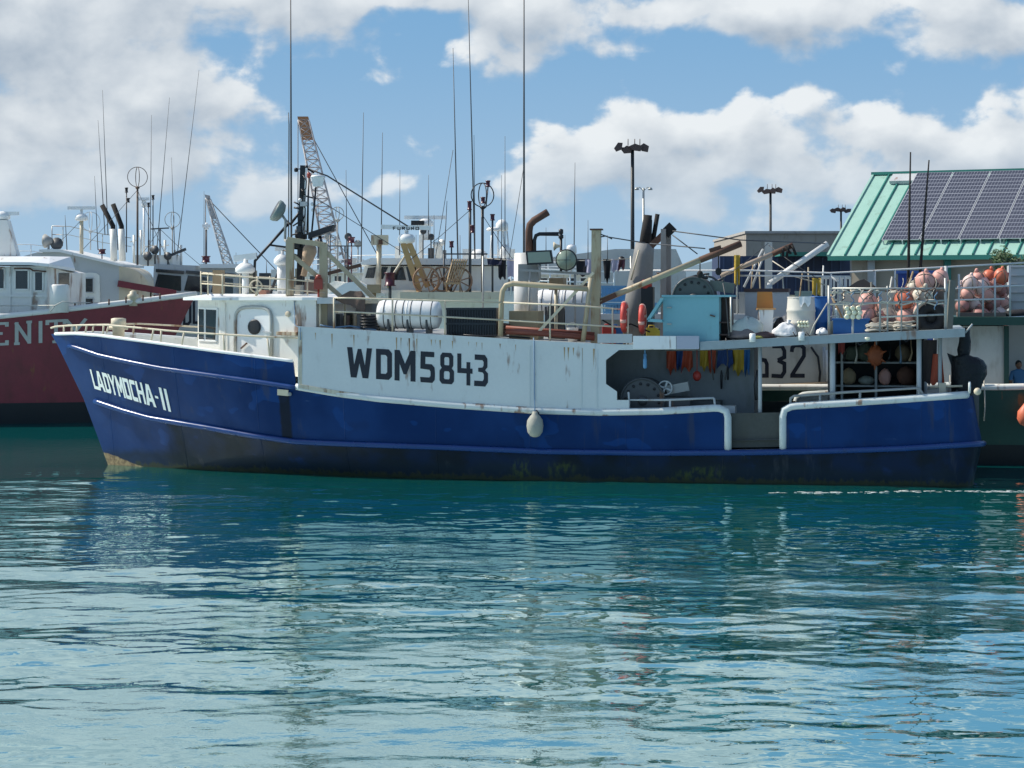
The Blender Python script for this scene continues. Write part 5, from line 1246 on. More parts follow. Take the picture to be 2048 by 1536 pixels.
# covered motor on the quarter
mt_ = thing('covered_motor', 'bulky motor wrapped in black plastic on the stern quarter', 'motor', F(F.s_of(1935,.9), .9, zdk))
rows = []
for (y, x0, x1) in ((784,1904,1962),(765,1903,1968),(748,1902,1974),(732,1902,1974),(722,1902,1968),(716,1900,1958),(712,1914,1944)):
    row = []
    for j in range(16):
        a_ = 2*math.pi*j/16; xm, hw = (x0+x1)/2, (x1-x0)/2
        row.append(P(xm + hw*math.cos(a_)*(1+.04*math.sin(5*a_+y)), y + 2*math.sin(3*a_+y), .9 + .38*math.sin(a_)))
    rows.append(row)
mb = MB(); mb.grid(rows, close=True); mb.add(rows[-1], [tuple(range(16))]); mb.build('motor_wrap', BAGB, mt_, recalc=True)
rows = []
for (y, x0, x1) in ((716,1916,1938),(700,1915,1941),(684,1917,1943),(670,1919,1941),(660,1921,1940),(655,1926,1936)):
    rows.append([P((x0+x1)/2 + (x1-x0)/2*math.cos(2*math.pi*j/12)*(1+.08*math.sin(3*j+y)), y, .9+.16*math.sin(2*math.pi*j/12)) for j in range(12)])
mb = MB(); mb.grid(rows, close=True); mb.add(rows[-1], [tuple(range(12))]); mb.build('upper_wrap', BAGB, mt_)
mb = MB(); mb.prism([P(1894,706,.8), P(1912,713,.8), P(1904,736,.8)], w3*.1); mb.build('wrap_flap', BAGB, mt_)
mb = MB(); mb.tube([P(1930,666,.75), P(1945,648,.75)], .025, 6); mb.build('lever', LTGREY, mt_)
mb = MB(); F.pbox(mb, 1912, 1958, 780, 800, .6, .6, z0=zdk-.03); mb.build('motor_bed', DKGREY, mt_)
mb = MB(); mb.torus(P(1939,775,.05), u3, .12, .03, 16, 8); mb.build('fairlead', WHTRIM, boat)
mb = MB(); F.pbox(mb, 1878, 1892, 766, 790, .5, .2, z0=zdk-.02); mb.tube([P(1862,774,.55), P(1925,772,.55)], .03, 6); mb.build('stern_bitt', CREAM, boat)
mb = MB(); mb.ball(P(1955,783,-.1), .09, 12); mb.build('rail_knob', CREAM, boat)

# fender over the side
fd = thing('fender', 'grubby white ball fender hanging on a blue rope against the blue hull', 'fender', P(1069,873,-.32))
mb = MB(); c = P(1070,849,-.24); mb.lathe(c-Vector((0,0,.31)), (0,0,1), [(0,.05),(.03,.12),(.12,.185),(.28,.21),(.42,.19),(.52,.12),(.57,.07),(.63,.06)], 18); mb.build('ball', FENDER, fd)
mb = MB(); mb.tube([c+Vector((0,0,.30)), P(1069,800,-.02), P(1068,683,-.02), P(1067,676,.1)], .014, 6); mb.build('rope', ROPEB, fd)
mb = MB(); mb.tube([P(1066,826,-.12), P(1073,822,-.14), P(1077,828,-.12)], .035, 6); mb.build('knot', NAVY, fd)
# deck rope stub, foam line on the water
mb = MB()
rg = random.Random(3)
for k in range(130):
    px = 1540 + 520*rg.random()**.8; py = 984 + rg.gauss(0, 1.0) + (1.5 if px < 1750 else 0); Y = HC*FOC/(py-HOR); c = Vector(((px-1024)/FOC*Y, Y, .012)); r = .008 + .026*rg.random()**2
    mb.ball(c, (r*4.0, r*1.2, .004), 6)
mb.build('foam_flecks', paint('white_foam',(.80,.80,.76),.7,.1), kind='stuff')
# ------------------------------------------------------------------ small fittings and clutter
# mast clutter: looped cables, junction boxes, cross spreaders, flag halyards
rg = random.Random(12)
for k in range(7):
    y0 = 350 + k*28; mb = MB(); x = 606 - (y0-331)*.03
    pts = [P(x+rg.uniform(-2,3), y0, MV-.12), P(x+rg.uniform(3,10), y0+12, MV-.16), P(x+rg.uniform(2,9), y0+26, MV-.15), P(x+rg.uniform(-3,3), y0+36, MV-.12)]
    mb.tube(pts, .014, 5); mb.build('looped_cable', BLACK, mast)
for (x, y, w, h, mt) in ((600,430,10,9,BLACK),(597,452,9,12,DKGREY),(607,468,8,10,SOOT),(593,486,11,9,BLACK),(600,520,12,14,SOOT),(612,405,6,6,LTGREY),(605,382,6,8,SOOT)):
    mb = MB(); F.pbox(mb, x-w/2, x+w/2, y, y+h, MV-.22, .16); mb.build('junction_box', mt, mast)
for a, b in (((588,404),(600,410)),((611,392),(626,396)),((604,440),(586,452)),((613,336),(628,346)),((584,470),(612,462)),((566,500),(598,512)),((598,470),(598,556))):
    mb = MB(); mb.tube([P(*a,MV), P(*b,MV)], .022, 6); mb.build('mast_bracket_arm', BLACK, mast)
mb = MB(); mb.tube([P(617,470,MV-.1), P(617,360,MV-.1)], .012, 5); mb.tube([P(610,470,MV-.1), P(611,345,MV-.1)], .012, 5); mb.build('halyards', ROPE, mast)
for (px, py, r) in ((625,408,.05),(626,420,.045),(600,400,.05)):
    mb = MB(); mb.ball(P(px,py,MV-.15), r, 8); mb.build('insulator', WHITE_C, mast)
# clutter on the wheelhouse roof
for (x0, x1, y0, v, mt, nm) in ((518,532,580,1.4,paint('dull_pink_tub',(.45,.22,.16),.6,.2),'roof_tub'),(545,556,582,1.5,WHITE_C,'roof_box'),(600,640,562,3.4,BROWN,'roof_bundle'),(425,442,540,3.9,TANWOOD,'roof_crate'),(590,600,570,1.2,ROPE,'roof_coil_box')):
    mb = MB(); F.pbox(mb, x0, x1, y0, 592, v, .35, z0=ZROOF-.04); mb.build(nm, mt, house)
mb = MB(); b = roofp(512,1.1); mb.torus(b+Vector((0,0,.22)), (0,1,0), .15, .022, 18, 6); mb.tube([b-Vector((0,0,.05)), b+Vector((0,0,.1))], .03, 6); mb.build('hose_ring', CREAM, house)
# wheelhouse details: conduit, rivet strip, small vent
mb = MB(); mb.tube([WP(452,606,.03), WP(452,704,.03)], .012, 5); mb.build('conduit', WHITE, house)
mb = MB(); mb.beam(WP(440,601,.02), WP(590,603,.02), .03, .05); mb.build('drip_moulding', WHITE, house)
mb = MB(); c, n_ = wall_pt(577, 628, .0); mb.lathe(c, n_, [(0,.07),(.05,.07),(.06,.05)], 12); mb.build('vent_cowl', CREAM, house)
# gear locker fittings
for y in (615, 648):
    mb = MB(); mb.beam(P(1334,y,.22), P(1343,y,.22), .05, .03); mb.build('hinge', GALV, lk)
mb = MB(); mb.beam(P(1420,630,.22), P(1430,633,.22), .05, .03); mb.build('latch', RUST, lk)
# tarpaulin, rope and jerry cans on the upper deck
for k, (px, v, mt, lab) in enumerate(((1218,1.0,REDP,'red jerry can beside the davit post'),(1232,1.1,BLUEP,'blue jerry can next to the red one by the davit post'),(1306,1.4,YELCL,'yellow jerry can forward of the turquoise locker'))):
    b = ud(px, v); jc = thing('jerry_can', lab, 'jerry can', b, .2*k); mb = MB()
    mb.prism([b+Vector((x,-.09,z)) for x,z in ((-.17,-.01),(.17,-.01),(.17,.34),(.10,.42),(-.17,.42))], (0,.18,0)); mb.build('body', mt, jc)
    mb = MB(); mb.tube([b+Vector((-.12,0,.40)), b+Vector((-.10,0,.48)), b+Vector((.02,0,.48)), b+Vector((.04,0,.41))], .018, 6); mb.build('handle', mt, jc)
    mb = MB(); mb.lathe(b+Vector((.13,0,.37)), (.6,0,.8), [(0,.03),(.05,.03)], 8); mb.build('cap', BLACK, jc)
for k, (px, v, lab) in enumerate(((740,.5,'dark coil of hose forward of the life raft'),(1000,1.0,'dark coil of hose at the foot of the bent gantry'))):
    b = ud(px, v); mb = MB(); pts = [b+Vector((.24*math.cos(i*.5)*(1+.05*math.sin(i)), .22*math.sin(i*.5), .03+i*.006)) for i in range(60)]; mb.tube(pts, .025, 5); mb.build('hose_coil', (BLACK, RUST)[k], None, lab, 'hose')
for k in range(5):
    px = 672 + k*14; mb = MB(); F.pbox(mb, px, px+8, 628+3*(k % 2), 662, 1.4+.3*k, .3, z0=deckz(px, 1.4+.3*k)-.02); mb.build('deck_box', (DKGREY, BROWN, BEIGE, GREY, CREAM)[k], boat)
# loops of cable under the canopy edge and ropes along the rails
for pts in ([(1586,664),(1596,682),(1612,668)],[(1612,664),(1630,684),(1645,672)],[(1700,672),(1720,690),(1742,676)],[(1800,668),(1812,684),(1828,668)],[(1452,676),(1456,720),(1450,760)],[(1422,690),(1424,740),(1427,760)]):
    mb = MB(); mb.tube([P(*p,.02) for p in pts], .016, 5); mb.build('cable_loop', BLACK, canopy)
for k, (x0, x1, y) in enumerate(((1660,1760,582),(1770,1890,580),(1660,1890,606))):
    mb = MB(); n = 22; mb.tube([P(x0+(x1-x0)*i/n, y+2.5*math.sin(i*.9+k)+1.5*math.sin(i*2.3), .13+.03*math.sin(i*1.7)) for i in range(n+1)], .02, 5); mb.build('lashed_rope', (ROPE, BROWN, ROPE)[k], crl)
# gear piled inside the canopy rails: nets, poles, crates
lump('net_heap', 'heap of grey net behind the canopy rail between lamp cluster and tyre', 'net', paint('grey_net',(.24,.22,.20),.9,.35,bump=.03), 1780, 630, 1.9, .5, .4, .42, 31)
lump('brown_net_heap', 'heap of brown net filling the corner beside the tall cream box', 'net', paint('brown_net',(.15,.11,.09),.9,.35,bump=.03), 1755, 640, .9, .28, .25, .26, 32)
lump('tarp_heap', 'crumpled dark tarp behind the white sack', 'tarp', paint('dark_blue_tarp',(.03,.045,.07),.6,.3,bump=.03), 1590, 640, 1.9, .45, .4, .45, 33)
lump('white_bag', 'small white bag leaning on the canopy rail post', 'bag', BAGW, 1645, 655, .4, .15, .13, .13, 34)
for k in range(5):
    a = cd(1700+k*22, 2.4); mb = MB(); mb.tube([a, a+Vector((.25*(k-2), .1, 1.0+.12*k))], .03, 6); mb.build('gaff_pole', (TANWOOD, BEIGE, WOOD, GALV, TANWOOD)[k], None, ('short gaff pole leaning farthest forward behind the grey cover', 'beige gaff pole leaning behind the grey cover', 'upright grey wooden gaff pole behind the floats', 'galvanised gaff pole leaning aft behind the floats', 'longest gaff pole leaning aft behind the tyre')[k], 'pole')
# buckets, rope hanks and bottles scattered through the gear
rg = random.Random(21)
for k, (px, v, onc) in enumerate(((1480,1.6,1),(1507,2.2,1),(1556,2.4,1),(1625,2.2,1),(1668,1.2,1),(1755,1.4,1),(1794,2.6,1),(1868,2.4,1),(1145,1.0,0),(1160,1.6,0),(765,1.5,0),(985,1.8,0))):
    b = (cd if onc else ud)(px, v); h = .30+.1*rg.random(); mt = (LTGREY, BLUEP, WHITE_C, BLACK, CREAM, TEAL)[k % 6]
    bk_ = thing('bucket', ('light grey bucket behind the net bundle on the canopy', 'blue bucket beside the square grey tank', 'white bucket behind the dark bundle', 'black bucket behind the white barrel', 'cream bucket behind the blue bin',
        'turquoise bucket beside the brown net heap', 'light grey bucket behind the bright orange float', 'blue bucket behind the tyre', 'white bucket in front of the white locker', 'black bucket behind the diagonal brace', 'cream bucket behind the life raft', 'turquoise bucket behind the black crates')[k], 'bucket', b, 0, 'plastic buckets')
    mb = MB(); mb.lathe(b-Vector((0,0,.01)), (0,0,1), [(0,.11),(h,.15),(h+.01,.155),(h+.01,.135),(h-.06,.12)], 14); mb.build('pail', mt, bk_)
    mb = MB(); mb.tube([b+Vector((.15*math.cos(a_), 0, h+.13*math.sin(a_))) for a_ in np.linspace(0, math.pi, 9)], .008, 5); mb.build('bail', GALV, bk_)
for k in range(12):
    x = 1668 + 18.5*k; y = 580 + (k % 3)*2; mb = MB(); pts = [P(x+3*math.cos(i*.8), y + i*(1.2+.5*(k % 4)), .11-.03*math.sin(i*.8)) for i in range(14)]
    mb.tube(pts, .014, 5); mb.build('rope_hank', (ROPE, BROWN, ROPEB)[k % 3], None, ('pale rope hank hung on the canopy rail','brown rope hank hung on the canopy rail','blue rope hank hung on the canopy rail')[k % 3], 'rope', 'rope hanks on the canopy rail')
# gear crowding the after deck and the gate
for k, (px, py, v, r, mt, lab) in enumerate(((1600,800,1.4,(.35,.3,.2),paint('grey_net',(.24,.22,.20),.9,.35,bump=.03),'grey net heap on the after deck inside the gate'),(1700,790,1.2,(.4,.25,.22),BROWN,'brown net heap inside the after bulwark'),(1790,785,1.2,(.35,.25,.2),paint('dull_green_net',(.09,.11,.08),.9,.4,bump=.03),'green net heap inside the after bulwark'))):
    c = P(px, py, v); mb = MB(); mb.ball((c.x,c.y,zdk+r[2]*1.5), (r[0],r[1],r[2]*1.55), 16, jit=.2); mb.build('net_pile', mt, None, lab, 'net')
for k in range(7):
    px = 1690 + 22*k; a = P(px, 690, 2.15); mb = MB(); mb.tube([a, P(px+2, 706+4*(k % 3), 2.12), P(px-3+2*(k % 3), 722+5*(k % 2), 2.1)], [.01,.02,.035], 6); mb.tube([a, Vector((a.x,a.y,3.56))], .008, 4); mb.build('hanging_gear', (SOOT, ROPE, NETG, RUST, BLACK, ROPEB, TANWOOD)[k], rk)

for k in range(9):
    x0 = 1790 + 11*k; pts = [P(x0 + 6*math.sin(i*.7+k), 556 + i*7.5, .95+.05*math.sin(i+k)) for i in range(12)]
    mb = MB(); mb.tube(pts, .010, 4); mb.build('net_cord', (BROWN, ROPE)[k % 2], crl)
for k, pts in enumerate(([(905,668),(960,672),(1000,671),(1060,676)],[(1205,640),(1230,655),(1262,648),(1300,664)],[(640,650),(668,655),(700,652),(752,660)])):
    mb = MB(); mb.tube([P(x,y,.4+.1*math.sin(x)) for x,y in pts], .022, 6); mb.build('deck_hose', (BLACK, SOOT, ROPEB)[k], boat)

DUSK0 = paint('faded_dusky_float', (.44,.22,.19), .6, .25, grime=.3)
for k, (px, py, v, r) in enumerate(((1765,612,2.2,.22),(1788,628,2.3,.24),(1786,598,2.5,.22),(1830,612,2.4,.23),(1862,586,2.5,.22),(1828,576,2.6,.21),(1716,628,2.0,.2),(1868,572,2.7,.2),(1752,650,1.8,.18),(1800,652,2.2,.2))):
    flo(px, py, v, r, (PINK, DUSK0, CRFLOAT)[k % 3], ('pink float deep in the crowded heap behind the canopy rail', 'dusky float deep in the crowded heap behind the canopy rail', 'cream float deep in the crowded heap behind the canopy rail')[k % 3])
# ------------------------------------------------------------------ other boats in the harbour
def gen_hull(parent, f, s_stern, s_bow, half, v_mid, zs, zm, zb, mats, rake=1.6, wlz=.45, p=2.2, name='hull', cap=.09, thick=.1):
    """f: frame; stations run from stern to bow; near side at v_mid-half"""
    L = s_bow - s_stern; sg = 1 if L > 0 else -1; N = 44; mb = MB()
    def st(t, lev, inset=0.0):
        zt_ = zs + (zm-zs)*min(1, t/.45) if t < .45 else zm + (zb-zm)*((t-.45)/.55)**1.6
        z = {0: -.9, 1: 0.0, 2: wlz, 3: None, 4: zt_}[lev]
        if lev == 3: z = wlz + (zt_-wlz)*.5
        k = {0: .74, 1: .86, 2: .90, 3: .96, 4: 1.0}[lev]; tm = {0: .30, 1: .38, 2: .42, 3: .48, 4: .54}[lev]
        b = half*k
        if t > tm: b *= max(0, 1 - ((t-tm)/(1-tm))**p)
        if t < .03: b *= .93
        b = max(0, b-inset); hh = max(0, (z-0)/max(zb, .1))
        s = s_stern + L*t - sg*rake*(1-hh)*t**6 * (1 if lev else 1.1)
        return s, b, z
    ts = [i/N for i in range(N+1)]
    for side in (-1, 1):
        G = [[f(s, v_mid + side*b, z) for s, b, z in (st(t, lev) for t in ts)] for lev in range(5)]
        mb.grid(G[:3], 1); mb.grid(G[2:], 0)
        I = [[f(s, v_mid + side*b, z) for s, b, z in (st(t, lev, thick) for t in ts)] for lev in (4, 3)]
        mb.grid([G[4], I[0]], 2, False); mb.grid(I, 2)
    mb.grid([[f(*(lambda q_: (q_[0], v_mid + k*q_[1], q_[2]))(st(0, lev))) for k in (-1, 1)] for lev in range(5)], 0, False)
    mb.grid([[f(s, v_mid - b, z-.05) for s, b, z in (st(t, 3, .05) for t in ts)], [f(s, v_mid + b, z-.05) for s, b, z in (st(t, 3, .05) for t in ts)]], 3, False)
    h = mb.build(name, mats, parent, recalc=False)
    for side in (-1, 1):
        m_ = MB(); m_.tube([f(s, v_mid + side*max(0, b-.03), z+.02) for s, b, z in (st(t, 4) for t in ts)], cap, 8); m_.build('cap_rail', mats[2], h)
    return h, mb
def whip(parent, px, y0, y1, Y, px1=None, r=.022, mat=DKGREY):
    mb = MB(); a = q(px1 if px1 is not None else px, y1, Y); b = q(px, y0, Y); m_ = a.lerp(b, .45)
    mb.tube([a, m_, b], [r, r*.75, r*.35], 6); mb.build('whip_antenna', mat, parent)
def cage(parent, px, y0, y1, ybase, Y, mat=DKGREY, r=.016, pr=.03):
    c = q(px, (y0+y1)/2, Y); Rr = (y1-y0)/2/FOC*Y
    mb = MB()
    for an in (0.35, 1.92): mb.torus(c, (math.cos(an), math.sin(an), 0), Rr, r, 24, 6)
    mb.lathe(q(px, y1+4, Y), (0,0,1), [(0,.04),(.03,.09),(.09,.09),(.11,.03)], 8)
    mb.tube([q(px, ybase, Y), q(px, y1+2, Y)], pr, 7); mb.build('loop_antenna', mat, parent)
def navlight(parent, px, y0, y1, Y, mat=PURPLE, r=.075, base=None):
    mb = MB(); c = q(px, y1, Y); h = (y1-y0)/FOC*Y; mb.lathe(c, (0,0,1), [(0,r),(.03,r),(.04,r*.8),(h-.05,r*.8),(h-.04,r),(h,r)], 10)
    if base: mb.tube([q(px, base, Y), c], .025, 6)
    mb.build('signal_lamp', mat, parent)
def bgrail(parent, pts, Y, h_px, posts, r=.02, mat=WHITE_C, mid=True):
    mb = MB(); mb.tube([q(x, y, Y) for x, y in pts], r, 6)
    if mid: mb.tube([q(x, y+h_px*.5, Y) for x, y in pts], r*.8, 6)
    X = [p[0] for p in pts]; Yy = [p[1] for p in pts]
    rl = mb.build('railing', mat, parent)
    for x in posts:
        y = float(np.interp(x, X, Yy)); m_ = MB(); m_.tube([q(x, y, Y), q(x, y+h_px, Y)], r, 6); m_.build('stanchion', mat, rl)
def bgradar(parent, px, ybar, ydome, ybase, Y, blen, mat=WHITE_C, colmat=None, px_base=None, col_r=.08, dome_r=.26, tilt=0):
    mb = MB(); t_ = q(px, ydome, Y); mb.tube([q(px_base or px, ybase, Y), t_], col_r, 8); mb.build('radar_mast', colmat or mat, parent)
    mb = MB(); mb.lathe(t_, (0,0,1), [(-.04,dome_r*.6),(0,dome_r),(.16,dome_r),(.26,dome_r*.5),(.28,.06),((ydome-ybar)/FOC*Y-.04,.06)], 14); mb.build('radar_gearbox', mat, parent)
    mb = MB(); c = q(px, ybar, Y); mb.beam(c-Vector((blen/2,.05,tilt)), c+Vector((blen/2,-.05,tilt)), .12, .13); return mb.build('radar_scanner', mat, parent)
def bgwin(parent, px0, px1, py0, py1, Y, mat=GLASS, frame=WHITE_C, nm='window'):
    mb = MB(); qbox(mb, px0, px1, py0, py1, Y-.02, .06); w_ = mb.build(nm, mat, parent)
    a, b, c, d = q(px0,py0,Y-.03), q(px1,py0,Y-.03), q(px1,py1,Y-.03), q(px0,py1,Y-.03)
    mb = MB()
    for e, f_ in ((a,b),(b,c),(c,d),(d,a)): mb.beam(e, f_, .05, .05)
    mb.build('window_frame', frame, parent)

# === green-hulled boat rafted behind the blue one
G = Frame((11.0, 53.8), (-math.cos(ALPHA), math.sin(ALPHA)))
GV = 7.0
gb = thing('green_fishing_boat', 'dark green fishing boat with cream cabin numbered 532, moored behind the blue boat', 'boat', F(3, GV+3, 0), 0)
gh, _ = gen_hull(gb, F, 11.0, -15.5, 3.1, GV+3.1, 2.0, 2.1, 4.2, [DKGREEN, ANTIF, WHITE, GREY], wlz=.55)
s_l, s_r = F.s_of(1395, GV+1.0), F.s_of(1662, GV+1.0)
CRW = paint('cream_cabin_wall', (.56,.54,.46), .55, .07, grime=.35, rust=.12)
mb = MB(); F.box(mb, s_r, s_l, GV+1.0, GV+5.2, 1.3, P(1530,682,GV+1).z + .45); cab = mb.build('cabin', CRW, gb, label='cream cabin wall with black 532')
def fn_532(x, f, l): return F.p(x, 690 + (754-690)*(1-f), GV+1.0-.008-l)
lettering('number_digit', cab, BLACKL, [('5',1508,1536),('3',1543,1571),('2',1581,1611)], fn_532, (7.5, .125))
mb = MB(); mb.tube([P(1527,776,GV+.6), P(1660,770,GV+.6)], .10, 8); mb.build('side_pipe', TANWOOD, gb)
mb = MB(); mb.tube([P(1622,694,GV+.9), P(1636,714,GV+.9), P(1640,745,GV+.9), P(1638,772,GV+.9)], .035, 6); mb.build('black_hose', BLACK, gb)
mb = MB(); F.box(mb, F.s_of(2010,GV+1.1), F.s_of(1868,GV+1.1), GV+1.1, GV+5.0, 1.3, P(1950,652,GV+1.1).z); cab2 = mb.build('after_cabin', paint('stained_white_wall',(.60,.60,.55),.55,.06,grime=.4,rust=.12), gb)
mb = MB(); F.pbox(mb, 2008, 2018, 652, 760, GV+1.0, .3, z0=1.3); mb.build('cabin_pillar', DKGREEN, gb)
mb = MB(); F.box(mb, F.s_of(2200,GV+3.2), F.s_of(2016,GV+3.2), GV+3.2, GV+3.3, 1.3, 3.8); mb.build('doorway_wall', LTGREY, gb)
# its canopy with green edge
zc = P(1980,640,GV+.4).z
mb = MB(); F.box(mb, F.s_of(2210,GV+.3), F.s_of(1858,GV+.3), GV+.3, GV+6.2, zc-.14, zc+.08); mb.build('canopy', paint('green_canopy_edge',(.02,.075,.05),.5,.2,grime=.2), gb)
mb = MB(); F.box(mb, F.s_of(1660,GV+.6), F.s_of(1180,GV+.6), GV+.6, GV+6.0, P(1530,640,GV+.6).z, P(1530,632,GV+.6).z+.05); mb.build('canopy', LTGREY, gb)
ZG = zc+.075
# its long upper rails
YG = None
mb = MB()
for pts in ([P(1230,541,GV+1), P(1500,541,GV+1), P(1660,546,GV+1), P(1780,540,GV+1), P(2060,525,GV+1)], [P(1480,551,GV+1), P(1700,553,GV+1)], [P(1905,577,GV+1), P(2060,570,GV+1)], [P(1905,600,GV+1), P(2010,598,GV+1)], [P(1915,640,GV+1), P(2060,633,GV+1)]): mb.tube(pts, .028, 6)
grl = mb.build('upper_rail', paint('chalky_white_pipe',(.62,.63,.62),.5,.1,rust=.2), gb)
for px, y0 in ((1662,548),(1680,552),(1690,552),(1750,543),(1790,540),(1892,532),(1918,548),(1966,560),(1990,556),(2020,530)):
    b = F(F.s_of(px,GV+1), GV+1, ZG if px > 1850 else P(1530,636,GV+.6).z); mb = MB(); mb.tube([P(px,y0,GV+1), b-Vector((0,0,.03))], .03 if px != 1892 else .05, 6); mb.build('stanchion', LTGREY, grl)
mb = MB(); mb.tube([P(1662,552,GV+1), P(1688,575,GV+1)], .03, 6); mb.build('rail_brace', LTGREY, grl)
# pile of floats on its canopy
PALEF = paint('bleached_float', (.72,.55,.50), .55, .12, grime=.2); DUSK = paint('dusky_float', (.40,.19,.17), .6, .25, grime=.3)
pile = [(1935,588,.2),(1962,572,.26),(1990,566,.24),(1940,566,.22),(1956,556,.2),(1978,553,.22),(2002,552,.2),(1948,608,.27),(1984,605,.27),(1960,632,.27),(1930,628,.22),(1994,630,.27),(1925,612,.2),(1972,590,.22)]
glab = ['float beside the wooden post, in the pile on the green canopy', 'large pink float on the upper front of the pile on the green canopy', 'pale pink float near the red cloth on the pile', 'pink float on the shoulder of the pile by the post',
 'pale orange float near the top of the float pile', 'orange float at the top of the pile beside the red cloth', 'red orange float crowning the pile by the grey shed', 'dusky pink float in the middle row of the pile on its post side',
 'dusky pink float in the middle row of the pile on its shed side', 'dusky pink float at the foot of the pile in its centre', 'small dusky float at the foot of the pile by the post', 'pale dusky float at the foot of the pile on its shed side', 'small float squeezed beside the wooden post halfway up the pile', 'pink float in the heart of the pile']
for k, (px, py, r) in enumerate(((1932,600,.21),(1950,586,.2),(1975,575,.2),(2004,582,.22),(2008,606,.2),(1940,644,.18),(1980,640,.2),(2008,640,.18),(1926,578,.17))):
    flo(px, py, GV+2.3+.2*(k % 2), r, (DUSK, PINK, PALEF)[k % 3], ('dusky float at the back of the pile on the green canopy', 'pink float at the back of the pile on the green canopy', 'bleached float at the back of the pile on the green canopy')[k % 3], 'floats piled on the green canopy')
for k, (px, py, r) in enumerate(pile): flo(px, py, GV+1.6+.3*(k % 3), r, (ORFLOAT if k in (5,6) else PALEF if k in (1,3,7,11) else DUSK if k in (8,9,10,12) else PINK), glab[k], 'floats piled on the green canopy')
mb = MB(); F.box(mb, F.s_of(2012,GV+1.2), F.s_of(1915,GV+1.2), GV+1.2, GV+2.9, ZG-.01, ZG+.12); mb.build('float_tray', paint('weathered_tray',(.16,.12,.11),.8,.3), None, 'shallow dark tray under the float pile on the green canopy', 'tray')
garment('red_cloth', 'dark red cloth thrown over the top of the float pile', 'cloth', paint('dark_red_cloth',(.30,.03,.03),.85,.2,bump=.02), 1990, 2018, 545, 572, GV+1.9, .3, seed=60)
mb = MB(); F.pbox(mb, 2020, 2110, 530, 640, GV+2.4, 2.0, z0=ZG-.01); sh = mb.build('grey_shed', LTGREY, gb)
for k in range(6):
    mb = MB(); F.pbox(mb, 2019, 2111, 534+k*17, 536+k*17, GV+2.37, .05); mb.build('shed_batten', GREY, sh)
mb = MB(); mb.ball(P(2040,628,GV+1.4), (.5,.25,.13), 12, jit=.1); mb.build('black_bundle', BLACKCL, None, 'low black bundle on the green canopy in front of the grey shed', 'bundle')
# blue covered box behind
zb0 = P(1835,620,GV+3).z
mb = MB(); F.pbox(mb, 1796, 1884, 545, 580, GV+3.0, 1.5, z0=2.2); bb = mb.build('blue_cover_box', paint('royal_blue_tarp',(.02,.06,.28),.6,.1,bump=.02), gb)
mb = MB(); F.pbox(mb, 1792, 1888, 541, 547, GV+2.95, 1.6); mb.build('box_lid', paint('royal_blue_lid',(.06,.14,.42),.5,.1), bb)
for px, tx, ty in ((1815,1821,304),(1834,1858,320)):
    mb = MB(); mb.tube([P(px,640,GV+2.2), P(px+ (tx-px)*.3, 530, GV+2.2), P(tx,ty,GV+2.2)], [.05,.045,.02], 7); mb.build('fishing_outrigger', SOOT, gb)
# mast, booms, hung oilskins on the green boat
mb = MB(); mb.beam(P(1537,640,GV+2), P(1537,484,GV+2), .20, .2, up=w3); gm_ = mb.build('mast_post', paint('pale_grey_post',(.52,.52,.48),.55,.1,rust=.25,grime=.2), gb)
for a, b in (((1488,574),(1526,498)),((1504,574),(1532,500))):
    mb = MB(); mb.tube([P(*a,GV+1.8), P(*b,GV+2)], .035, 6); mb.build('mast_stay', LTGREY, gm_)
b2 = boom('boom', [P(1441,551,GV+1), P(1545,508,GV+1.2)], .07, paint('pale_brown_boom',(.42,.33,.25),.55,.1,rust=.4), gb, [P(1545,508,GV+1.2), P(1586,490,GV+1.3)])
mb = MB()
for a, b in (((1570,492),(1582,508)),((1578,490),(1572,520)),((1584,490),(1592,510)),((1566,496),(1566,512))): mb.tube([P(*a,GV+1.2), P(*b,GV+1.2)], .04, 6)
mb.build('boom_tackle', SOOT, b2)
b3 = boom('boom', [P(1540,566,GV+1), P(1655,487,GV+1.4)], .085, paint('peeling_white_boom',(.70,.70,.67),.5,.08,rust=.3), gb)
mb = MB(); mb.tube([P(1540,566,GV+1), P(1537,580,GV+1), P(1537,640,GV+1)], .08, 8); mb.build('boom_foot', LTGREY, b3)
mb = MB(); mb.tube([P(1562,545,GV+1.2), P(1650,570,GV+1)], .018, 5); mb.tube([P(1545,522,GV+1.8), P(1580,545,GV+1.3)], .016, 5); mb.build('boom_rope', ROPE, b3)
for k, (x0, x1, y0, y1, lab) in enumerate(((1468,1480,510,575,'mustard oilskin hung upright behind the line spool'),(1624,1642,556,592,'mustard oilskin hung on the upper rail behind the barrels'))):
    garment('oilskin', lab, 'clothing', YELCL, x0, x1, y0, y1, GV+.9, .1, seed=70+k)
    mb = MB(); a = P((x0+x1)/2, y0, GV+.95); mb.tube([a, Vector((a.x,a.y,P(1530,636,GV+.6).z-.02))], .03, 6); mb.build('oilskin_post', GALV, gb)
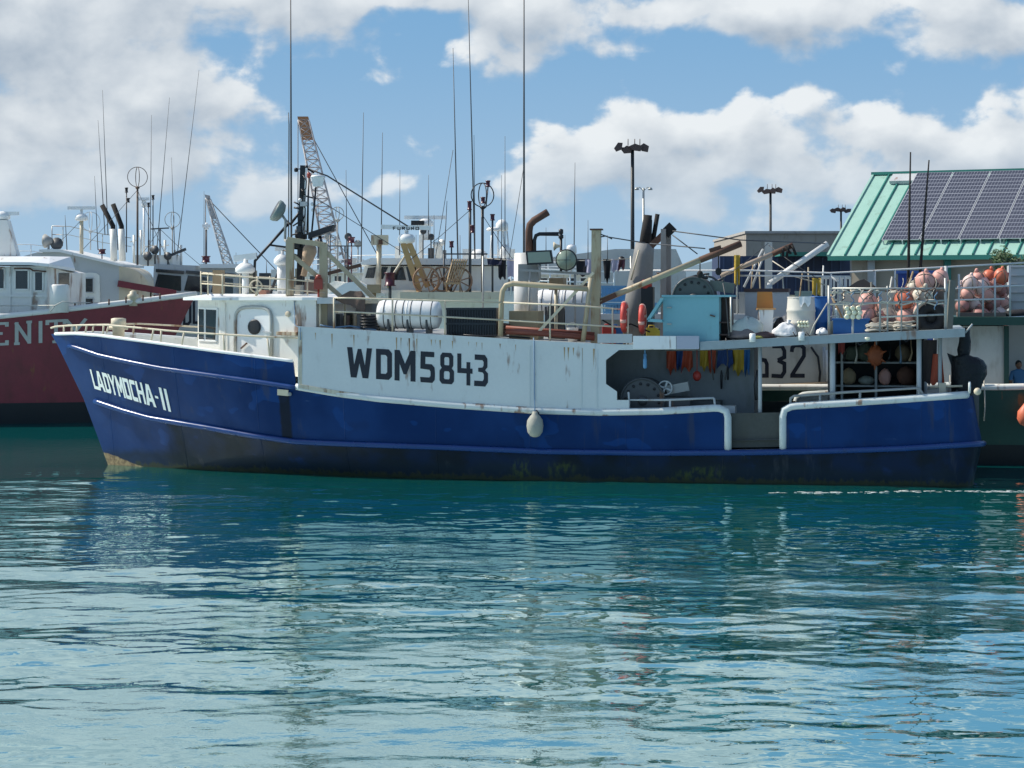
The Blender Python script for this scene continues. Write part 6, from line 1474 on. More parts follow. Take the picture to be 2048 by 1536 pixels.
# blue fish baskets stacked amidships
for k, (x0, x1, y0, y1, lab) in enumerate(((1198,1250,572,604,'light blue plastic basket beside the davit post, on top'),(1252,1300,572,604,'light blue plastic basket beside the leaning funnel'),(1206,1258,606,640,'light blue plastic basket low beside the davit post'),(1262,1312,606,640,'light blue plastic basket low behind the orange life rings'))):
    b = P((x0+x1)/2, y1, GV+.8); bk = thing('fish_basket', lab, 'basket', b, 0, 'blue fish baskets')
    z0, z1 = b.z, P((x0+x1)/2, y0, GV+.8).z; s1_k, s0_k = F.s_of(x0,GV+.8), F.s_of(x1,GV+.8)
    mb = MB(); F.box(mb, s0_k, s1_k, GV+.8, GV+1.3, z0, z0+.04); F.box(mb, s0_k, s1_k, GV+1.26, GV+1.3, z0, z1); F.box(mb, s0_k, s1_k, GV+.8, GV+.84, z0+.18, z0+.24); mb.build('basket_body', LBLUE, bk)
    for j in range(9):
        s_ = s0_k + .02 + (s1_k-s0_k-.04)*j/8; mb = MB(); F.box(mb, s_-.018, s_+.018, GV+.79, GV+.83, z0, z1); mb.build('slat', LBLUE, bk)
    mb = MB(); F.box(mb, s0_k-.02, s1_k+.02, GV+.77, GV+.84, z1-.05, z1+.01); mb.build('rim', LBLUE, bk)
mb = MB(); F.pbox(mb, 1180, 1330, 640, 700, GV+.8, 3.0, z0=1.2); mb.build('hold_coaming', GREY, gb)
# orange fender of the green boat
mb = MB(); c = P(2052,830,GV-.3); mb.lathe(c-Vector((0,0,.3)), (0,0,1), [(0,.05),(.05,.16),(.2,.24),(.4,.22),(.55,.1),(.62,.05)], 14); mb.tube([c+Vector((0,0,.3)), P(2053,752,GV+.0)], .02, 5); mb.build('orange_fender', ORFLOAT, None, 'orange ball fender hanging against the dark green hull', 'fender')

# === red boat
RF = Frame((q(392,590,82).x, 82.0), (-1, 0))     # s runs left from the stem
rb = thing('red_fishing_boat', 'maroon fishing boat with white wheelhouse, its bow lettered ENITY crossing behind the blue bow', 'boat', RF(10, 0, 0))
rh, rmb = gen_hull(rb, RF, 27.0, 0.0, 3.1, 0.0, 2.5, 3.3, 4.62, [MAROON, ANTIF, WHITE_R, GREY], rake=2.3, wlz=.75, p=2.4, cap=.10)
r_bvh = BVHTree.FromPolygons([list(v) for v in rmb.V], rmb.F)
def fn_red(x, f, l):
    py = (646 - x*.05) + 44*(1-f); d = (q(x, py, 60)-Vector((0,0,HC))).normalized(); h = r_bvh.ray_cast(Vector((0,0,HC)), d)
    return h[0] - d*(.02+l) if h[0] else q(x, py, 79)
lettering('name_letter', rh, paint('pale_lettering',(.42,.43,.40),.6,.2,grime=.5), [('E',-24,18),('N',28,64),('I',70,92),('T',94,130),('Y',132,172)], fn_red, (7.5, .12))
YR = 80.3
mb = MB(); a = q(-400,520,YR); mb.box((a.x, YR, 2.2), (q(95,0,YR).x, YR+4.2, q(0,533,YR).z)); wh = mb.build('wheelhouse', WHITE_R, rb)
mb = MB(); mb.prism([q(95,533,YR+.02), q(140,545,YR+1.2), q(140,650,YR+1.2), q(95,650,YR+.02)], (0,3.0,0)); mb.build('wheelhouse_front', WHITE_R, rb)
# visor roof
pts0 = [(-400,520),(95,524),(150,541)]
mb = MB()
for (z0o, z1o) in ((0,.10),):
    ring_ = [q(-400,528,YR-.5), q(60,530,YR-.5), q(98,533,YR-.4), q(150,543,YR+1.2)]
    far2 = [q(150,543,YR+3.0), q(98,533,YR+4.6), q(-400,528,YR+4.8)]
    base_ = ring_ + far2; zz = [p.copy() for p in base_]
    top_ = [p + Vector((0,0,.10)) for p in base_]; cen_ = [Vector((p.x*.9 + q(0,0,YR).x*.1 if i not in (0, 6) else p.x, YR+2.1+(p.y-YR-2.1)*.55, q(20,512,YR).z)) for i, p in enumerate(base_)]
    mb.grid([base_, top_, cen_], 0, False, close=True); mb.add(cen_, [tuple(range(7))]); mb.add(base_, [tuple(range(7))])
mb.build('visor_roof', WHITE_C, rb)
for w_ in ((-20,9,537,578),(30,57,540,579),(69,86,543,582)): bgwin(wh, *w_, YR, frame=WHITE_R)
mb = MB(); mb.add([q(x,y,Yq) for x,y,Yq in ((118,546,YR+.58),(139,546,YR+1.12),(139,570,YR+1.12),(118,570,YR+.58))], [(0,1,2,3)]); mb.build('window', GLASS, rb)
mb = MB(); mb.lathe(q(118,625,YR-.4), (0,0,1), [(0,.34),(.95,.34),(1.0,.30)], 16); mb.build('deck_drum', WHITE_R, rb)
mb = MB(); mb.lathe(q(266,612,81.0), (0,0,1), [(0,.16),(.25,.15),(.3,.2),(.4,.2),(.45,.12),(.52,.12),(.56,.03)], 12); mb.build('mooring_bitt', CREAM, rb)
mb = MB(); mb.tube([q(-60,612,YR-.3), q(110,611,YR-.9), q(126,603,YR-1.0), q(142,606,YR-1.0), q(200,605,81)], .02, 5); mb.tube([q(110,611,YR-.9), q(100,624,YR-.9)], .02, 5); mb.build('bow_rail', GALV, rb)
mb = MB(); mb.prism([q(-10,440,YR+1.5), q(14,440,YR+1.5), q(34,512,YR+1.5), q(-30,512,YR+1.5)], (0,.6,0)); mb.build('radar_tower', WHITE_R, rb)
bgradar(rb, 4, 427, 438, 446, YR+1.8, 1.25, dome_r=.3)
bgrail(rb, [(-40,490),(20,489),(62,489),(85,492)], YR+2.2, 26, (-10,28,62))
# === white boat with long house and twin black exhausts, beyond the red one
YB = 92.0
wb = thing('white_house_boat', 'white fishing boat with long sloping house and twin black exhausts behind the maroon boat', 'boat', q(150,600,YB+2)*1.0)
WBF = Frame((q(348,590,YB+2.8).x, YB+2.8), (-1, 0))
gen_hull(wb, WBF, 30.0, 0.0, 3.2, 0.0, 2.4, 3.0, 4.6, [LTGREY, MAROON, MAROON, GREY], cap=.10)
mb = MB(); mb.prism([q(80,503,YB), q(120,503,YB), q(238,532,YB), q(238,660,YB), q(20,660,YB), q(20,520,YB)], (0,5.2,0)); hs = mb.build('house', LTGREY, wb)
mb = MB(); mb.prism([q(78,499,YB-.2), q(118,498,YB-.2), q(243,528,YB-.2), q(243,533,YB-.2), q(118,504,YB-.2), q(78,504,YB-.2)], (0,5.6,0)); mb.build('house_roof', WHITE_C, wb)
# rounded cream fore end of the house
rows = []
for k in range(9):
    a_ = math.pi/2*k/8; x = 238 + 62*math.sin(a_); rows.append([q(x, 533+ (1-math.cos(a_))*50, YB+.0+ 1.6*(1-math.cos(a_))), q(x, 600, YB+1.6*(1-math.cos(a_)))])
mb = MB(); mb.grid(rows); mb.grid([[p + Vector((0,3.6-2*(p.y-YB),0)) for p in r] for r in rows]); mb.grid([[r[0] for r in rows], [r[0] + Vector((0,3.6-2*(r[0].y-YB),0)) for r in rows]]); mb.build('house_front', CREAM, wb)
mb = MB(); mb.beam(q(236,567,YB-.1), q(352,587,YB-.1), .12, .26); mb.build('maroon_band', MAROON, wb)
mb = MB(); outl = [(163,606),(163,556),(168,547),(178,545),(192,546),(199,551),(200,606)]; mb.prism([q(x,y,YB-.06) for x,y in outl], (0,.08,0)); mb.build('door', WHITE, wb)
for y0, y1 in ((556,585),(596,615)): bgwin(wb, 170, 187, y0, y1, YB-.06, frame=LTGREY)
for px, pts in ((0, [(228,512),(226,452),(204,410)]), (1, [(245,512),(243,452),(226,408)])):
    mb = MB(); mb.tube([q(x,y,YB+1.5+px) for x,y in pts], .105, 10); mb.build('exhaust_pipe', SOOT, wb)
    mb = MB(); mb.tube([q(pts[0][0],pts[0][1]+10,YB+1.5+px), q(pts[1][0],pts[1][1]+6,YB+1.5+px)], .14, 10); mb.build('exhaust_jacket', WHITE, wb)
bgradar(wb, 163, 416, 440, 512, YB+1.0, 1.12, colmat=CREAM, dome_r=.26)
mb = MB(); mb.lathe(q(97,482,YB+.5), (1,-.3,0), [(-.15,.3),(0,.2),(.2,.1)], 12); mb.tube([q(97,482,YB+.5), q(97,505,YB+.5)], .05, 6); mb.build('searchlight', GREY, wb)
mb = MB(); mb.lathe(q(114,488,YB+.5), (0,-1,.2), [(-.15,.1),(0,.26),(.1,.26)], 12); mb.tube([q(114,488,YB+.5), q(114,505,YB+.5)], .05, 6); mb.build('searchlight', DKGREY, wb)
bgrail(wb, [(104,452),(140,453),(205,468),(262,476)], YB+4.5, 34, (104,126,205,250), mat=GALV)
cage(wb, 275, 334, 374, 530, YB+1.2, pr=.045, mat=paint('rust_flecked_pole',(.10,.075,.06),.6,.3,rust=.5))
cage(wb, 181, 424, 462, 500, YB+5, mat=LTGREY)
for px, y0, y1, p1 in ((189,352,500,196),(205,180,470,216),(196,240,470,210)): whip(wb, px, y0, y1, YB+3, p1)
navlight(wb, 253, 375, 385, YB+1.6, BLACK, .07, 505); navlight(wb, 256, 396, 405, YB+1.6, BLACK, .08)
navlight(wb, 204, 498, 508, YB+.6, PURPLE, .16, 520)
# === black-windowed boat further back
YK = 99.0
kb = thing('black_windowed_boat', 'white boat with a row of big black windows, behind the sloping house', 'boat', q(360,600,YK))
KF = Frame((q(440,590,YK+3).x, YK+3), (1, 0)); KF.w = Vector((0,1))
gen_hull(kb, KF, -16.0, 6.0, 3.0, 0.0, 2.4, 2.8, 4.2, [WHITE, ANTIF, WHITE, GREY])
mb = MB(); mb.prism([q(308,528,YK), q(470,534,YK), q(470,680,YK), q(300,680,YK)], (0,4.0,0)); kh = mb.build('house', LTGREY, kb)
for x0, x1 in ((312,362),(372,418),(426,466)):
    mb = MB(); mb.prism([q(x0+4,548+ (x0-312)*.05,YK-.03), q(x1,552+(x0-312)*.05,YK-.03), q(x1,582+(x0-312)*.05,YK-.03), q(x0-4,578+(x0-312)*.05,YK-.03)], (0,.06,0)); mb.build('window', GLASS, kb)
    mb = MB(); mb.beam(q(x0,541+(x0-312)*.05,YK-.05), q(x1+6,545+(x0-312)*.05,YK-.05), .08, .14); mb.build('window_brow', GLASS, kb)
def fn_k(x, f, l): return q(x, 602+ 46*(1-f), YK-.012-l)
lettering('call_sign_letter', kh, BLACKL, [('W',340,364),('D',367,382),('L',386,398)], fn_k, (5.0, .12))
mb = MB(); qbox(mb, 270, 345, 510, 530, YK+.5, 3); mb.build('upper_house', WHITE, kb)
mb = MB(); qbox(mb, 400, 480, 528, 536, YK-.2, 4.4); mb.build('house_roof', WHITE_C, kb)
bgradar(kb, 288, 398, 412, 512, YK+1.5, .48, dome_r=.12, col_r=.05)
cage(kb, 345, 424, 455, 530, YK+2, mat=GREY)
navlight(kb, 306, 390, 399, YK+1, BLACK, .07, 520); navlight(kb, 297, 405, 414, YK+1, BLACK, .07, 520)
for px, y0, y1, p1 in ((327,335,520,312),(339,195,520,312),(343,315,520,350),(398,140,530,352),(303,230,520,300),(408,382,560,408)): whip(kb, px, y0, y1, YK+1.8, p1)
mb = MB(); mb.beam(q(302,458,YK+1), q(338,456,YK+1), .05, .06); mb.tube([q(320,456,YK+1), q(320,525,YK+1)], .035, 6); mb.build('aerial_yard', DKGREY, kb)
bgradar(kb, 413, 452, 458, 535, YK+1.5, .35, dome_r=.1, col_r=.03, colmat=DKGREY)
navlight(kb, 412, 512, 525, YK+.8, PURPLE, .2, 540)
for px, h_ in ((268,470),(282,460),(298,480),(312,490),(330,480),(350,500),(362,490)):
    mb = MB(); mb.tube([q(px,530,YK+2), q(px,h_,YK+2)], .06, 6); mb.beam(q(px-8,h_+14,YK+2), q(px+8,h_+10,YK+2), .05, .05); mb.build('aerial_post', WHITE, kb)
mb = MB(); mb.beam(q(330,515,YK+.5), q(372,498,YK+.5), .1, .12); mb.build('floodlight_bar', DKGREY, kb)
for px, py, r in ((310,500,.2),(336,512,.18),(296,512,.2)):
    mb = MB(); mb.lathe(q(px,py,YK+.4), (-.3,-1,0), [(-.15,.08),(0,r),(.05,r)], 12); mb.tube([q(px,py,YK+.5), q(px,532,YK+.5)], .04, 6); mb.build('searchlight', DKGREY, kb)
# === white flying-bridge boat behind amidships
YD = 78.0
db = thing('white_flybridge_boat', 'white fishing boat with flying bridge, rusty radar leg and cable wheels behind the life raft', 'boat', q(860,620,YD+2))
DF = Frame((q(640,590,YD+3.2).x, YD+3.2), (1, 0)); DF.w = Vector((0,1))
gen_hull(db, DF, 18.0, -3.0, 3.1, 0.0, 2.5, 2.8, 4.0, [WHITE, ANTIF, WHITE, GREY])
mb = MB(); mb.prism([q(650,572,YD), q(668,562,YD), q(760,580,YD), q(1260,584,YD), q(1260,690,YD), q(650,690,YD)], (0,5.4,0)); mb.build('main_house', WHITE, db)
mb = MB(); mb.prism([q(730,532,YD+.6), q(1016,532,YD+.6), q(1016,592,YD+.6), q(716,592,YD+.6)], (0,4.0,0)); fbh = mb.build('bridge_house', WHITE, db)
mb = MB(); mb.prism([q(706,530,YD+.3), q(742,516,YD+.3), q(1022,518,YD+.3), q(1022,530,YD+.3), q(760,529,YD+.3)], (0,4.6,0)); mb.build('bridge_roof', WHITE_C, db)
for pts in (((764,534),(776,534),(766,558),(758,558)),((782,534),(806,534),(812,560),(778,560)),((812,534),(832,534),(832,562),(818,562)),((736,536),(752,534),(748,556),(730,556))):
    mb = MB(); mb.prism([q(x,y,YD+.57) for x,y in pts], (0,.06,0)); mb.build('window', GLASS, fbh)
mb = MB(); mb.prism([q(655,590,YD-.4), q(690,566,YD-.4), q(716,562,YD-.4), q(770,588,YD-.4), q(770,592,YD-.4), q(655,594,YD-.4)], (0,2.0,0)); mb.build('foredeck_hatch', WHITE_C, db)
mb = MB(); qbox(mb, 734, 760, 569, 586, YD-.9, .5); mb.tube([q(747,586,YD-.7), q(747,600,YD-.7)], .1, 6); mb.build('yellow_box', TANWOOD, db)
bgrail(db, [(700,512),(760,510),(880,508),(1000,510)], YD+3.5, 22, (720,760,800,840,880,920,960), mat=WHITE_C)
# rusty radar leg
OCH = paint('ochre_rusty_paint',(.46,.30,.13),.6,.2,rust=.5)
mb = MB()
mb.beam(q(806,486,YD-.3), q(838,580,YD-.3), .12, .2); mb.beam(q(818,486,YD-.3), q(856,574,YD-.3), .12, .2); leg_ = mb.build('radar_leg', OCH, db)
for f in (.25,.5,.75):
    mb = MB(); a = q(806,486,YD-.3).lerp(q(838,580,YD-.3), f); b = q(818,486,YD-.3).lerp(q(856,574,YD-.3), f); mb.beam(a, b, .1, .1); mb.build('leg_rung', OCH, leg_)
mb = MB(); mb.tube([q(838,580,YD-.3), q(838,600,YD-.3)], .1, 6); mb.build('leg_foot', OCH, leg_)
mb = MB(); mb.tube([q(810,512,YD-.3), q(784,552,YD-.3), q(775,576,YD-.3)], .04, 6); mb.build('leg_strut', CREAM, leg_)
mb = MB(); t_ = q(813,484,YD-.3); mb.lathe(t_, (0,0,1), [(-.05,.2),(0,.28),(.14,.30),(.26,.22),(.28,.07),(.40,.07)], 16); mb.build('radar_gearbox', WHITE_C, db)
mb = MB(); c = q(812,456,YD-.3); mb.beam(c-Vector((.86,.06,-.04)), c+Vector((.86,-.06,-.0)), .12, .15); sc_ = mb.build('radar_scanner', WHITE_C, db)
def fn_f(x, f, l): return q(x, 454+ 5.5*(1-f), YD-.42-l)
lettering('scanner_letter', sc_, DKGREY, [('F',786,792),('U',795,801),('R',804,810),('U',813,819),('N',822,828),('O',831,838)], fn_f, (2.0, .3))
bgradar(db, 850, 435, 452, 480, YD+2.6, 1.48, dome_r=.3, col_r=.2)
mb = MB(); qbox(mb, 822, 848, 441, 450, YD+2.2, .3); mb.build('camera_box', BLACK, db)
mb = MB(); qbox(mb, 742, 776, 470, 490, YD+.2, .35); mb.tube([q(758,490,YD+.4), q(757,600,YD+.2)], .09, 8); fl3 = mb.build('bridge_floodlight', CREAM, db)
mb = MB(); qbox(mb, 757, 765, 479, 489, YD+.16, .05); mb.build('lamp_patch', RUST, db)
# cable wheels and slatted chair on the house top
for px, py, r in ((852,560,26),(885,558,24),(918,562,26)):
    mb = MB(); c = q(px,py,YD-.6); Rr = r/FOC*YD; mb.torus(c, (.25,1,0), Rr, .035, 28, 6); mb.torus(c+Vector((0,.3,0)), (.25,1,0), Rr, .035, 28, 6)
    for k in range(4):
        a_ = k*math.pi/4+.3; d_ = Vector((math.cos(a_),0,math.sin(a_)))*Rr; mb.beam(c-d_, c+d_, .05, .04)
    mb.tube([c, c+Vector((0,.3,0))], .05, 6); mb.build('cable_wheel', paint('rusty_brown_wheel',(.26,.16,.10),.7,.3,rust=.4), db)
ch2 = thing('slatted_deck_chair', 'brown slatted wooden deck chair leaning back between the cable wheels', 'chair', q(915,584,YD-.9))
for k in range(7):
    f = k/6; mb = MB(); a = q(898+ f*30, 560 - 0*f, YD-.9); mb.beam(q(893+f*26,566,YD-.9), q(906+f*28,519,YD-.7), .05, .03); mb.build('back_slat', TANWOOD, ch2)
for y in (524, 560):
    mb = MB(); mb.beam(q(905-(y-519)*.3,y,YD-.86), q(935-(y-519)*.3,y,YD-.86), .05, .05); mb.build('back_rail', TANWOOD, ch2)
for x in (893, 920):
    mb = MB(); mb.beam(q(x,566,YD-.9), q(x,588,YD-.9), .05, .05); mb.build('leg', TANWOOD, ch2)
mb = MB(); mb.box((q(890,0,YD).x, YD-1.3, q(0,569,YD).z), (q(922,0,YD).x, YD-.85, q(0,565,YD).z)); mb.build('seat', TANWOOD, ch2)
mb = MB(); qbox(mb, 800, 1000, 584, 598, YD-1.6, 1.7); mb.build('house_top_deck', CREAM, db)
# loop antennas, poles, lamps
cage(db, 965, 366, 414, 590, YD-.4, mat=BLACK, r=.02, pr=.05)
mb = MB(); mb.tube([q(940,590,YD-.4), q(940,412,YD-.4)], .05, 7); mb.beam(q(888,508,YD-.4), q(975,508,YD-.4), .05, .05); mb.tube([q(888,508,YD-.4), q(888,590,YD-.4)], .035, 6); mb.build('signal_mast', DKGREY, db)
for px, y0, y1 in ((939,402,420),(976,361,374),(966,394,407),(945,450,466),(985,428,441),(903,482,495),(780,545,572)): navlight(db, px, y0, y1, YD-.45, PURPLE, .085 if y0 < 540 else .2)
for pts, r_ in (([q(985,441,YD-.45), q(985,590,YD-.4)],.04), ([q(976,374,YD-.45), q(972,414,YD-.42), q(965,420,YD-.4)],.025), ([q(903,495,YD-.45), q(903,590,YD-.4)],.03), ([q(780,572,YD-.45), q(780,600,YD-.4)],.06)):
    mb = MB(); mb.tube(pts, r_, 6); mb.build('lamp_stalk', DKGREY, db)
# dome cluster
mb = MB(); mb.lathe(q(1004,462,YD+1.4), (0,0,1), [(0,.15),(.03,.22),(.25,.22),(.38,.12),(.41,.02)], 16); mb.lathe(q(988,462,YD+1.4), (0,0,1), [(0,.25),(.06,.28),(.12,.22),(.14,.02)], 14); mb.build('antenna_dome', WHITE_C, db)
for px in (984, 996, 1006, 1014):
    mb = MB(); mb.tube([q(px,462,YD+1.4), q(px+ (px-996)*.3,520,YD+1.4)], .035, 6); mb.build('dome_leg', WHITE_C, db)
mb = MB(); mb.ball(q(1010,505,YD+1.4), (.22,.2,.3), 12); mb.build('antenna_dome', WHITE_C, db)
mb = MB(); mb.ball(q(958,512,YD+1.6), (.3,.25,.25), 12); mb.build('antenna_dome', WHITE_C, db)
for px, y0, y1, p1, r in ((906,96,522,916,.032),(935,-60,520,950,.032),(1048,-120,590,1048,.05),(765,265,520,762,.026),(727,225,545,722,.026),(692,340,545,694,.024),(800,340,510,799,.02),(857,350,480,857,.02),(1010,272,520,1010,.022),(1003,350,520,1003,.02),(894,402,560,886,.03),(948,270,500,950,.02)):
    whip(db, px, y0, y1, YD+.8, p1, r)
cage(db, 675, 414, 440, 580, YD+4, mat=GREY)
mb = MB(); mb.beam(q(655,492,YD+3), q(724,492,YD+3), .04, .04); mb.tube([q(690,492,YD+3), q(690,590,YD+3)], .03, 6); mb.tube([q(660,592,YD+3), q(660,470,YD+3)], .03, 6); mb.build('aerial_yard', DKGREY, db)
navlight(db, 703, 474, 486, YD+2, PURPLE, .13, 590); navlight(db, 697, 518, 530, YD+2, PURPLE, .13, 590)
mb = MB(); mb.beam(q(652,548,YD-.5), q(722,530,YD-.5), .12, .12); mb.build('stowed_boom', RUST, db)
mb = MB(); mb.tube([q(652,548,YD-.5), q(652,575,YD-.4)], .04, 6); mb.build('boom_crutch', GREY, db)
# pair of aerials on the blue boat's forward end
for px, y0 in ((581,-80), (577,225)):
    mb = MB(); mb.tube([P(583 if px == 581 else 577,560,2.4), P(px+1,250,2.4), P(px,y0,2.4)], [.03,.026,.012] if px == 581 else [.018,.016,.012], 6); mb.build('whip_antenna', DKGREY, boat)
# far white boat beyond the spool and its aerial
YW = 96.0
fw = thing('far_white_boat', 'pale grey boat house with raked end beyond the clothes line', 'boat', q(1290,600,YW))
FWF = Frame((q(1290,590,YW+3).x, YW+3), (1, 0)); FWF.w = Vector((0,1))
gen_hull(fw, FWF, -10.0, 9.0, 3.0, 0.0, 2.4, 2.8, 4.0, [WHITE, ANTIF, WHITE, GREY])
mb = MB(); mb.prism([q(1060,520,YW), q(1230,498,YW), q(1352,498,YW), q(1372,545,YW), q(1372,680,YW), q(1060,680,YW)], (0,4.0,0)); mb.build('house', paint('pale_concrete_grey',(.50,.50,.48),.6,.1,grime=.3), fw)
mb = MB(); mb.lathe(q(1243,520,YW-.3), (0,-1,0), [(0,.12),(.1,.16)], 10); mb.build('porthole', BLACK, fw)
whip(fw, 1150, 325, 520, YW+.5, 1148, .03)
navlight(fw, 1322, 545, 560, YW-.4, RUST, .2, 600)
# spare boat on the far left horizon side, closing the view between masts
YX = 101.0
xb = thing('low_white_boat', 'low white boat with cluttered foredeck seen between the gallows posts', 'boat', q(600,600,YX))
XF = Frame((q(600,590,YX+1.5).x, YX+1.5), (1, 0)); XF.w = Vector((0,1))
gen_hull(xb, XF, -9.0, 7.0, 1.4, 0.0, 2.6, 3.4, 4.4, [WHITE, ANTIF, WHITE, GREY])
mb = MB(); mb.prism([q(470,565,YX), q(560,552,YX), q(680,556,YX), q(700,640,YX), q(470,640,YX)], (0,2.4,0)); mb.build('deckhouse', LTGREY, xb)
for k in range(9):
    px = 470 + k*24; mb = MB(); qbox(mb, px, px+14+4*(k % 3), 548-(k*7) % 12, 570, YX-.4, .5); mb.tube([q(px+6,572,YX-.2), q(px+6,600,YX-.2)], .1, 6); mb.build('deck_box', (GREY, BEIGE, DKGREY, WHITE)[k % 4], xb)
for px, y0 in ((472,505),(533,520),(558,500),(505,530)): whip(xb, px, y0, 570, YX, None, .03)

# === person in the doorway of the green boat
PV = GV+2.3
pz = F(0,0,zdk).z + .12
base = F(F.s_of(2038, PV), PV, 0); 
def person(base, z0, hgt):
    me = bpy.data.meshes.new('person'); ob = bpy.data.objects.new('person', me); C.objects.link(ob); ob.location = (base.x, base.y, z0); MW[ob.name] = Matrix.Translation(ob.location)
    k = hgt/1.75
    J = [((0,0,.95),.155),((0,.0,1.15),.15),((0,.01,1.36),.165),((0,.0,1.50),.06),((0,-.01,1.56),.058),   # 0-4 pelvis..neck
         ((-.19,0,1.40),.075),((-.26,-.04,1.14),.055),((-.20,-.22,.98),.042),((-.17,-.30,.95),.04),             # 5-8 arm bent forward
         ((.19,0,1.40),.075),((.25,.02,1.12),.055),((.23,-.10,.90),.042),((.22,-.14,.82),.04),                   # 9-12
         ((-.10,0,.90),.11),((-.11,-.02,.50),.075),((-.11,.02,.09),.05),((-.12,-.14,.035),.042),                 # 13-16
         ((.10,0,.90),.11),((.12,-.01,.50),.075),((.12,.03,.09),.05),((.13,-.13,.035),.042)]                     # 17-20
    E = [(0,1),(1,2),(2,3),(3,4),(2,5),(5,6),(6,7),(7,8),(2,9),(9,10),(10,11),(11,12),(0,13),(13,14),(14,15),(15,16),(0,17),(17,18),(18,19),(19,20)]
    me.from_pydata([Vector(p)*k for p, r in J], E, [])
    sk = ob.modifiers.new('skin', 'SKIN')
    for i, (p, r) in enumerate(J): me.skin_vertices[0].data[i].radius = (r*k, r*k*(.75 if i < 3 else 1))
    me.skin_vertices[0].data[0].use_root = True
    sb_ = ob.modifiers.new('sub', 'SUBSURF'); sb_.levels = 2; sb_.render_levels = 2
    sk.use_smooth_shade = True
    return ob, k
SKIN = paint('brown_skin', (.22,.12,.075), .55, .08)
def shirt_mat():
    m = bpy.data.materials.new('person_clothes'); m.use_nodes = True; t = NT(m.node_tree); bs = m.node_tree.nodes['Principled BSDF']
    oc = t.n('ShaderNodeTexCoord').outputs['Object']; sx = t.n('ShaderNodeSeparateXYZ', {0: oc}); ax_ = t.m('ABSOLUTE', sx.outputs[0])
    c = t.mix(t.ss(sx.outputs[2], .93, .94), (.02,.022,.03), (.055,.17,.34))
    bare = t.m('MULTIPLY', t.ss(ax_, .185, .19), t.m('SUBTRACT', 1.0, t.ss(sx.outputs[2], 1.17, 1.18))); c = t.mix(bare, c, (.22,.12,.075))
    c = t.mix(t.ss(sx.outputs[2], 1.49, 1.495), c, (.22,.12,.075)); m.node_tree.links.new(c, bs.inputs['Base Color']); bs.inputs['Roughness'].default_value = .8
    return m
po, kk = person(base, zdk-.02, 1.72)
po.data.materials.append(shirt_mat()); tag(po, 'person in a light blue T-shirt standing in the green boat doorway, head bowed', 'person')
hc = Vector((base.x-.02, base.y-.05, zdk-.02+1.62*kk))
rows = []
for i in range(11):
    th = math.pi*i/10; rr_h = math.sin(th); z = math.cos(th)*.118
    row = []
    for j in range(16):
        a_ = 2*math.pi*j/16; x = .078*rr_h*math.cos(a_); y = .098*rr_h*math.sin(a_)
        if math.sin(a_) < -.9 and -.04 < z < .02: y -= .014                    # nose
        if math.sin(a_) < -.3 and z < -.06: y *= .93
        row.append(hc + Vector((x, y, z)))
    rows.append(row)
mb = MB(); mb.grid(rows, close=True); 
for sg in (-1, 1): mb.ball(hc + Vector((sg*.08,.0,-.01)), (.014,.026,.035), 8)
mb.build('head', SKIN, po, recalc=False)
mb = MB()
for sg in (-1, 1): mb.ball(hc + Vector((sg*.03,-.088,.012)), (.012,.008,.008), 8)
mb.ball(hc + Vector((0,-.092,-.055)), (.022,.006,.006), 8); mb.build('face_features', BLACK, po)
mb = MB(); mb.ball(hc + Vector((0,.022,.032)), (.092,.105,.105), 14, jit=.06); mb.build('hair', BLACKCL, po)
for sg, hp_ in ((-1, Vector((-.17,-.30,.95))), (1, Vector((.22,-.14,.82)))):
    w_ = Vector((base.x, base.y, zdk-.02)) + hp_*kk; mb = MB()
    mb.ball(w_ + Vector((0,-.03,-.02)), (.035,.045,.02), 8)
    for j in range(4): 
        ox = (j-1.5)*.018; ln = (.055,.065,.06,.045)[j]; mb.tube([w_+Vector((ox,-.06,-.02)), w_+Vector((ox,-.06-ln*.6,-.03)), w_+Vector((ox,-.06-ln*.8,-.055))], [.009,.008,.007], 6)
    mb.tube([w_+Vector((sg*-.03,-.02,-.02)), w_+Vector((sg*-.055,-.05,-.03)), w_+Vector((sg*-.05,-.08,-.04))], [.011,.009,.008], 6)
    mb.build('hand', SKIN, po)
# ------------------------------------------------------------------ more gear on the boats behind
zgc = P(1530,636,GV+.6).z + .06
# white slatted frame and boxes on the green boat's forward canopy
fr9 = thing('drying_rack', 'white slatted rack standing behind the blue barrel', 'rack', F(F.s_of(1672,GV+1.4), GV+1.4, zgc))
for k in range(8):
    px = 1644 + k*8; mb = MB(); a = P(px,556,GV+1.4); mb.beam(Vector((a.x,a.y,zgc-.02)), a, .06, .05); mb.build('slat', WHITE, fr9)
for y in (556, 600):
    mb = MB(); mb.beam(P(1642,y,GV+1.38), P(1702,y,GV+1.38), .05, .06); mb.build('cross_bar', WHITE, fr9)
for k, (x0, x1, y0, mt, lab) in enumerate(((1478,1500,586,GREY,'grey box behind the line spool motor'),(1590,1622,584,paint('dull_teal_box',(.20,.30,.30),.6,.15,grime=.3),'dull teal box behind the white barrel'),(1330,1362,600,DKGREY,'dark box beyond the derrick posts'),(1400,1440,596,paint('pale_blue_box',(.30,.38,.44),.6,.1,grime=.2),'pale blue box behind the line spool'),(1560,1590,592,CREAM,'cream box behind the dark bundle'))):
    mb = MB(); F.pbox(mb, x0, x1, y0, 640, GV+1.6+.2*k, .7, z0=zgc-.01); b_ = mb.build('storage_box', mt, None, lab, 'box')
    mb = MB(); F.pbox(mb, x0-1, x1+1, y0-2, y0+2, GV+1.57+.2*k, .76); mb.build('lid', mt, b_)
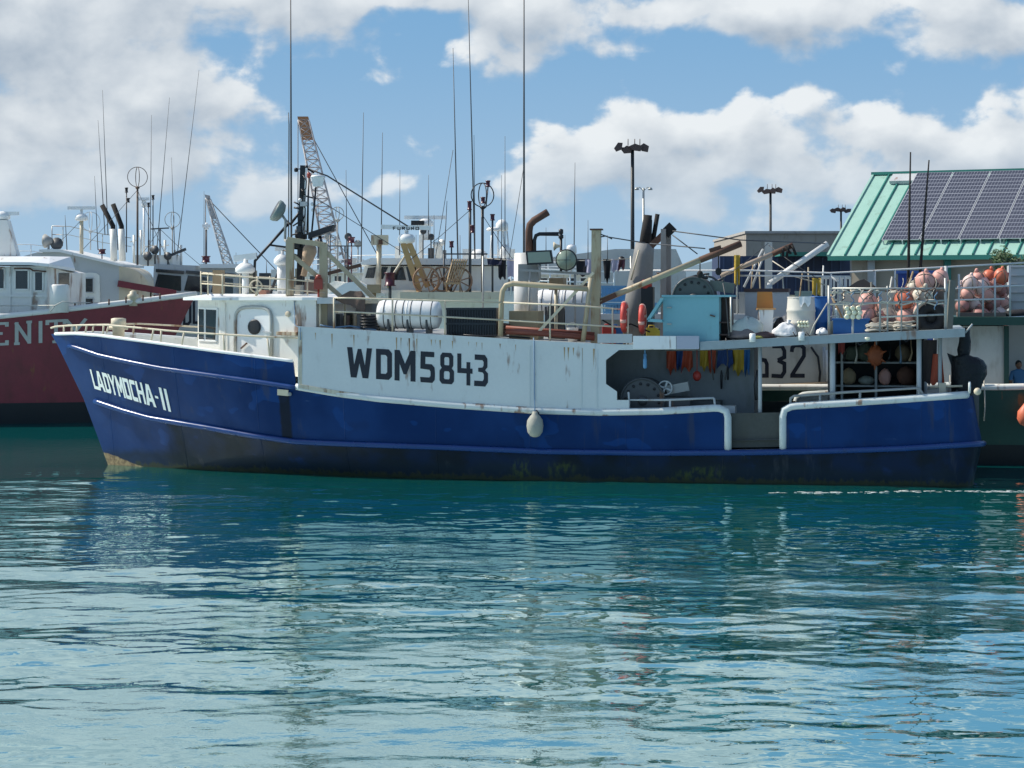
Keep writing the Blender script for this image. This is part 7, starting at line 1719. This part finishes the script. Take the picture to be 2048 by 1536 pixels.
# wall of the green boat: stains come from its paint; add port lights, pipes
for px in (1560, 1600):
    pass
mb = MB(); mb.tube([P(1648,694,GV+.9), P(1650,772,GV+.9)], .05, 7); mb.build('wall_pipe', LTGREY, gb)
mb = MB(); mb.tube([P(1654,700,GV+.8), P(1656,772,GV+.8)], .04, 7); mb.build('wall_pipe', WHITE, gb)
for k in range(3):
    mb = MB(); mb.tube([P(1900+k*34,750,GV-.02), P(1902+k*34,800+6*k,GV-.06), P(1900+k*34,842,GV-.02)], .02, 5); mb.build('hull_rope', ROPE, gb)
# extra masts and aerials of boats farther off
for k, (px, y0, Y, p1) in enumerate(((634,330,101,640),(653,470,101,653),(1130,470,96,1130),(1200,520,96,1200),(868,430,78.8,868),(832,470,79,832),(920,470,79,920),(130,430,96,134),(232,440,93,236))):
    pr = xb if Y == 101 else fw if Y == 96 and px > 1000 else db if Y < 90 else wb
    whip(pr, px, y0, 575 if px > 600 else 500, Y, p1, .025)
# flying bridge fittings
for k, (x0, x1, y0, y1, mt) in enumerate(((870,882,486,516,WHITE),(838,846,470,516,WHITE),(856,868,496,516,DKGREY),(880,892,500,516,GREY),(790,800,492,516,WHITE),(925,950,498,518,WHITE),(1014,1030,498,518,WHITE),(700,712,516,540,LTGREY))):
    mb = MB(); qbox(mb, x0, x1, y0, y1+3, YD+1.8+.2*k, .5); mb.build('bridge_box', mt, db)
for k, (px, py) in enumerate(((862,474),(872,490),(846,462),(884,485))):
    mb = MB(); mb.lathe(q(px,py,YD+1.2), (.5*(-1)**k,-1,0), [(-.12,.05),(0,.12),(.04,.12)], 10); mb.tube([q(px,py,YD+1.2), q(px,520,YD+1.2)], .025, 5); mb.build('bridge_lamp', (DKGREY, WHITE, DKGREY, WHITE)[k], db)
mb = MB(); mb.tube([q(1020,536,YD-.2), q(1120,540,YD-.2), q(1230,544,YD-.2)], .03, 6); mb.tube([q(1020,560,YD-.2), q(1230,566,YD-.2)], .03, 6); mb.build('after_rail', WHITE_C, db)
for px in (1022, 1060, 1100, 1140, 1190, 1228):
    mb = MB(); mb.tube([q(px,538,YD-.2), q(px,590,YD-.2)], .03, 6); mb.build('after_rail_post', WHITE_C, db)
# red boat: wheelhouse trim, door, handrail, life ring
mb = MB(); mb.beam(q(-60,590,YR-.04), q(95,592,YR-.04), .05, .08); mb.build('wall_moulding', WHITE_R, rb)
for x in (20, 62, 92):
    mb = MB(); mb.beam(q(x,534,YR-.03), q(x,630,YR-.03), .04, .05); mb.build('wall_seam', WHITE_R, rb)
mb = MB(); mb.tube([q(28,537,YR-.08), q(60,537,YR-.08), q(66,541,YR-.08), q(92,543,YR-.08)], .03, 6); mb.build('rusty_gutter', RUST, rb)
for k in range(6):
    mb = MB(); px = 150+k*34; mb.tube([q(px,618-k*4,YR+.2), q(px,606-k*4,YR+.2)], .03, 6); mb.build('bulwark_cleat', RUST, rb)
# two more white cabins closing the view amidships
YM = 88.0
mbt = thing('white_cabin_boat', 'white boat with square cabin and many lamps behind the gallows frame', 'boat', q(700,600,YM))
MF = Frame((q(690,590,YM+2.8).x, YM+2.8), (1, 0)); MF.w = Vector((0,1))
gen_hull(mbt, MF, -9.0, 10.0, 2.7, 0.0, 2.5, 3.0, 4.2, [WHITE, ANTIF, WHITE, GREY])
mb = MB(); qbox(mb, 610, 720, 545, 680, YM, 4.0); mb.build('cabin', WHITE, mbt)
mb = MB(); qbox(mb, 604, 728, 539, 546, YM-.4, 4.8); mb.build('cabin_roof', WHITE_C, mbt)
for x in (618, 642, 668, 694): bgwin(mbt, x, x+16, 551, 568, YM)
bgrail(mbt, [(604,520),(660,518),(728,520)], YM+.2, 20, (604,625,650,675,700,728))
for k in range(6):
    px = 616+k*20; mb = MB(); mb.tube([q(px,540,YM+1), q(px,498-(k*13) % 27,YM+1)], .03, 6); mb.lathe(q(px,498-(k*13) % 27,YM+1), (.3*(-1)**k,-1,-.2), [(-.1,.06),(0,.15),(.05,.15)], 10); mb.build('deck_lamp', (WHITE, DKGREY, GREY)[k % 3], mbt)
mb = MB(); mb.tube([q(655,540,YM+1.5), q(662,470,YM+1.5), q(680,540,YM+1.5)], .04, 6); mb.build('mast_frame', WHITE, mbt)
YN = 86.0
nbt = thing('white_trawler', 'white trawler house with dark windows behind the funnel and clothes line', 'boat', q(1130,600,YN))
NF = Frame((q(1130,590,YN+2.8).x, YN+2.8), (1, 0)); NF.w = Vector((0,1))
gen_hull(nbt, NF, -8.0, 9.0, 2.7, 0.0, 2.5, 3.0, 4.2, [WHITE, ANTIF, WHITE, GREY])
mb = MB(); mb.prism([q(1040,548,YN), q(1180,548,YN), q(1200,680,YN), q(1040,680,YN)], (0,4,0)); mb.build('house', WHITE, nbt)
mb = MB(); qbox(mb, 1034, 1190, 542, 549, YN-.4, 4.8); mb.build('house_roof', WHITE_C, nbt)
for x in (1050, 1078, 1106, 1134, 1160): bgwin(nbt, x, x+18, 555, 574, YN)
bgrail(nbt, [(1034,526),(1110,524),(1190,526)], YN+.2, 18, (1036,1066,1096,1126,1156,1188))
for k, (px, y0) in enumerate(((1060,470),(1092,455),(1176,440),(1215,470))): whip(nbt, px, y0, 545, YN+1, None, .025)
# rigging wires of the boats behind
for k, (x0, y0, Y0, x1, y1, Y1, pr) in enumerate(((275,380,93,160,505,93,wb),(275,380,93,340,530,93,wb),(163,440,93,100,500,93,wb),(320,458,100,400,530,100,kb),(320,458,100,270,525,100,kb),(662,470,89.5,610,545,89.5,mbt),(662,470,89.5,730,545,89.5,mbt),(940,420,77.6,820,520,77.6,db),(965,430,77.6,1030,525,77.6,db),(1048,330,78.8,1016,530,78.8,db),(906,300,78.8,870,520,78.8,db),(1537,486,63,1440,560,62,gb),(1537,490,63,1640,560,62,gb))):
    a, b = q(x0,y0,Y0), q(x1,y1,Y1); mb = MB(); mb.tube([a, (a+b)*.5-Vector((0,0,.05)), b], .011, 5); mb.build('rigging_wire', DKGREY, pr)
# more stores crowding the green boat's canopy
rg = random.Random(44)
LB = ['stack of grey trays behind the net bundle', 'white tub behind the orange chair', 'rust brown drum behind the square grey tank', 'blue drum behind the white boom foot', 'cream drum beside the white rack', 'dark drum behind the white rack', 'tan crate behind the turquoise locker', 'white crate behind the turquoise locker lid']
for k, (px, y0, mt, kind) in enumerate(((1468,598,GREY,0),(1512,592,WHITE,1),(1552,588,RUST,1),(1612,590,BLUEP,1),(1700,586,CREAM,1),(1720,590,DKGREY,1),(1345,612,TANWOOD,0),(1380,618,WHITE,0))):
    v = GV+2.6+.25*(k % 3); b = F(F.s_of(px,v), v, zgc); h = P(px,y0,v).z - zgc
    if kind:
        t_ = thing('storage_drum', LB[k], 'drum', b); mb = MB(); mb.lathe(b-Vector((0,0,.01)), (0,0,1), [(0,.26),(h*.3,.27),(h*.33,.285),(h*.36,.27),(h*.64,.27),(h*.67,.285),(h*.70,.27),(h,.26),(h,.22),(h-.03,.21)], 18); mb.build('shell', mt, t_)
        mb = MB(); mb.torus(b+Vector((0,0,h)), (0,0,1), .25, .016, 18, 6); mb.build('rim', mt, t_)
    else:
        t_ = thing('tray_stack', LB[k], 'crate', b)
        for j in range(3):
            mb = MB(); F.box(mb, F.s_of(px+16,v), F.s_of(px-16,v), v, v+.5, zgc+h*j/3-.005, zgc+h*(j+.8)/3); mb.build('tray', mt, t_)
            mb = MB(); F.box(mb, F.s_of(px+17.5,v), F.s_of(px-17.5,v), v-.03, v+.53, zgc+h*(j+.8)/3, zgc+h*(j+1)/3-.008); mb.build('tray_rim', mt, t_)
for k in range(9):
    px = 1475 + 24*k; v = GV+1.2+.4*(k % 4); a = F(F.s_of(px,v), v, zgc-.02); mb = MB(); mb.tube([a, P(px+rg.uniform(-10,10), 535+rg.uniform(-18,25), v)], .022, 6); mb.build('canopy_pole', (GALV, TANWOOD, BEIGE, WHITE)[k % 4], gb)
# ------------------------------------------------------------------ on shore
GZ = QUAY_Z
# --- green-roofed building with solar panels
BETA = R(27); e3 = Vector((math.cos(BETA), -math.sin(BETA), 0)); a3 = Vector((math.sin(BETA), math.cos(BETA), 0)); Z3 = Vector((0,0,1))
E0 = q(1656, 512, 122.0); E0z = E0.z
DEP = 8.0; RISE = 4.8; LEN = 30.0
bl = thing('harbour_building', 'harbour building with mint green standing-seam roof and solar panels', 'building', (E0.x, E0.y, GZ))
wall0 = E0 + e3*1.0 + a3*1.0
mb = MB(); c0 = Vector((wall0.x, wall0.y, GZ)); L_, D_ = e3*(LEN-2), a3*(DEP*2-2)
mb.box8([c0, c0+L_, c0+L_+D_, c0+D_, *[p + Z3*(E0z-GZ+.2) for p in (c0, c0+L_, c0+L_+D_, c0+D_)]]); mb.build('wall', TANWALL, bl)
for k in range(7):
    mb = MB(); p = E0 + e3*(2.2+k*4.2) + a3*.7; mb.beam(Vector((p.x,p.y,GZ)), Vector((p.x,p.y,E0z)), .35, .35); mb.build('pillar', MINTD if k else LTGREY, bl)
def rfp(le, d, up=0.0):   # point on the roof slope: le along the eave, d up the slope 0..1
    n_ = (Z3*DEP - a3*RISE).normalized(); return E0 + e3*le + a3*(DEP*d) + Z3*(RISE*d) + n_*up
mb = MB(); mb.box8([rfp(0,0,-.12), rfp(LEN,0,-.12), rfp(LEN,1,-.12), rfp(0,1,-.12), rfp(0,0), rfp(LEN,0), rfp(LEN,1), rfp(0,1)])
bk = lambda le, d: E0 + e3*le + a3*(DEP*(2-d)) + Z3*(RISE*d)
mb.box8([bk(0,0)-Z3*.12, bk(LEN,0)-Z3*.12, bk(LEN,1)-Z3*.12, bk(0,1)-Z3*.12, bk(0,0), bk(LEN,0), bk(LEN,1), bk(0,1)])
mb.add([rfp(.8,0,-.1), rfp(.8,1,-.1), bk(.8,0)], [(0,1,2)])
roof_ = mb.build('roof', MINT, bl)
PITCH = .78
for k in range(int(LEN/PITCH)):
    le = .95 + k*PITCH
    if le > LEN: break
    mb = MB(); mb.beam(rfp(le,.0,.04), rfp(le,1,.04), .07, .09, up=Z3); mb.build('standing_seam', MINTD, roof_)
mb = MB(); mb.beam(rfp(-.1,1,.06), rfp(LEN,1,.06), .34, .16); mb.build('ridge_cap', MINTD, roof_)
mb = MB(); mb.beam(rfp(0,0,-.02)-Z3*.12, rfp(LEN,0,-.02)-Z3*.12, .16, .22); mb.build('gutter', MINTD, roof_)
mb = MB(); mb.beam(rfp(0,0,.02), rfp(0,1,.02), .12, .14); mb.build('verge_trim', MINT, roof_)
mb = MB(); a = rfp(2.75,.90,.14); mb.box8([rfp(1.3,.86,.05), rfp(3.0,.86,.05), rfp(3.0,.95,.05), rfp(1.3,.95,.05), rfp(1.3,.86,.25), rfp(3.0,.86,.25), rfp(3.0,.95,.25), rfp(1.3,.95,.25)]); mb.build('roof_vent', LTGREY, roof_)
def solar_mat():
    m = bpy.data.materials.new('solar_cells'); m.use_nodes = True; t = NT(m.node_tree); bs = m.node_tree.nodes['Principled BSDF']
    uv = t.n('ShaderNodeUVMap').outputs[0]; sx = t.n('ShaderNodeSeparateXYZ', {0: uv})
    def line(s_, n, w): 
        f = t.m('FRACT', t.m('MULTIPLY', s_, float(n))); d = t.m('ABSOLUTE', t.m('SUBTRACT', f, .5)); return t.m('GREATER_THAN', d, .5-w)
    g1 = t.m('MAXIMUM', line(sx.outputs[0], 12, .05), line(sx.outputs[1], 6, .06))
    c = t.mix(t.m('MULTIPLY', g1, .8), (.050,.055,.078), (.33,.35,.40)); m.node_tree.links.new(c, bs.inputs['Base Color'])
    bs.inputs['Roughness'].default_value = .42; bs.inputs['Specular IOR Level'].default_value = .25
    return m
SOLAR = solar_mat()
def panel_mesh(w, h):
    me = bpy.data.meshes.new('solar_panel'); t_ = .04
    V = [(0,0,0),(w,0,0),(w,h,0),(0,h,0),(0,0,t_),(w,0,t_),(w,h,t_),(0,h,t_)]; b = .03
    b2 = .006; V += [(b,b2,t_+.002),(w-b,b2,t_+.002),(w-b,h-b2,t_+.002),(b,h-b2,t_+.002)]
    Fc = [(0,3,2,1),(4,5,6,7),(0,1,5,4),(1,2,6,5),(2,3,7,6),(3,0,4,7),(8,9,10,11)]
    me.from_pydata(V, [], Fc); me.materials.append(ALU); me.materials.append(SOLAR)
    me.polygons[6].material_index = 1; uv = me.uv_layers.new(name='UVMap')
    for li, co in zip(me.polygons[6].loop_indices, ((0,0),(1,0),(1,1),(0,1))): uv.data[li].uv = co
    return me
SL = math.hypot(DEP, RISE); nrow = 3; d0, d1 = .135, .955; ph_ = (d1-d0)*SL/nrow; pw_ = 2.13
pm = panel_mesh(pw_-.05, ph_-.004)
xr = e3; yr = (a3*DEP + Z3*RISE).normalized(); zr = xr.cross(yr)
for i in range(12):
    for j in range(nrow):
        o_ = bpy.data.objects.new('solar_panel', pm); C.objects.link(o_)
        p0 = rfp(2.7 + i*pw_, d0 + (d1-d0)*j/nrow, .22)
        M_ = Matrix(((xr.x,yr.x,zr.x,p0.x),(xr.y,yr.y,zr.y,p0.y),(xr.z,yr.z,zr.z,p0.z),(0,0,0,1)))
        o_.parent = roof_; o_.matrix_local = MW[roof_.name].inverted() @ M_; MW[o_.name] = M_
for i in range(25):
    mb = MB(); le = 2.8 + i*pw_/2; mb.beam(rfp(le,.13,.0), rfp(le,.13,.24), .06, .06); mb.build('panel_foot', ALU, roof_)
# lower green canopy in front of a navy wall
nb = thing('navy_shed', 'long low navy shed with a green eave beside the green-roofed building', 'building', (q(1580,0,150).x, 150, GZ))
mb = MB(); qbox(mb, 1440, 1700, 512, 590, 150, 6, z0=GZ); mb.build('wall', NAVYW, nb)
mb = MB(); qbox(mb, 1560, 1705, 504, 512, 147, 9); mb.build('eave', MINTD, nb)
for k in range(14):
    mb = MB(); x = 1446 + k*18; qbox(mb, x, x+3, 514, 590, 149.9, .12, z0=GZ); mb.build('wall_batten', paint('navy_batten',(.05,.08,.16),.6,.15), nb)
# beige flat-roofed warehouse
ww = thing('warehouse', 'beige concrete flat-roofed warehouse behind the navy shed', 'building', (q(1590,0,190).x, 190, GZ))
mb = MB(); qbox(mb, 1492, 1720, 466, 590, 190, 30, z0=GZ); mb.build('wall', paint('warehouse_wall',(.36,.33,.28),.85,.1,grime=.5,rust=.1), ww)
mb = MB(); qbox(mb, 1490, 1722, 462, 467, 189.8, 30.5); mb.build('parapet', CONC, ww)
# low grey buildings further along the shore
for k, (x0, x1, y0, Yb) in enumerate(((-200,120,560,260),(430,640,566,270),(700,1000,568,280),(1010,1230,560,300))):
    lw = thing('shore_building', ('low grey shore building at the maroon boat end', 'low grey shore building between the cranes', 'low grey shore building behind the flying bridge', 'low grey shore building behind the funnel')[k], 'building', (q((x0+x1)/2,0,Yb).x, Yb, GZ))
    mb = MB(); qbox(mb, x0, x1, y0, 590, Yb, 20, z0=GZ); mb.build('wall', CONC, lw)
    mb = MB(); qbox(mb, x0-3, x1+3, y0-2.5, y0, Yb-.5, 21); mb.build('roof', LTGREY, lw)
# --- light masts
def lightmast(px, py_top, hgt, r, label, nlamp=4):
    Y = (hgt-HC)*FOC/(HOR-py_top); b = Vector(((px-1024)/FOC*Y, Y, GZ)); lm = thing('light_mast', label, 'light mast', b, 0, 'light masts along the shore')
    mb = MB(); mb.tube([b-Z3*.05, b+Z3*(hgt-GZ)], [r*1.15, r*.8], 10); mb.build('pole', POLE, lm)
    top = b + Z3*(hgt-GZ)
    mb = MB(); mb.beam(top+Vector((-.9,0,.1)), top+Vector((.7,0,.1)), .14, .16); mb.build('crossarm', LAMPH, lm)
    for k in range(nlamp):
        x = -.95 + 1.75*k/(nlamp-1); c = top + Vector((x, -.1+.2*(k % 2), .16+.10*math.sin(k*2.3+px))); kx = .75+.5*((k*7+int(px)) % 5)/5; mb = MB()
        mb.prism([c+Vector((dx*kx,-.28,dz*(1.5-kx*.5)+dx*.25*math.sin(k+px))) for dx,dz in ((-.40,-.04),(-.20,-.28),(.28,-.25),(.36,.12),(-.06,.22))], (0,.5,0)); mb.build('lamp_head', LAMPH, lm)
    for x in (-.3,.15,.5):
        mb = MB(); mb.tube([top+Vector((x,0,.3)), top+Vector((x,0,.75))], .03, 5); mb.build('spike', LAMPH, lm)
lightmast(1265, 300, 14.4, .145, 'tall dark light mast with brown lamp heads rising beside the leaning funnel')
lightmast(1541, 384, 14.4, .145, 'dark light mast rising in front of the beige warehouse')
lightmast(1682, 422, 14.4, .145, 'dark light mast standing behind the green roof verge')
lp = thing('street_lamp', 'slim grey double-armed street lamp beside the tallest light mast', 'street lamp', (q(1287,0,150).x, 150, GZ))
mb = MB(); mb.tube([Vector((q(1287,0,150).x,150,GZ-.05)), q(1287,376,150)], [.11,.07], 8); mb.build('pole', GALV, lp)
for sx_ in (-1, 1):
    mb = MB(); t_ = q(1287,376,150); mb.tube([t_-Z3*.2, t_+Vector((sx_*.25,0,.05)), t_+Vector((sx_*.45,0,.0))], .03, 6); mb.lathe(t_+Vector((sx_*.45,0,-.03)), (0,0,1), [(-.1,.16),(0,.14),(.08,.06)], 10); mb.build('lamp_head', GALV, lp)
# --- lattice crane booms
def crane(name, label, pts_l, pts_r, Y, n, tipmat, mat, r=.11, depth=1.6):
    """pts_l/pts_r: (base, tip) pixels of the two visible chords"""
    cr = thing(name, label, 'crane', Vector((q((pts_l[0][0]+pts_r[0][0])/2,0,Y).x, Y, GZ)))
    ch = [[q(*pts_l[0],Y), q(*pts_l[1],Y)], [q(*pts_r[0],Y), q(*pts_r[1],Y)]]
    ch += [[a+Vector((0,depth,0)), b+Vector((0,depth*.6,0))] for a, b in ch[:2]]
    mb = MB()
    for a, b in ch: mb.tube([a, b], r, 6)
    bo = mb.build('boom_chords', mat, cr)
    mb = MB()
    for i in range(n):
        f0, f1 = i/n, (i+1)/n
        for A, B in ((0,1),(2,3),(0,2),(1,3)):
            mb.tube([ch[A][0].lerp(ch[A][1], f0), ch[B][0].lerp(ch[B][1], f1)], r*.55, 5); mb.tube([ch[B][0].lerp(ch[B][1], f0), ch[A][0].lerp(ch[A][1], f1)], r*.55, 5); mb.tube([ch[A][0].lerp(ch[A][1], f1), ch[B][0].lerp(ch[B][1], f1)], r*.5, 5)
    mb.build('boom_lacing', mat, bo)
    tip = [c[1] for c in ch]; mb = MB(); up1 = (tip[0]-ch[0][0]).normalized()
    mb.box8([tip[0]-up1*2.2, tip[1]-up1*2.2, tip[3]-up1*2.2, tip[2]-up1*2.2, tip[0]+up1*.4, tip[1]+up1*.4, tip[3]+up1*.4, tip[2]+up1*.4]); mb.build('boom_head', tipmat, bo)
    m_ = (ch[0][0]+ch[1][0])*.5; mb = MB(); mb.box((m_.x-2.2,Y-.5,GZ+1),(m_.x+4.5,Y+3.5,GZ+4.2)); mb.build('cab', mat, cr)
    for yy in (-.6, 2.9):
        mb = MB(); mb.box((m_.x-3.5,Y+yy,GZ-.02),(m_.x+3.5,Y+yy+.8,GZ+1.05)); mb.build('track', BLACK, cr)
    t_ = (tip[0]+tip[1])*.5; mb = MB(); mb.tube([t_, Vector((m_.x+6.0,Y+1,GZ+3.8))], .05, 5); mb.tube([tip[0], tip[0]-Vector((0,0,(20 if n > 12 else 9)))], .05, 5); mb.build('hoist_cable', DKGREY, cr)
    mb = MB(); mb.lathe(tip[0]-Vector((0,0,(12 if n > 12 else 6))), (0,0,-1), [(0,.1),(.2,.35),(1.0,.35),(1.3,.1)], 8); mb.build('hook_block', BLACK, cr)
    return cr
crane('lattice_crane', 'tall lattice crane boom with orange tip rising behind the mast', ((662,585),(596,240)), ((704,585),(617,240)), 250, 22, CRANEO, CRANE, .075)
crane('lattice_crane', 'smaller pale lattice crane boom behind the wheelhouse', ((462,585),(411,396)), ((484,585),(420,398)), 240, 14, CRANE, paint('pale_crane_paint',(.68,.66,.62),.6,.15,rust=.15), .065, 1.0)  # this boom's pale colour holds distance haze too
# --- bush by the green building
def leafy(name, label, px0, px1, py0, py1, Y):
    rg = random.Random(5); base_ = Vector((q((px0+px1)/2,0,Y).x, Y+1, GZ)); tr = thing(name, label, 'tree', base_)
    a, b = q(px0,py1,Y), q(px1,py0,Y); cx, cz = (a.x+b.x)/2, (a.z+b.z)/2; rx, rz = (b.x-a.x)/2, (b.z-a.z)/2
    mb = MB(); mb.tube([base_, Vector((cx+.1,Y+1,cz-rz*.5)), Vector((cx,Y+1,cz+rz*.3))], [.16,.11,.04], 8)
    for k in range(7): mb.tube([Vector((cx,Y+1,cz-rz*.6)), Vector((cx+rg.uniform(-.8,.8)*rx, Y+1+rg.uniform(-.8,.8), cz+rg.uniform(-.2,.8)*rz))], [.06,.015], 5)
    mb.build('trunk', WOOD, tr)
    mb = MB()
    cl = [(cx+rg.uniform(-.85,.85)*rx, Y+1+rg.uniform(-.9,.9), cz+rg.uniform(-.7,.7)*rz, rg.uniform(.25,.5)) for _ in range(34)]
    for (x, y, z, r) in cl:
        for _ in range(70):
            d = Vector((rg.gauss(0,1),rg.gauss(0,1),rg.gauss(0,1))).normalized()*r*rg.random()**.4; p = Vector((x,y,z))+d
            t1 = Vector((rg.gauss(0,1),rg.gauss(0,1),rg.gauss(0,.5))).normalized(); t2 = t1.orthogonal().normalized(); s_ = rg.uniform(.06,.12)
            mb.add([p-t1*s_, p+t2*s_*.45, p+t1*s_, p-t2*s_*.45], [(0,1,2,3)])
    mb.build('crown', paint('leaf_green',(.055,.10,.03),.6,.35), tr, recalc=False)
leafy('small_tree', 'small round-crowned tree below the solar panel eave', 1986, 2100, 498, 560, 108)
